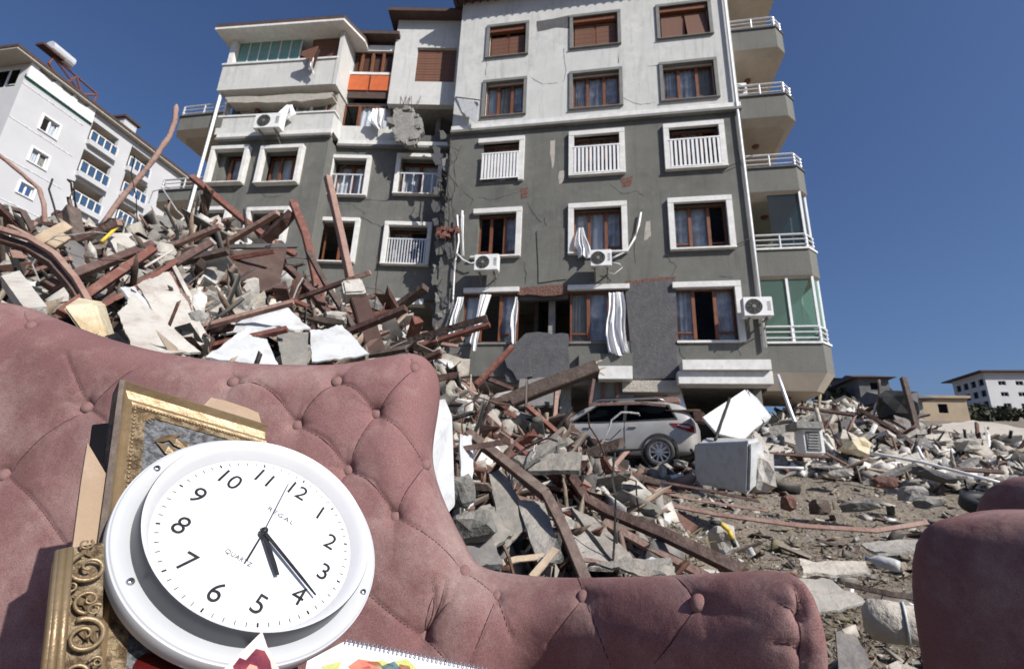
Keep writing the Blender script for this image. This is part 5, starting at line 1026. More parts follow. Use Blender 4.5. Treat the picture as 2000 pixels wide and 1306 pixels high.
for k in range(34):
    t = k/33; x = 676+t*280; y = 1252+t*58; c = ap(x, y, .001); a_ = _n(ap(x+10, y+2)-c); up_ = _n(np.cross(a_, NA)); pts = [c+NA*.0035*math.sin(q)+up_*.0035*math.cos(q)+a_*.0008*q for q in np.linspace(0, 5.4, 9)]
    MB().tube(pts, .0006, 5).build('binding_ring', M['silver'], ab)
ZB = np.full((140, 210), 1e9)
def zone(poly, dep, pad=0):
    q = [(x, y) for x, y in poly]; cx = sum(x for x, y in q)/len(q); cy = sum(y for x, y in q)/len(q)
    gx, gy = np.meshgrid(np.arange(210)*10+5-50, np.arange(140)*10+5-20); pp = np.stack([gx.ravel(), gy.ravel()], 1).astype(float); k = inside(pp, q)
    if pad: k |= segdist(pp, q, True)[0] < pad
    k = k.reshape(140, 210); f_ = P(cx, cy, dep)[1]/dep; ZB[k] = np.minimum(ZB[k], dep*f_)
def zline(pts, w_):
    gx, gy = np.meshgrid(np.arange(210)*10+5-50, np.arange(140)*10+5-20); pp = np.stack([gx.ravel(), gy.ravel()], 1).astype(float)
    d, _ = segdist(pp, [(p[0], p[1]) for p in pts]); k = (d < w_/2+6).reshape(140, 210); dep = min(P(*p)[1] for p in pts); ZB[k] = np.minimum(ZB[k], dep)
def clear(pts, size=.3, keep=.04):
    """loose pieces do not lie on top of the larger ones already placed"""
    pts = pts.copy(); c = pts@RM; z = -c[:, 2]; px = 1000+FPX*c[:, 0]/z; py = 653-FPX*c[:, 1]/z; ix = np.clip(((px+50)/10).astype(int), 0, 209); iy = np.clip(((py+20)/10).astype(int), 0, 139)
    return pts[(pts[:, 1] > ZB[iy, ix]+.05) | (ZB[iy, ix] > 1e8) | (rng.random(len(pts)) < keep)]
# ================================================================= beams, boards and slabs one can pick out of the heap
P0 = P
def P(px, py, Y):
    """depths of the left heap were noted as distances along the line of sight"""
    if Y < 7 and px < 900:
        a = az(max(px, -80), 600); f = math.cos(a)*1.04; t = min(1, max(0, (px-780)/120)); Y = Y*(f*(1-t)+t)
    return P0(px, py, Y)
def beam(name, pts, wpx, m, label, cat='beam', asp=1.0, group=None, twist=0., parent=None, rot=None, c_=False):
    """box or channel section swept along pixel points (px, py, depth); wpx is its apparent width in photo pixels"""
    zline(pts, wpx); q = [Vector(P(*p)) for p in pts]; k = sum(-(RM.T@np.array(p))[2] for p in q)/len(q)/FPX; w_ = wpx*k*.76; h_ = w_*asp; rings = []
    for i, p in enumerate(q):
        t = (q[min(i+1, len(q)-1)]-q[max(i-1, 0)]).normalized(); v = p.normalized(); a = t.cross(v).normalized(); b = a.cross(t).normalized()
        an = rad(twist)+(i*.02); a, b = a*math.cos(an)+b*math.sin(an), b*math.cos(an)-a*math.sin(an)
        j = lambda: random.uniform(-.03, .03)*w_
        rings.append([p+a*(w_/2*sx+j())+b*(h_/2*sy+j()) for sx, sy in ((-1, -1), (1, -1), (1, 1), (-1, 1))])
    # extra rings so that edges are not ruler straight
    rr = [rings[0]]
    for A_, B_ in zip(rings, rings[1:]):
        for s in range(1, 4): rr.append([A_[e].lerp(B_[e], s/3)+Vector((random.uniform(-1, 1), random.uniform(-1, 1), random.uniform(-1, 1)))*w_*.03*(s < 3) for e in range(4)])
    mb = MB()
    vs_ = [p for r in rr for p in r]; fs = []
    for i in range(len(rr)-1):
        for e in range(4): fs.append((i*4+e, i*4+(e+1) % 4, (i+1)*4+(e+1) % 4, (i+1)*4+e))
    fs += [(0, 3, 2, 1), tuple(len(vs_)-4+e for e in range(4))]; mb.add(vs_, fs); o = mb.build(name, m, parent, bevel=w_*.05)
    return tag(o, label, cat, group) if not parent else o
def sheet(name, pts, m, label, cat, th=.012, crumple=.0, parent=None, group=None, n=11, folds=0., seed=0):
    """bent sheet through pixel points with depth; first four are TL, TR, BR, BL of a patch"""
    zone([p[:2] for p in pts], min(p[2] for p in pts), 4); a, b, c, d = [P(*p) for p in pts[:4]]; nrm = _n(np.cross(b-a, d-a)); 
    if nrm@a > 0: nrm = -nrm
    mb = MB(); sz = np.linalg.norm(b-a); F_ = []
    for j in range(n+1):
        for i in range(n+1):
            s, t = i/n, j/n; p = (a*(1-s)+b*s)*(1-t)+(d*(1-s)+c*s)*t; z = crumple*1.5*sz*float(fbm(np.array(s*3.1+seed*7.3), np.array(t*3.1), 3, seed))*2+folds*sz*abs(math.sin((s*1.7+t*.8+seed)*4)); e = crumple*sz*.35
            p = p+nrm*z+np.array([random.uniform(-e, e) if i in (0, n) or j in (0, n) else 0 for _ in range(3)]); F_.append(p)
    N_ = (n+1)**2; vs_ = F_+[p-nrm*th for p in F_]; fs = []
    for j in range(n):
        for i in range(n): k = j*(n+1)+i; f = (k, k+1, k+n+2, k+n+1); fs += [f, tuple(x+N_ for x in f[::-1])]
    for i in range(n):
        for k0, k1 in ((i, i+1), ((n)*(n+1)+i+1, n*(n+1)+i), ((i+1)*(n+1), i*(n+1)), (i*(n+1)+n, (i+1)*(n+1)+n)): fs.append((k1, k0, k0+N_, k1+N_))
    mb.add(vs_, fs); o = mb.build(name, m, parent); autosmooth(o, 35); return tag(o, label, cat, group) if not parent else o
def slab(name, pts, m, label, cat, th=.12, parent=None, group=None):
    zone([p[:2] for p in pts], min(p[2] for p in pts), 4); q = [P(*p) for p in pts]; c = sum(q)/len(q); nrm = np.zeros(3)
    for a, b in zip(q, q[1:]+q[:1]): nrm += np.cross(a-c, b-c)
    nrm = _n(nrm); nrm = -nrm if nrm@c > 0 else nrm; o = MB().prism(q, nrm, th).build(name, m, parent, bevel=min(.02, th*.12)); return tag(o, label, cat, group) if not parent else o
def rock(name, px, py, Y, wpx, hpx, m, label, cat, dpx=None, seed=0, group=None, sharp=True, tilt=0):
    zone([(px-wpx/2, py-hpx/2), (px+wpx/2, py-hpx/2), (px+wpx/2, py+hpx/2), (px-wpx/2, py+hpx/2)], Y); C = P(px, py, Y); k = -(RM.T@C)[2]/FPX; r = random.Random(seed); bm = bmesh.new(); bmesh.ops.create_icosphere(bm, subdivisions=2, radius=1)
    for v in bm.verts:
        q = np.array(v.co); e = 9.; q = q*(abs(q[0])**e+abs(q[1])**e+abs(q[2])**e)**(-1/e); f = 1+.75*float(fbm(np.array(q[0]*1.4+seed*3.7), np.array(q[2]*1.4+q[1]+seed), 3, seed+2)); v.co = Vector((q[0]*wpx/2*k*f, q[1]*(dpx or (wpx+hpx)/2)/2*k*f, q[2]*hpx/2*k*f))
    bmesh.ops.rotate(bm, verts=bm.verts, matrix=Euler((0, rad(tilt), r.uniform(-.5, .5))).to_matrix()); me = bpy.data.meshes.new(name); bm.to_mesh(me); bm.free(); me.materials.append(m); o = bpy.data.objects.new(name, me); put(o, C, None)
    return tag(o, label, cat, group)
R_, B_ = 'rust_red', 'rust_brown'
B = [
 ('bent_beam', [(-60, 438, 3.3), (0, 447, 3.2), (60, 466, 3.1), (108, 497, 3.0), (146, 543, 2.95), (172, 588, 2.9)], 14, 'wood_pink', 'pinkish bent beam curving down over the left end of the heap'),
 ('bent_beam', [(-60, 462, 3.35), (0, 466, 3.25), (60, 486, 3.15), (105, 516, 3.05), (140, 560, 3.0), (160, 592, 2.95)], 22, B_, 'dark rusty bent beam lying just under the pinkish curved one'),
 ('thin_rod', [(-10, 296, 5.2), (38, 335, 5.1), (76, 368, 5.0), (86, 400, 5), (88, 440, 5)], 8, 'wood_pink', 'thin bent pinkish rod rising against the white building at the far left'),
 ('splintered_pole', [(345, 205, 5.6), (341, 240, 5.6), (330, 268, 5.6), (300, 312, 5.6), (250, 372, 5.7), (196, 445, 5.8)], 9, 'wood_pink', 'tall crooked pole rising to a point against the blue sky'),
 ('rusty_beam', [(374, 345, 5.8), (470, 425, 5.6), (540, 478, 5.5), (578, 498, 5.5)], 15, 'rust_red', 'rusty beam slanting down from the left balcony to the heap'),
 ('rusty_beam', [(118, 612, 2.9), (210, 548, 3.0), (300, 486, 3.1)], 21, R_, 'red brown beam slanting up right above the cream block'),
 ('rusty_beam', [(195, 592, 3.1), (300, 538, 3.2), (412, 474, 3.3)], 20, B_, 'brown square beam parallel to and right of the red brown one'),
 ('rusty_beam', [(150, 624, 3.0), (270, 560, 3.1), (345, 510, 3.2)], 12, R_, 'thin red brown beam between the two thick slanting beams'),
 ('dark_beam', [(92, 560, 3.4), (190, 520, 3.5), (300, 478, 3.6)], 22, B_, 'dark brown beam behind the curved beam, rising to the right'),
 ('dark_beam', [(398, 482, 4.4), (480, 482, 4.4), (580, 480, 4.5)], 11, 'black', 'black bar lying level across the top of the heap'),
 ('upright_beam', [(572, 394, 4.8), (596, 455, 4.7), (612, 520, 4.6), (628, 600, 4.5)], 19, R_, 'red painted beam standing steeply in front of the left wing'),
 ('upright_pole', [(640, 346, 5.2), (652, 400, 5.1), (668, 470, 5.1), (684, 545, 5.0)], 17, 'wood_pink', 'pale pinkish timber standing before the lower left windows'),
 ('dark_beam', [(602, 492, 4.4), (640, 560, 4.2), (694, 645, 3.9)], 13, 'wood_dark', 'thin black timber slanting down beside the red upright beam'),
 ('dark_beam', [(560, 520, 4.3), (610, 570, 4.2), (668, 650, 4.0)], 17, B_, 'dark brown timber slanting below the red upright beam'),
 ('box_beam', [(694, 566, 3.7), (715, 630, 3.6), (736, 694, 3.5)], 44, 'board_brown', 'wide dark brown box post tilted in front of the collapsed corner'),
 ('pale_stick', [(338, 520, 3.2), (375, 590, 3.1), (424, 672, 3.0)], 11, 'plaster_white', 'white edged rusty stick running down through the white panels'),
 ('pale_stick', [(325, 525, 3.22), (360, 590, 3.12), (410, 668, 3.02)], 10, R_, 'rusty strip beside the white edged stick in the panels'),
 ('forked_timber', [(66, 476, 3.8), (130, 442, 3.9)], 24, 'wood_pale', 'pale squared timber end above the curved beam at left'),
 ('forked_timber', [(96, 484, 3.7), (128, 464, 3.8)], 20, 'wood_pale', 'second pale timber end just below the first at left'),
 ('ribbed_pipe', [(86, 506, 3.3), (128, 532, 3.3)], 15, 'silver', 'short silver pipe lying below the curved beam'),
 ('bent_strip', [(-30, 408, 4.6), (12, 405, 4.6), (45, 415, 4.6), (70, 462, 4.6)], 13, 'wood_dark', 'dark brown arched strip at the left edge of the heap'),
 ('dark_post', [(138, 410, 4.5), (148, 460, 4.4), (155, 505, 4.3)], 30, 'wood_dark', 'thick dark post standing on the left crest of the heap'),
 ('yellow_stick', [(198, 472, 4.2), (228, 444, 4.3)], 6, 'yellow', 'short yellow stick on the crest left of centre'),
 ('brown_plank', [(343, 452, 4.8), (404, 448, 4.8)], 13, 'wood_dark', 'short brown plank lying flat under the left balcony'),
 ('brown_plank', [(418, 468, 4.9), (492, 452, 4.9)], 11, 'wood_pale', 'pale plank lying flat right of the short brown plank'),
 ('pale_stick', [(282, 522, 3.0), (338, 488, 3.1)], 5, 'plaster_white', 'thin white lath along the brown square beam'),
 ('rusty_beam', [(378, 528, 3.9), (440, 498, 4.0)], 13, R_, 'short red beam below the black level bar'),
 ('pale_stick', [(504, 490, 4.2), (545, 525, 4.1)], 6, 'plaster_white', 'thin white strip beside the dark brown panel'),
 ('pale_stick', [(384, 582, 3.4), (430, 605, 3.4), (478, 630, 3.4)], 6, 'plaster_white', 'thin white lath low in the middle of the heap'),
 ('rusty_beam', [(800, 662, 4.6), (895, 676, 4.6)], 8, 'wood_pink', 'pinkish bar lying level above the sofa corner'),
 ('square_timber', [(940, 806, 4.6), (1050, 760, 4.7), (1166, 718, 4.8)], 34, 'wood_dark', 'thick dark timber raised to the right with a splintered end'),
 ('square_timber', [(884, 848, 4.3), (945, 800, 4.6)], 18, B_, 'brown timber joining the thick dark timber at its lower end'),
 ('red_bar', [(930, 752, 5.2), (1002, 676, 5.4)], 13, R_, 'bright rusty bar pointing at the broken wall slab'),
 ('red_bar', [(905, 722, 5.0), (928, 770, 4.9), (945, 805, 4.8)], 12, 'wood_pink', 'short pinkish bar leaning behind the dark timber'),
 ('red_bar', [(894, 764, 4.9), (970, 812, 4.8), (1052, 858, 4.7)], 11, R_, 'long thin red bar passing under the dark timber'),
 ('red_bar', [(944, 736, 5.6), (1012, 764, 5.6)], 10, B_, 'dark red bar below the broken grey wall slab'),
 ('red_bar', [(922, 826, 4.2), (1030, 880, 4.1)], 20, B_, 'dull red plate lying under the long rail'),
 ('rail', [(914, 846, 3.1), (990, 905, 2.9), (1066, 966, 2.7)], 25, B_, 'upper half of the long bent brown rail nearest the sofa'),
 ('rail', [(1066, 964, 2.7), (1100, 1030, 2.55), (1146, 1140, 2.35)], 27, B_, 'lower half of the long bent brown rail, dropping to the sofa'),
 ('rail', [(1112, 925, 3.4), (1150, 978, 3.3), (1190, 1000, 3.25), (1300, 1045, 3.0), (1452, 1118, 2.75)], 27, B_, 'long brown channel rail running right to the sofa arm'),
 ('rail', [(1180, 1020, 3.2), (1280, 1075, 3.0), (1390, 1132, 2.8)], 20, 'wood_pink', 'paler flange strip below the long channel rail'),
 ('rail', [(1088, 812, 5.0), (1150, 868, 4.8), (1205, 922, 4.6), (1240, 962, 4.5), (1272, 1004, 4.4)], 17, B_, 'slim brown rail passing in front of the car'),
 ('thin_pole', [(1087, 764, 5.3), (1084, 805, 5.2), (1078, 852, 5.1)], 11, 'wood_pink', 'short pinkish upright pole left of the car'),
 ('flat_bar', [(1268, 978, 4.6), (1400, 1004, 4.5), (1560, 1026, 4.4), (1710, 1036, 4.4), (1812, 1020, 4.5)], 11, 'wood_pink', 'long pale brown flat bar lying across the dusty ground'),
 ('flat_bar', [(1262, 936, 6.2), (1370, 955, 6.1), (1482, 978, 6.0)], 7, B_, 'thin dark rusty bar on the ground in front of the car'),
 ('flat_bar', [(1250, 950, 5.8), (1350, 975, 5.7), (1500, 998, 5.6)], 6, 'wood_pink', 'paler thin bar parallel to the thin dark one'),
 ('flat_bar', [(1255, 945, 6.0), (1310, 962, 5.9)], 16, R_, 'stubby orange rusty block on the ground by the white block'),
 ('plank', [(936, 1110, 2.3), (1010, 1092, 2.4), (1066, 1086, 2.45)], 17, 'wood_pale', 'pale plank lying just above the sofa arm at left'),
 ('plank', [(1038, 1128, 2.2), (1086, 1072, 2.4)], 19, 'wood_pale', 'short pale plank with nail holes between two others'),
 ('plank', [(1140, 1092, 2.45), (1200, 1104, 2.4), (1262, 1118, 2.35)], 12, 'wood_pink', 'thin pinkish plank just above the sofa arm'),
 ('plank', [(1150, 930, 4.0), (1190, 945, 3.9), (1225, 965, 3.9)], 12, R_, 'short rusty plate right of the folded lining'),
 ('leaning_bar', [(1519, 732, 13.2), (1545, 805, 12.8), (1576, 882, 12.4)], 7, 'metal_white', 'pale metal bar leaning under the lowest balcony', ),
 ('white_pipe', [(1700, 884, 11.5), (1800, 902, 10.8), (1952, 942, 9.9)], 6, 'pvc_white', 'long white pipe lying across the rubble at the right'),
 ('white_pipe', [(1500, 912, 10.2), (1570, 914, 10)], 5, 'pvc_white', 'short white strip on the ground right of the white block'),
 ('white_pipe', [(1792, 872, 10.5), (1803, 895, 10.3)], 5, 'pvc_white', 'tiny white stub standing over the long white pipe'),
 ('leaning_post', [(1764, 738, 15), (1778, 790, 14.6), (1795, 858, 14.2)], 13, 'wood_dark', 'tall dark post leaning on the right rubble bank'),
 ('thin_rod', [(1717, 742, 16), (1718, 790, 15.8)], 5, 'wood_dark', 'thin dark rod upright left of the leaning post'),
 ('thin_rod', [(1620, 700+130, 14), (1640, 870, 13)], 5, B_, 'thin rusty rod low on the right bank'),
 ('rusty_beam', [(1680, 800, 15), (1760, 848, 14), (1800, 880, 13)], 10, B_, 'brown beam sloping down the right bank under the leaning post'),
 ('rusty_beam', [(1560, 795, 15.5), (1680, 812, 15)], 8, B_, 'brown beam lying high on the right rubble bank'),
 ('rusty_beam', [(1500, 885, 11), (1620, 893, 11)], 7, B_, 'dark bar lying level at the foot of the air conditioner'),
 ('rusty_beam', [(1860, 915, 11), (1960, 922, 11)], 9, B_, 'brown bar at the right below the flat concrete slab'),
 ('plank', [(1650, 1140, 4.0), (1740, 1160, 3.9), (1830, 1172, 3.9)], 14, 'wood_dark', 'dark weathered plank on the ground by the armchair'),
 ('plank', [(1150, 790, 9.5), (1250, 787, 9.7), (1300, 792, 9.7)], 8, B_, 'dark brown board lying on the roof of the car'),
 ('plank', [(1160, 700+40, 13), (1152, 790, 12.5)], 8, B_, 'brown door jamb standing behind the car'),
 ('dark_bar', [(1425, 778, 9.2), (1412, 815, 8.6), (1397, 858, 8.0)], 6, 'black', 'black bar standing up from the tilted white block'),
]
for i, b in enumerate(B):
    nm, pts, wpx, m, lab = b[:5]; asp = {'flat_bar': .5, 'box_beam': .5, 'plank': .4, 'brown_plank': .4, 'thin_rod': 1, 'rail': .9}.get(nm, .9)
    rnd = nm in ('ribbed_pipe', 'white_pipe', 'thin_rod', 'yellow_stick', 'leaning_bar', 'dark_bar', 'splintered_pole')
    cat = nm.split('_')[-1]
    if rnd:
        k = sum(-(RM.T@P(*p))[2] for p in pts)/len(pts)/FPX; pp_ = [np.array(P(*p)) for p in pts]; fine = []
        for a_, b_ in zip(pp_, pp_[1:]):
            for s_ in range(4): fine.append(a_*(1-s_/4)+b_*s_/4+rng.normal(0, 1, 3)*wpx*k*(.05 if nm == 'splintered_pole' else .02)*(s_ > 0))
        fine.append(pp_[-1]); rr = [wpx*k/2*(1+(.10 if nm == 'splintered_pole' else .06)*math.sin(j*2.3)+(.1*random.random() if nm == 'splintered_pole' else 0)) for j in range(len(fine))]
        if nm == 'splintered_pole': rr[0] *= .5
        o = tag(MB().tube(fine, rr, 9).build(nm, M[m], smooth=True), lab, cat)
    else: beam(nm, pts, wpx, M[m], lab, cat, asp, twist=random.uniform(12, 38))
# ribs of the pipe, cap of the box post, splinters of the thick timber
slab('plaster_chunk', [(667, 546, 3.68), (706, 541, 3.7), (714, 562, 3.66), (716, 570, 3.6), (672, 572, 3.6)], M['plaster_white'], 'white plaster cap on the brown box post', 'plaster chunk', .12)
for k in range(9): a = (1150+random.uniform(-6, 12), 712+random.uniform(-8, 16), 4.75); MB_ = beam('splinter', [a, (a[0]+random.uniform(8, 34), a[1]+random.uniform(-12, 14), 4.8)], random.uniform(2, 5), M['wood_pale'], 'pale splinter at the broken end of the thick dark timber', 'splinter', .5, 'splinters at the timber end')
S = [
 ('painted_sheet', [(268, 556, 3.0), (330, 530, 3.1), (412, 668, 2.9), (350, 690, 2.8)], 'plaster_white', 'white painted torn panel with rusty edge in the heap left of centre', .012, .05),
 ('painted_sheet', [(230, 612, 2.7), (262, 575, 2.8), (392, 690, 2.6), (262, 688, 2.5)], 'plaster_white', 'broad off-white crumpled panel just above the sofa back', .012, .06),
 ('painted_sheet', [(236, 560, 2.95), (262, 560, 3.0), (330, 640, 2.9), (300, 650, 2.85)], 'sheet_white', 'narrow white folded panel strip beside the dark gap', .012, .06),
 ('grey_slab_strip', [(2, 538, 2.7), (38, 528, 2.75), (92, 598, 2.5), (48, 602, 2.45)], 'plaster_white', 'dusty grey plaster strip at the left end above the sofa', .05, .01),
 ('crumpled_metal', [(428, 652, 2.9), (548, 588, 3.1), (606, 640, 3.0), (478, 645, 2.8)], 'sheet_white', 'upper white metal cover with a peaked fold in the centre of the heap', .01, .03),
 ('crumpled_metal', [(400, 700, 2.6), (478, 640, 2.8), (512, 644, 2.8), (545, 716, 2.6)], 'sheet_white', 'lower white metal cover dropping behind the sofa back', .01, .02),
 ('crumpled_metal', [(540, 646, 2.8), (602, 650, 2.85), (600, 716, 2.65), (552, 718, 2.6)], 'membrane', 'dark sheet standing in for the shaded inside between the white metal covers', .01, .03),  # dark sheet stands in for the shade inside the metal cover
 ('crumpled_metal', [(606, 646, 2.9), (668, 634, 3.0), (722, 692, 2.8), (610, 708, 2.7)], 'sheet_white', 'bent bluish white metal cover at the right of the group', .01, .05),
 ('brown_board', [(430, 490, 4.0), (560, 484, 4.1), (545, 560, 3.8), (455, 580, 3.7)], 'board_brown', 'large dark brown board under the black level bar', .02, .02),
 ('plaster_slab', [(210, 455, 4.4), (262, 455, 4.5), (290, 492, 4.3), (232, 505, 4.2)], 'plaster_white', 'pale flat plaster slab on the crest with a dark notch', .04, .03),
 ('plaster_slab', [(262, 458, 4.2), (302, 475, 4.3), (312, 488, 4.1), (288, 500, 4.1)], 'concrete_pale', 'small pinkish plaster slab where the slanting beams meet', .03, .03),
 ('tarpaulin', [(284, 424, 5.0), (332, 415, 5.1), (340, 450, 4.9), (300, 462, 4.8)], 'membrane', 'grey crumpled tarpaulin on the crest before the white building', .02, .12),
 ('grey_board', [(120, 470, 3.9), (165, 470, 4), (165, 520, 3.8), (150, 530, 3.7)], 'wall_patch', 'grey green board leaning under the dark post', .02, .02),
 ('white_scrap', [(388, 440, 4.9), (430, 428, 5.0), (440, 446, 4.9), (400, 455, 4.8)], 'plaster_white', 'bright white scrap below the lowest left window', .02, .12),
 ('lining_sheet', [(1000, 892, 3.4), (1090, 848, 3.6), (1106, 862, 3.5), (1025, 908, 3.3)], 'membrane', 'stiff grey lining sheet raised like a tongue left of the car', .03, .03),
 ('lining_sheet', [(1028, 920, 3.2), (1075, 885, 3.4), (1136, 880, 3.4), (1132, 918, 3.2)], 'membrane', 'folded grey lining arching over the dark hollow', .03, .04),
 ('lining_sheet', [(955, 925, 2.9), (980, 915, 3.0), (1040, 1015, 2.7), (985, 1075, 2.5)], 'membrane', 'grey torn lining hanging left of the long rail', .02, .08),
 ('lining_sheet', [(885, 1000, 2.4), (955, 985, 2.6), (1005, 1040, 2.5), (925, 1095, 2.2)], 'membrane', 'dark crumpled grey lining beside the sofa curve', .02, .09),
 ('lining_sheet', [(1010, 975, 2.8), (1062, 980, 2.8), (1100, 1090, 2.4), (1050, 1100, 2.4)], 'concrete', 'grey curved lining under the bend of the long rail', .02, .06),
 ('lining_sheet', [(1115, 990, 3.1), (1160, 1010, 3.1), (1262, 1112, 2.6), (1210, 1112, 2.55)], 'membrane', 'long tan grey lining strip under the channel rail', .02, .05),
 ('lining_sheet', [(1095, 1010, 3.0), (1120, 1015, 3.0), (1215, 1110, 2.6), (1130, 1105, 2.5)], 'concrete', 'grey lining strip left of the tan grey one', .02, .06),
 ('lining_sheet', [(895, 1040, 2.2), (960, 1050, 2.3), (985, 1100, 2.2), (930, 1105, 2.1)], 'wall_patch', 'dark grey lining pad touching the sofa curve', .03, .06),
 ('grey_foil', [(896, 848, 2.7), (922, 850, 2.8), (926, 985, 2.5), (905, 998, 2.4)], 'sheet_white', 'narrow bluish white foil strip right of the white board', .01, .08),
 ('grey_board', [(1015, 740, 5.6), (1100, 735, 5.8), (1090, 790, 5.4), (1010, 795, 5.2)], 'wall_patch', 'dark board lying behind the thick dark timber', .03, .03),
 ('mat', [(1465, 1140, 3.6), (1620, 1130, 3.9), (1700, 1180, 3.8), (1560, 1200, 3.3)], 'concrete', 'grey scrap of lining on the ground behind the sofa arm', .012, .03),
 ('mat', [(1680, 1060, 4.9), (1790, 1052, 5.0), (1830, 1072, 4.8), (1715, 1082, 4.6)], 'concrete', 'flat greyish board on the ground left of the armchair', .02, .02),
 ('mat', [(1560, 1092, 4.2), (1690, 1098, 4.3), (1700, 1120, 4.1), (1570, 1115, 4.0)], 'concrete_pale', 'warped pale lining strip in the middle of the open ground', .02, .03),
 ('blue_board', [(1632, 1232, 3.0), (1672, 1240, 3.0), (1705, 1300, 2.8), (1640, 1330, 2.7)], 'wall_patch', 'blue grey board corner on the ground at the end of the sofa arm', .02, .02),
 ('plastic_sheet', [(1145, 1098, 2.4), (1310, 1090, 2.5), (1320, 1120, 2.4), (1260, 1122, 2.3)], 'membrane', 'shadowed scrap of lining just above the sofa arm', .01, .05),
 ('flat_slab', [(1790, 835, 17), (1900, 820, 19), (2060, 846, 17), (2040, 872, 15.5)], 'concrete_pale', 'big pale concrete slab lying flat at the right edge', .25, .01),
 ('flat_slab', [(1800, 850, 15), (1858, 846, 15.5), (1866, 890, 13.5), (1815, 885, 13.5)], 'concrete_pale', 'pale slab tilted below the leaning post', .2, .02),
 ('flat_slab', [(1868, 860, 14), (1918, 848, 14.5), (1940, 885, 13), (1900, 895, 12.6)], 'concrete_pale', 'smaller pale slab leaning against the flat one', .2, .02),
 ('roof_sheet', [(1690, 820, 14.8), (1762, 818, 15), (1790, 872, 13.6), (1742, 868, 13.4)], 'board_brown', 'dark brown torn roofing sagging down the right bank', .04, .06),
 ('roof_sheet', [(1740, 800, 15.5), (1800, 838, 15), (1830, 880, 13.6), (1788, 885, 13.4)], 'wall_patch', 'dark grey torn roofing beside the leaning post', .04, .05),
]
for i, (nm, pts, m, lab, th, cr) in enumerate(S): sheet(nm, pts, M[m], lab, nm.split('_')[-1], th, cr, seed=i+1)
# named odd things
def solid(name, front, back, m, label, cat, bevel=.02):
    """box like solid from 4 front and 4 back pixel points"""
    zone([p[:2] for p in front], min(p[2] for p in front), 5); zone([p[:2] for p in back], min(p[2] for p in front), 5); f = [P(*p) for p in front]; b = [P(*p) for p in back]; return tag(MB().hexa(f+b).build(name, m, bevel=bevel), label, cat)
solid('furniture_board', [(121, 600, 2.62), (166, 662, 2.5), (208, 660, 2.45), (186, 592, 2.6)], [(150, 580, 2.9), (180, 640, 2.8), (225, 655, 2.75), (205, 590, 2.85)], M['cream'], 'cream furniture panel with brown stain just behind the sofa back', 'board', .01)
solid('wood_block', [(14, 490, 3.2), (20, 505, 3.15), (56, 507, 3.1), (44, 482, 3.2)], [(20, 480, 3.4), (24, 500, 3.4), (60, 498, 3.4), (50, 478, 3.4)], M['wood_pink'], 'beige square block in the dark gap under the curved beam', 'block', .01)
slab('leaning_board', [(848, 782, 1.9), (870, 778, 1.95), (884, 812, 1.9), (890, 985, 1.75), (872, 1006, 1.7), (850, 940, 1.7), (838, 880, 1.7)], M['sheet_white'], 'tall white board standing right behind the sofa corner', 'board', .03)
slab('broken_board', [(1372, 814, 10.2), (1455, 760, 10.8), (1474, 786, 10.6), (1490, 824, 10.2), (1474, 836, 10), (1452, 858, 9.8), (1400, 846, 9.9)], M['trim_white'], 'bright white kite shaped panel propped between the car and the void', 'board', .06)
slab('broken_board', [(1458, 758, 10.9), (1480, 776, 10.8), (1508, 812, 10.6), (1494, 824, 10.4), (1478, 812, 10.5)], M['sheet_white'], 'smaller white panel edge at the right of the kite shaped one', 'board', .2)
slab('broken_board', [(1474, 838, 10.0), (1488, 850, 9.9), (1500, 872, 9.7), (1505, 890, 9.6), (1490, 880, 9.6), (1468, 850, 9.9)], M['concrete_pale'], 'pale broken slab piece right below the kite shaped panel', 'board', .2)
wbx = solid('tilted_block', [(1353, 864, 8.0), (1360, 946, 8.2), (1462, 968, 7.2), (1466, 858, 6.9)], [(1376, 852, 8.8), (1380, 930, 8.9), (1506, 934, 7.9), (1490, 852, 7.6)], M['sheet_white'], 'big tilted white block with crushed right end in front of the car', 'block', .05)
bmq = bmesh.new(); bmq.from_mesh(wbx.data); bmesh.ops.subdivide_edges(bmq, edges=[e for e in bmq.edges if e.calc_length() > .3], cuts=9, use_grid_fill=True); bmq.normal_update()
for v in bmq.verts: v.co += v.normal*(.11*float(fbm(np.array(v.co.x*2.2+v.co.y), np.array(v.co.z*2.2+3), 4, 6))-.02)
bmq.to_mesh(wbx.data); bmq.free(); autosmooth(wbx, 30)
rock('crushed_end', 1482, 922, 7.6, 34, 74, M['plaster_white'], 'crushed white foam face at the right end of the tilted white block', 'foam chunk', 60, 5)
wh = thing('standing_ac_unit', P(1590, 884, 12), 'air conditioner standing on end under a grey lid on the right bank', 'air conditioner')
def pbox(x0, y0, x1, y1, Y, dep, name, m, parent): a = P(x0, y1, Y); b = P(x1, y0, Y); mb = MB(); mb.box((a[0], Y, a[2]), (b[0], Y+dep, b[2])); return mb.build(name, m, parent, bevel=.01)
pbox(1573, 838, 1606, 884, 12, .5, 'casing', M['plastic_white'], wh); pbox(1578, 843, 1601, 880, 11.98, .018, 'grille', M['trim_grey'], wh); pbox(1556, 823, 1608, 836, 11.9, .7, 'lid', M['concrete'], wh)
for k in range(6): pbox(1579, 846+k*5.6, 1600, 848+k*5.6, 11.96, .018, 'grille_bar', M['plastic_white'], wh)
rock('charred_bundle', 1752, 793, 15.6, 62, 58, M['black'], 'round black charred bundle high on the right bank', 'bundle', 60, 8)
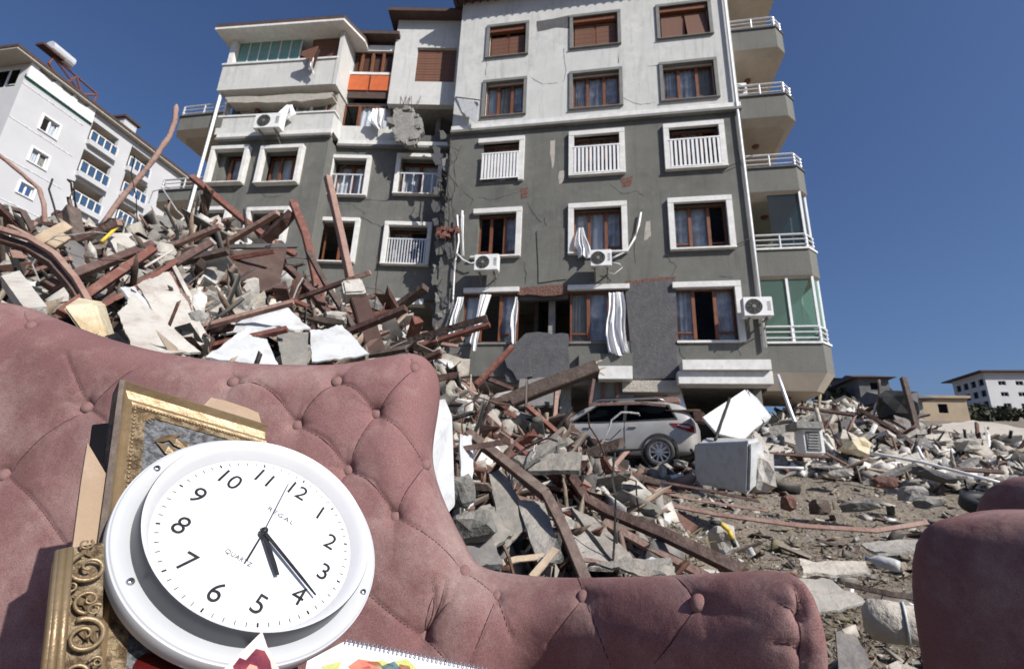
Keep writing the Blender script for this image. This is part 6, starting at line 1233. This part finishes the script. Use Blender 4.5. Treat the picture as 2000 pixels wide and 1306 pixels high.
for i, (x, y, Y, w_, h_, m, lab) in enumerate([
    (1412, 1052, 4.3, 42, 54, 'plaster_white', 'light grey stone under the yellow striped hose on the open ground'),
    (1676, 988, 8.4, 62, 22, 'membrane', 'flat dark grey lump in the middle of the open ground'),
    (1600, 990, 8.6, 30, 30, 'wood_dark', 'small dark lump left of the flat grey one'),
    (1816, 980, 8.6, 52, 20, 'membrane', 'flat dark grey piece just left of the armchair'),
    (1780, 962, 9.2, 44, 26, 'concrete', 'grey chunk between the dark blocks on the open ground'),
    (1728, 942, 10, 40, 22, 'brick_red', 'reddish lump on the dusty ground'),
    (1540, 982, 8.8, 20, 30, 'brick_red', 'small reddish brick lump right of the white block'),
    (1672, 872, 12.5, 44, 34, 'cream', 'bright cream chunk on the right bank'),
    (1640, 925, 11, 40, 16, 'concrete_pale', 'long pale chunk in front of the right bank'),
    (1112, 872, 10.4, 70, 44, 'concrete', 'grey heap lump hiding the nose of the car'),
    (1150, 900, 10.2, 64, 34, 'concrete_pale', 'pale lump below the front door of the car'),
    (1205, 915, 10.6, 50, 18, 'plaster_white', 'flat white lump below the rear door of the car'),
    (1092, 838, 10.5, 50, 36, 'wood_dark', 'dark lump at the windscreen of the car'),
    (1822, 926, 11, 66, 18, 'wall_patch', 'long dark slab piece below the white pipe'),
    (1862, 930, 11, 40, 16, 'concrete', 'grey chunk right of the long dark piece'),
    (1890, 870, 13, 36, 26, 'concrete_pale', 'pale boulder below the smaller slab'),
    (1020, 815, 5.0, 40, 20, 'plaster_white', 'white chunk under the thick dark timber'),
    (985, 780, 5.3, 46, 26, 'plaster_white', 'cream white chunk between the red bars'),
    (470, 600, 3.4, 40, 34, 'concrete', 'grey concrete chunk behind the white metal covers'),
    (408, 600, 3.3, 50, 44, 'membrane', 'dark grey crumpled lump left of the white metal covers'),
    (380, 625, 3.0, 34, 30, 'concrete', 'grey lump right of the white panels'),
    (905, 960, 2.3, 40, 60, 'membrane', 'black grey crumpled lump beside the white board'),
    (920, 1030, 2.2, 90, 60, 'membrane', 'large dark crumpled lump in the sofa curve'),
    (1280, 1105, 2.6, 36, 30, 'sheet_white', 'crumpled white plastic bag above the sofa arm'),
    (1300, 1112, 2.6, 22, 22, 'sheet_white', 'small white plastic knot right of the crumpled bag'),
    (1330, 905, 10, 24, 14, 'concrete', 'small chunk by the rear wheel of the car'),
    (655, 620, 3.6, 36, 20, 'plaster_white', 'white chunk left of the brown box post'),
    (775, 665, 4.4, 40, 26, 'sheet_white', 'bluish white scrap just above the sofa corner'),
    (742, 600, 4.8, 60, 34, 'concrete', 'grey lump right of the brown box post')]): rock('rubble_chunk' if 'plastic' not in lab else 'plastic_bag', x, y, Y, w_, h_, M[m], lab, 'chunk' if 'plastic' not in lab else 'plastic bag', None, i+20, tilt=random.uniform(-20, 20))
# tyre
C = P(1932, 986, 8.5); MB().lathe([(.18, -.08), (.30, -.09), (.33, -.05), (.33, .05), (.30, .09), (.18, .08)], C, _n([.1, -.35, .9]), (1, 0, 0), (0, .93, .36), 32, closed=True).build('tyre', M['black'], smooth=True); tag(bpy.data.objects['tyre'], 'black tyre lying on the dusty ground behind the armchair', 'tyre')
# yellow hose, bottle, plastic can
q = [P(x, y, 4.15) for x, y in ((1388, 1020), (1408, 1022), (1424, 1036), (1430, 1052), (1436, 1068))]; hs = thing('striped_hose', q[-1], 'yellow and black striped hose bent over the light grey stone', 'hose')
for k in range(4): MB().tube([q[k], q[k+1]], .017, 8).build('hose_section', M['yellow'] if k in (1, 2) else M['black'], hs, smooth=True)
p0 = np.array(P(1693, 1090, 4.5)); p1 = np.array(P(1758, 1106, 4.4)); bt = thing('plastic_bottle', p0, 'clear crushed plastic bottle lying on the open ground', 'bottle'); d = p1-p0
MB().tube([p0, p0+d*.12, p0+d*.3, p0+d*.85, p1], [.012, .014, .042, .045, .038], 12).build('bottle_body', M['sheet_white'], bt, smooth=True); MB().tube([p0-d*.06, p0], .017, 10).build('cap', M['blue_rail'], bt)
p0 = P(1700, 1208, 3.3); p1 = P(1822, 1226, 3.2); d = p1-p0; ct = thing('plastic_canister', p0, 'long grey crushed plastic canister lying beside the armchair', 'canister')
MB().tube([p0-d*.14, p0, p0+d*.3, p0+d*.55, p0+d*.6, p1, p1+d*.05], [.05, .10, .105, .10, .09, .10, .05], 16).build('canister_body', M['concrete_pale'], ct, smooth=True)
MB().tube([p0+d*.56, p0+d*.6], .108, 16).build('ring', M['sheet_white'], ct, smooth=True)
zone([(1100, 800), (1160, 785), (1340, 785), (1372, 830), (1372, 890), (1320, 925), (1240, 925), (1180, 890)], 10.9, 4)
zone([(1340, 755), (1520, 755), (1530, 800), (1340, 800)], 13)
zone([(1150, 742), (1340, 742), (1340, 790), (1150, 790)], 13)
# ================================================================= the silver car
mat('car_paint', (.40, .395, .385), .42, (.33, .32, .305), 2, .04, 30, metal=.2, coat=.15, dirt=(.34, .29, .24), dirt_amt=.85); mat('car_black', (.02, .02, .02), .6, (.035, .033, .03), 6, .05, 30, dirt=(.15, .13, .11)); mat('tail_red', (.14, .012, .015), .15, (.25, .01, .01)); mat('alloy', (.5, .5, .52), .3, (.4, .4, .42), 5, 0, 30, metal=.8)
car = thing('parked_car', (0, 0, 0), 'silver hatchback car trapped in rubble with boards on its roof', 'car')
rw = P(1290, 912, 12.0); yaw = rad(180-14); cs, sn_ = math.cos(yaw), math.sin(yaw)
# local: x forward, y left side (+y faces the camera since the nose points left)
def cl(x, y, z):
    X = x+1.35; return np.array([rw[0]+X*cs-(y-.9)*sn_, rw[1]+X*sn_+(y-.9)*cs, rw[2]+z])
def carp(p): return cl(*p)
car.location = cl(0, 0, 0); WL[car.name] = Vector(cl(0, 0, 0))
ST = [(-2.18, .62, .45, .80, .98, .99, .55), (-2.12, .78, .34, .86, 1.02, 1.08, .6), (-2.0, .86, .26, .90, 1.06, 1.38, .58), (-1.75, .89, .22, .92, 1.06, 1.52, .60), (-1.3, .905, .2, .92, 1.04, 1.58, .64), (-.6, .905, .2, .91, 1.01, 1.60, .66), (.0, .905, .2, .90, .99, 1.58, .66), (.5, .9, .2, .89, .97, 1.48, .64), (.85, .9, .2, .88, .96, 1.22, .66), (1.15, .89, .2, .87, .95, 1.0, .72), (1.6, .87, .2, .84, .88, .93, .68), (2.0, .80, .26, .74, .78, .82, .6), (2.2, .6, .42, .6, .66, .68, .4)]
mb = MB(); NS_ = []
def sect(s):
    x, hw, zb_, zs, zbelt, zr, rw_ = s; return [(hw*.82, zb_), (hw*.98, zb_+.08), (hw, (zb_+zs)/2+.02), (hw*.99, zs), (hw*.955, zbelt), ((hw*.95+rw_)/2*.985, (zbelt+zr)/2+.02), (rw_, zr-.05), (rw_*.82, zr-.005), (0, zr+.02)]
rings = []
for s in ST:
    h = sect(s); full = [(s[0], y, z) for y, z in h]+[(s[0], -y, z) for y, z in h[-2::-1]]; rings.append([cl(*p) for p in full])
nr = len(rings[0]); vs_ = [p for r in rings for p in r]; fs = []
for i in range(len(rings)-1):
    for k in range(nr-1): fs.append((i*nr+k, i*nr+k+1, (i+1)*nr+k+1, (i+1)*nr+k))
    fs.append((i*nr+nr-1, i*nr, (i+1)*nr, (i+1)*nr+nr-1))
fs += [tuple(range(nr)), tuple(range((len(rings)-1)*nr, len(rings)*nr))[::-1]]; mb.add(vs_, fs); body = mb.build('body', M['car_paint'], car); sm = body.modifiers.new('s', 'SUBSURF'); sm.levels = sm.render_levels = 2; body.data.shade_smooth()
def side_pt(x, z, off, sd=1):
    """point on the side at (x, z)"""
    xs_ = [s[0] for s in ST]; i = max(0, min(len(ST)-2, int(np.searchsorted(xs_, x))-1)); t = (x-xs_[i])/(xs_[i+1]-xs_[i]); a = sect(ST[i]); b = sect(ST[i+1]); sec = [(p[0]*(1-t)+q[0]*t, p[1]*(1-t)+q[1]*t) for p, q in zip(a, b)]
    zz = [p[1] for p in sec]; y = float(np.interp(z, zz, [p[0] for p in sec])); return cl(x, (y+off)*sd, z)
def spanel(pts, off, name, m, sd=1, parent=car, n=1):
    q = []
    for i, p in enumerate(pts):
        r = pts[(i+1) % len(pts)]
        for k in range(4): q.append((p[0]+(r[0]-p[0])*k/4, p[1]+(r[1]-p[1])*k/4))
    w_ = [side_pt(x, z, off, sd) for x, z in q]; c = side_pt(sum(p[0] for p in pts)/len(pts), sum(p[1] for p in pts)/len(pts), off+.004, sd); m_ = MB(); k = len(w_); m_.add(w_+[c], [(i, (i+1) % k, k) for i in range(k)]); m_.add([side_pt(x, z, off-.03, sd) for x, z in q], [tuple(range(k))]); m_.add(w_+[side_pt(x, z, off-.03, sd) for x, z in q], [(i, (i+1) % k, (i+1) % k+k, i+k) for i in range(k)]); return m_.build(name, m, parent)
for sd in (1, -1):
    spanel([(-1.72, 1.12), (-1.55, 1.42), (-.62, 1.49), (-.60, 1.06)], .012, 'side_window', M['glass_car'], sd); spanel([(-.52, 1.06), (-.54, 1.49), (.1, 1.47), (.72, 1.05)], .012, 'side_window', M['glass_car'], sd)
    spanel([(-1.78, 1.08), (-1.58, 1.46), (-.58, 1.53), (.12, 1.50), (.86, 1.02), (0, 1.01)], .006, 'window_trim', M['car_black'], sd)
    spanel([(-2.1, .22), (-2.05, .42), (2.0, .36), (2.05, .24)], .010, 'sill_cladding', M['car_black'], sd)
    for x in (-.85, .25): spanel([(x, .90), (x, .93), (x+.17, .93), (x+.17, .90)], .03, 'door_handle', M['car_paint'], sd)
    for x in (-.57, .78): spanel([(x, .42), (x, 1.04), (x+.012, 1.04), (x+.012, .42)], .007, 'door_gap', M['car_black'], sd)
    spanel([(-2.12, .92), (-1.98, .98), (-1.6, .99), (-1.72, .90), (-1.98, .80), (-2.12, .78)], .012, 'tail_light', M['tail_red'], sd)
    spanel([(-2.05, .905), (-1.95, .93), (-1.75, .955), (-1.85, .905), (-2.0, .87)], .02, 'tail_light_lens', M['sheet_white'], sd)
    o = MB().lathe([(.0001, .0), (.06, .0), (.08, -.05), (.05, -.12)], cl(.82, sd*1.0, 1.08), cl(1, 0, 0)-cl(0, 0, 0), cl(0, 1, 0)-cl(0, 0, 0), (0, 0, 1), 14).build('wing_mirror', M['car_paint'], car, smooth=True)
ysd = cl(0, 1, 0)-cl(0, 0, 0); xsd = cl(1, 0, 0)-cl(0, 0, 0)
for wx in (-1.35, 1.33):
    for sd in (1, -1):
        n_ = ysd*sd; c = cl(wx, sd*.87, .34)
        MB().lathe([(.0001, .005), (.42, .005), (.42, .055), (.37, .06), (.365, .03)], c, n_, xsd, Z3, 40).build('wheel_arch', M['car_black'], car)
        wl = MB().lathe([(.22, .06), (.25, .085), (.31, .085), (.335, .06), (.34, -.08)], c-Z3*.01, n_, xsd, Z3, 40).build('wheel', M['car_black'], car, smooth=True)
        g = MB(); g.lathe([(.205, .06), (.215, .08), (.235, .082), (.24, .06)], c-Z3*.01, n_, xsd, Z3, 40, closed=True); g.lathe([(.0001, .075), (.05, .075), (.06, .04)], c-Z3*.01, n_, xsd, Z3, 16)
        for k in range(10):
            a = k*math.pi/5; d = xsd*math.cos(a)+Z3*math.sin(a); s = np.cross(n_, d); c0 = c-Z3*.01+n_*.05; g.hexa([c0+d*.04-s*.02, c0+d*.215-s*.016, c0+d*.215+s*.016, c0+d*.04+s*.02]+[q+n_*.022 for q in (c0+d*.04-s*.02, c0+d*.215-s*.016, c0+d*.215+s*.016, c0+d*.04+s*.02)])
        g.build('rim', M['alloy'], wl)
def rearp(pts, x, name, m): m_ = MB().prism([cl(x, y, z) for y, z in pts], -xsd, .03); return m_.build(name, m, car)
rearp([(-.58, 1.1), (.58, 1.1), (.5, 1.4), (-.5, 1.4)], -2.13, 'rear_window', M['glass_car']); rearp([(-.75, .3), (.75, .3), (.78, .55), (-.78, .55)], -2.2, 'rear_bumper', M['car_black'])
m_ = MB(); 
for sd in (1, -1): m_.tube([cl(-1.5, sd*.6, 1.56), cl(-1.3, sd*.61, 1.62), (cl(.1, sd*.62, 1.62)), cl(.3, sd*.6, 1.56)], .018, 6)
m_.build('roof_rail', M['alloy'], car, smooth=True)
# debris on the car's tail and roof
for i, (x, y, z, l, a, m, lab) in enumerate([(-1.9, .45, 1.30, .7, (1, .8, .04), 'wood_pale', 'tan broken board draped over the car rear window'), (-1.2, .3, 1.67, .5, (1, .5, .12), 'rust_red', 'reddish debris pile lying on the roof of the car'), (-1.5, -.1, 1.66, .5, (1, .8, .3), 'wood_pink', 'pinkish lump on the rear of the car roof'), (-.6, .35, 1.68, 1.5, (1, .12, .03), 'wood_dark', 'dark board along the middle of the car roof'), (-2.25, .9, 1.1, .5, (.4, .7, .5), 'rust_brown', 'brown chunk wedged behind the car tail')]):
    mb = MB(); mb.add([cl(*(np.array([x, y, z])+q)) for q in (_C8*(1+rng.uniform(-.25, .25, (8, 3))))*np.array(a)*l], _F6); tag(mb.build('roof_debris', M[m], bevel=.01), lab, 'debris')

LMK = [((460, 620), 'the white metal covers'), ((330, 620), 'the white torn sheets'), ((150, 530), 'the curved beam'), ((300, 500), 'the slanting brown beams'), ((500, 530), 'the dark brown board'), ((600, 500), 'the red upright beam'), ((665, 460), 'the pale standing timber'),
       ((710, 630), 'the brown box post'), ((172, 625), 'the cream board'), ((50, 565), 'the dusty plaster strip'), ((145, 455), 'the dark post'), ((225, 430), 'the foot of the crooked pole'), ((320, 440), 'the grey tarpaulin'), ((790, 670), 'the sofa corner'), ((865, 890), 'the tall white board'),
       ((960, 700), 'the rusty bar'), ((1060, 755), 'the thick dark timber'), ((1000, 900), 'the long bent rail'), ((1085, 810), 'the pinkish upright pole'), ((1180, 900), 'the slim rail'), ((1240, 850), 'the car'), ((1430, 900), 'the tilted white block'), ((1440, 810), 'the kite shaped board'),
       ((1590, 860), 'the standing air conditioner'), ((1550, 800), 'the leaning bar'), ((1750, 790), 'the charred bundle'), ((1780, 830), 'the leaning post'), ((1900, 840), 'the flat slab'), ((1830, 912), 'the long white pipe'), ((1676, 985), 'the flat grey lump'), ((1930, 985), 'the tyre'),
       ((1412, 1052), 'the striped hose'), ((1560, 1026), 'the long flat bar'), ((1725, 1098), 'the plastic bottle'), ((1750, 1215), 'the grey canister'), ((1600, 1165), 'the sofa arm'), ((1300, 1050), 'the channel rail'), ((1820, 1050), 'the armchair')]
USED = set()
def uniq(o, lab, p, cat, grp):
    for k in range(7):
        t = lab+where(p, k)
        if t not in USED: break
    USED.add(t); tag(o, t, cat, grp)
def where(p, k=0):
    x, y = proj(p); b = sorted(LMK, key=lambda l: (l[0][0]-x)**2+(l[0][1]-y)**2)[k]; dx = x-b[0][0]; dy = y-b[0][1]; d = math.hypot(dx, dy)
    if d < 22: return ', touching '+b[1]
    q = ('right of ' if dx > 0 else 'left of ') if abs(dx) > abs(dy) else ('below ' if dy > 0 else 'above ')
    return ', '+('close ' if d < 55 else 'well ' if d > 110 else '')+q+b[1]

n = 6500; scatter('rubble_chunks', clear(mound(n), keep=.1), dm(n, .035, .22, (1, .75, .42)), PAL['conc']+PAL['white']+PAL['dark']+PAL['conc'], 'broken grey and white masonry chunks heaped behind the pink sofa', flat=1)
n = 4200; scatter('wood_splinters', clear(mound(n), keep=.08), dm(n, .12, .6, (1, .055, .04)), PAL['wood']+PAL['wood']+PAL['white'][:1]+PAL['dark'], 'splintered sticks and laths tangled through the rubble heap', flat=1.0, lift=1.2)
n = 2200; scatter('torn_sheets', clear(mound(n), keep=.08), dm(n, .1, .38, (1, .6, .03)), PAL['conc']+PAL['white']+PAL['dark']*2+PAL['wood'][:3], 'torn flat scraps of board and lining strewn over the heap', flat=1.0, lift=2)
mb = MB()
for k in range(130):
    p = mound(1)[0]; p = clear(p[None], keep=.4)
    if not len(p): continue
    p = p[0]; pts = [p+(0, 0, .02)]; d = rng.normal(size=3); d[2] = abs(d[2])+.2; d = _n(d)
    for q in range(7): pts.append(pts[-1]+d*random.uniform(.06, .16)); d = _n(d+rng.normal(0, .45, 3)-np.array([0, 0, .12]))
    mb.tube(pts, random.choice([.004, .006, .008]), 5, random.choice([(.03, .03, .03), (.12, .06, .04), (.1, .06, .05), (.4, .4, .4)]))
tag(mb.build('tangled_wires', M['debris'], origin=(0, 0, 0)), 'tangled thin wires and reinforcing rods curling out of the rubble heap', 'wires', kind='stuff')
B0, B1 = az(1430, 900), az(2150, 900)
n = 8000; scatter('far_rubble_chunks', clear(polar_pts(n, B0, B1, 13.2, 22), keep=.1), dm(n, .06, .42, (1, .7, .4)), PAL['conc']+PAL['white']*2+PAL['earth'][:1]+PAL['dark'][:1], 'pale broken masonry banked beside the apartment block', flat=1)
n = 900; scatter('far_wood_splinters', clear(polar_pts(n, B0, B1, 13, 20)), dm(n, .3, 1.2, (1, .06, .05)), PAL['wood']+PAL['dark']+PAL['white'], 'splintered laths in the pale rubble bank by the block', flat=.7, lift=2)
G0, G1 = az(1150, 1000), az(2150, 1000)
n = 9000; scatter('gravel', clear(polar_pts(n, G0, G1, 2.2, 14, 1.2), keep=.3), dm(n, .006, .035, (1, .8, .5)), PAL['earth']*2+PAL['conc'], 'gravel and crumbled mortar over the dusty open ground', flat=1)
n = 1000; scatter('ground_litter', clear(polar_pts(n, G0, G1, 2.4, 13.5)), dm(n, .05, .22, (1, .55, .1)), PAL['conc']+PAL['earth']+PAL['dark']+PAL['wood'][:3]+PAL['white'], 'flat scraps and shards littering the dusty open ground', flat=.3, lift=.5)
n = 4500; scatter('twig_litter', clear(polar_pts(n, G0, G1, 2.4, 8), keep=.2), dm(n, .05, .25, (1, .03, .03)), PAL['earth']*2+PAL['wood'][3:], 'dry twigs and straw on the open ground', flat=.4, lift=.8)
n = 2600; p = np.stack([rng.uniform(-9, 3.6, n), rng.uniform(10.8, 15.6, n)], 1); p = np.concatenate([p, H(p[:, 0], p[:, 1])[:, None]], 1)
scatter('foot_rubble', clear(p), dm(n, .06, .5, (1, .7, .35)), PAL['conc']+PAL['white']+PAL['wood'][:4]+PAL['dark'], 'rubble banked against the foot of the apartment block', flat=1)
# ---- many middle sized pieces, each a thing of its own, over the left heap, the foot of the block and the right bank
def bits(n, pts, kinds):
    for i in range(n):
        if i >= len(pts): break
        nm, m, L0, L1, asp, lab, cat, grp = kinds[i % len(kinds)]; p = pts[i]; l = random.uniform(L0, L1); rr_ = math.hypot(p[0], p[1]); l *= min(1, rr_/5.2) if rr_ < 9 else 1; mb = MB()
        mb.add((_C8*(1+rng.uniform(-.18, .18, (8, 3))))*np.array(asp)*l*rng.uniform(.8, 1.25, 3), _F6); o = mb.build(nm, M[m], None, origin=(0, 0, 0))
        e = Euler((random.uniform(-.6, .6), random.uniform(-.6, .6), random.uniform(0, 6.3))); o.location = (p[0], p[1], p[2]+l*.12); o.rotation_euler = e; uniq(o, lab, p, cat, grp)
KL = [('broken_timber', 'rust_brown', .4, 1.1, (1, .1, .08), 'small rusty brown timber', 'timber', 'rusty timbers in the left heap'),
      ('masonry_chunk', 'concrete', .14, .34, (1, .8, .6), 'grey masonry chunk', 'chunk', 'grey chunks in the left heap'),
      ('torn_board', 'plaster_white', .25, .55, (1, .6, .05), 'torn white board scrap', 'board', 'white board scraps in the left heap'),
      ('broken_lath', 'wood_pink', .35, .9, (1, .07, .05), 'thin pale lath', 'lath', 'pale laths in the left heap'),
      ('broken_timber', 'rust_red', .4, 1.0, (1, .09, .07), 'small red painted timber', 'timber', 'red timbers in the left heap'),
      ('torn_board', 'board_brown', .3, .6, (1, .7, .04), 'dark brown board scrap', 'board', 'brown board scraps in the left heap'),
      ('broken_timber', 'wood_dark', .4, 1.1, (1, .09, .08), 'small blackish timber', 'timber', 'blackish timbers in the left heap'),
      ('torn_board', 'membrane', .3, .6, (1, .8, .05), 'grey lining scrap', 'lining', 'lining scraps in the left heap')]
bits(240, clear(polar_pts(420, az(-20, 600), az(1250, 900), 2.9, 6.2)), KL)
KB = [('long_beam', 'rust_brown', 1.2, 2.4, (1, .032, .026), 'long rusty brown beam', 'beam', 'long beams across the left heap'), ('long_beam', 'rust_red', 1.0, 2.0, (1, .03, .028), 'long red brown beam', 'beam', 'long beams across the left heap'),
      ('long_beam', 'wood_pink', 1.0, 2.2, (1, .028, .024), 'long pale timber', 'timber', 'long beams across the left heap'), ('long_beam', 'wood_dark', 1.2, 2.4, (1, .034, .03), 'long blackish timber', 'timber', 'long beams across the left heap')]
pb = clear(polar_pts(150, az(-20, 600), az(1230, 900), 2.8, 4.9), keep=.25)[:84]
for i in range(len(pb)):
    nm, m, L0, L1, asp, lab, cat, grp = KB[i % 4]; p = pb[i]; l = random.uniform(L0, L1)*min(1, math.hypot(p[0], p[1])/5); mb = MB(); d = np.array([1, .0, 0.]); pts = [np.array([t*l, (t*(1-t))*random.uniform(-.1, .1)*l, 0]) for t in (-.5, -.17, .17, .5)]; w_ = max(.028, l*asp[1]*.8)
    for a, b in zip(pts, pts[1:]): mb.hexa([a+(0, -w_/2, -w_/2), b+(0, -w_/2, -w_/2), b+(0, w_/2, -w_/2), a+(0, w_/2, -w_/2), a+(0, -w_/2, w_/2), b+(0, -w_/2, w_/2), b+(0, w_/2, w_/2), a+(0, w_/2, w_/2)])
    o = mb.build(nm, M[m], None, origin=(0, 0, 0), weld=True); o.location = (p[0], p[1], p[2]+.04); right_ = math.atan2(p[0], p[1]) > az(840, 700); o.rotation_euler = Euler((random.uniform(-.5, .5), random.uniform(.2, .75) if right_ else random.choice([random.uniform(.15, .6), random.uniform(-.45, -.1)]), random.uniform(-.35, .35))); uniq(o, lab, p, cat, grp)
KR = [('pale_chunk', 'concrete_pale', .3, .9, (1, .7, .35), 'pale masonry chunk', 'chunk', 'pale chunks on the right bank'),
      ('pale_slab', 'plaster_white', .4, 1.0, (1, .6, .12), 'whitish broken slab', 'slab', 'whitish slabs on the right bank'),
      ('broken_beam', 'rust_brown', .5, 1.4, (1, .07, .06), 'brown beam piece', 'beam', 'brown beams on the right bank'),
      ('grey_slab', 'concrete', .4, 1.0, (1, .7, .12), 'grey broken slab', 'slab', 'grey slabs on the right bank')]
bits(150, clear(polar_pts(170, az(1470, 870), az(2050, 870), 13.3, 20.5)), KR)
KG = [('ground_stone', 'concrete', .05, .15, (1, .7, .35), 'grey stone', 'stone', 'stones on the open ground'),
      ('ground_scrap', 'concrete_pale', .1, .3, (1, .6, .1), 'pale shard', 'shard', 'pale shards on the open ground'),
      ('ground_scrap', 'wood_dark', .1, .35, (1, .3, .1), 'dark wood scrap', 'scrap', 'wood scraps on the open ground')]
bits(110, clear(polar_pts(130, az(1350, 1000), az(2050, 1000), 3.2, 11)), KG)
n = 60; p = np.stack([rng.uniform(-3, 4.2, n), rng.uniform(12.2, 15.2, n)], 1); p = np.concatenate([p, H(p[:, 0], p[:, 1])[:, None]], 1)
bits(n, clear(p), [(a, b, c*1.5, d*1.5, e, f, g, h.replace('left heap', 'foot rubble')) for a, b, c, d, e, f, g, h in KL])
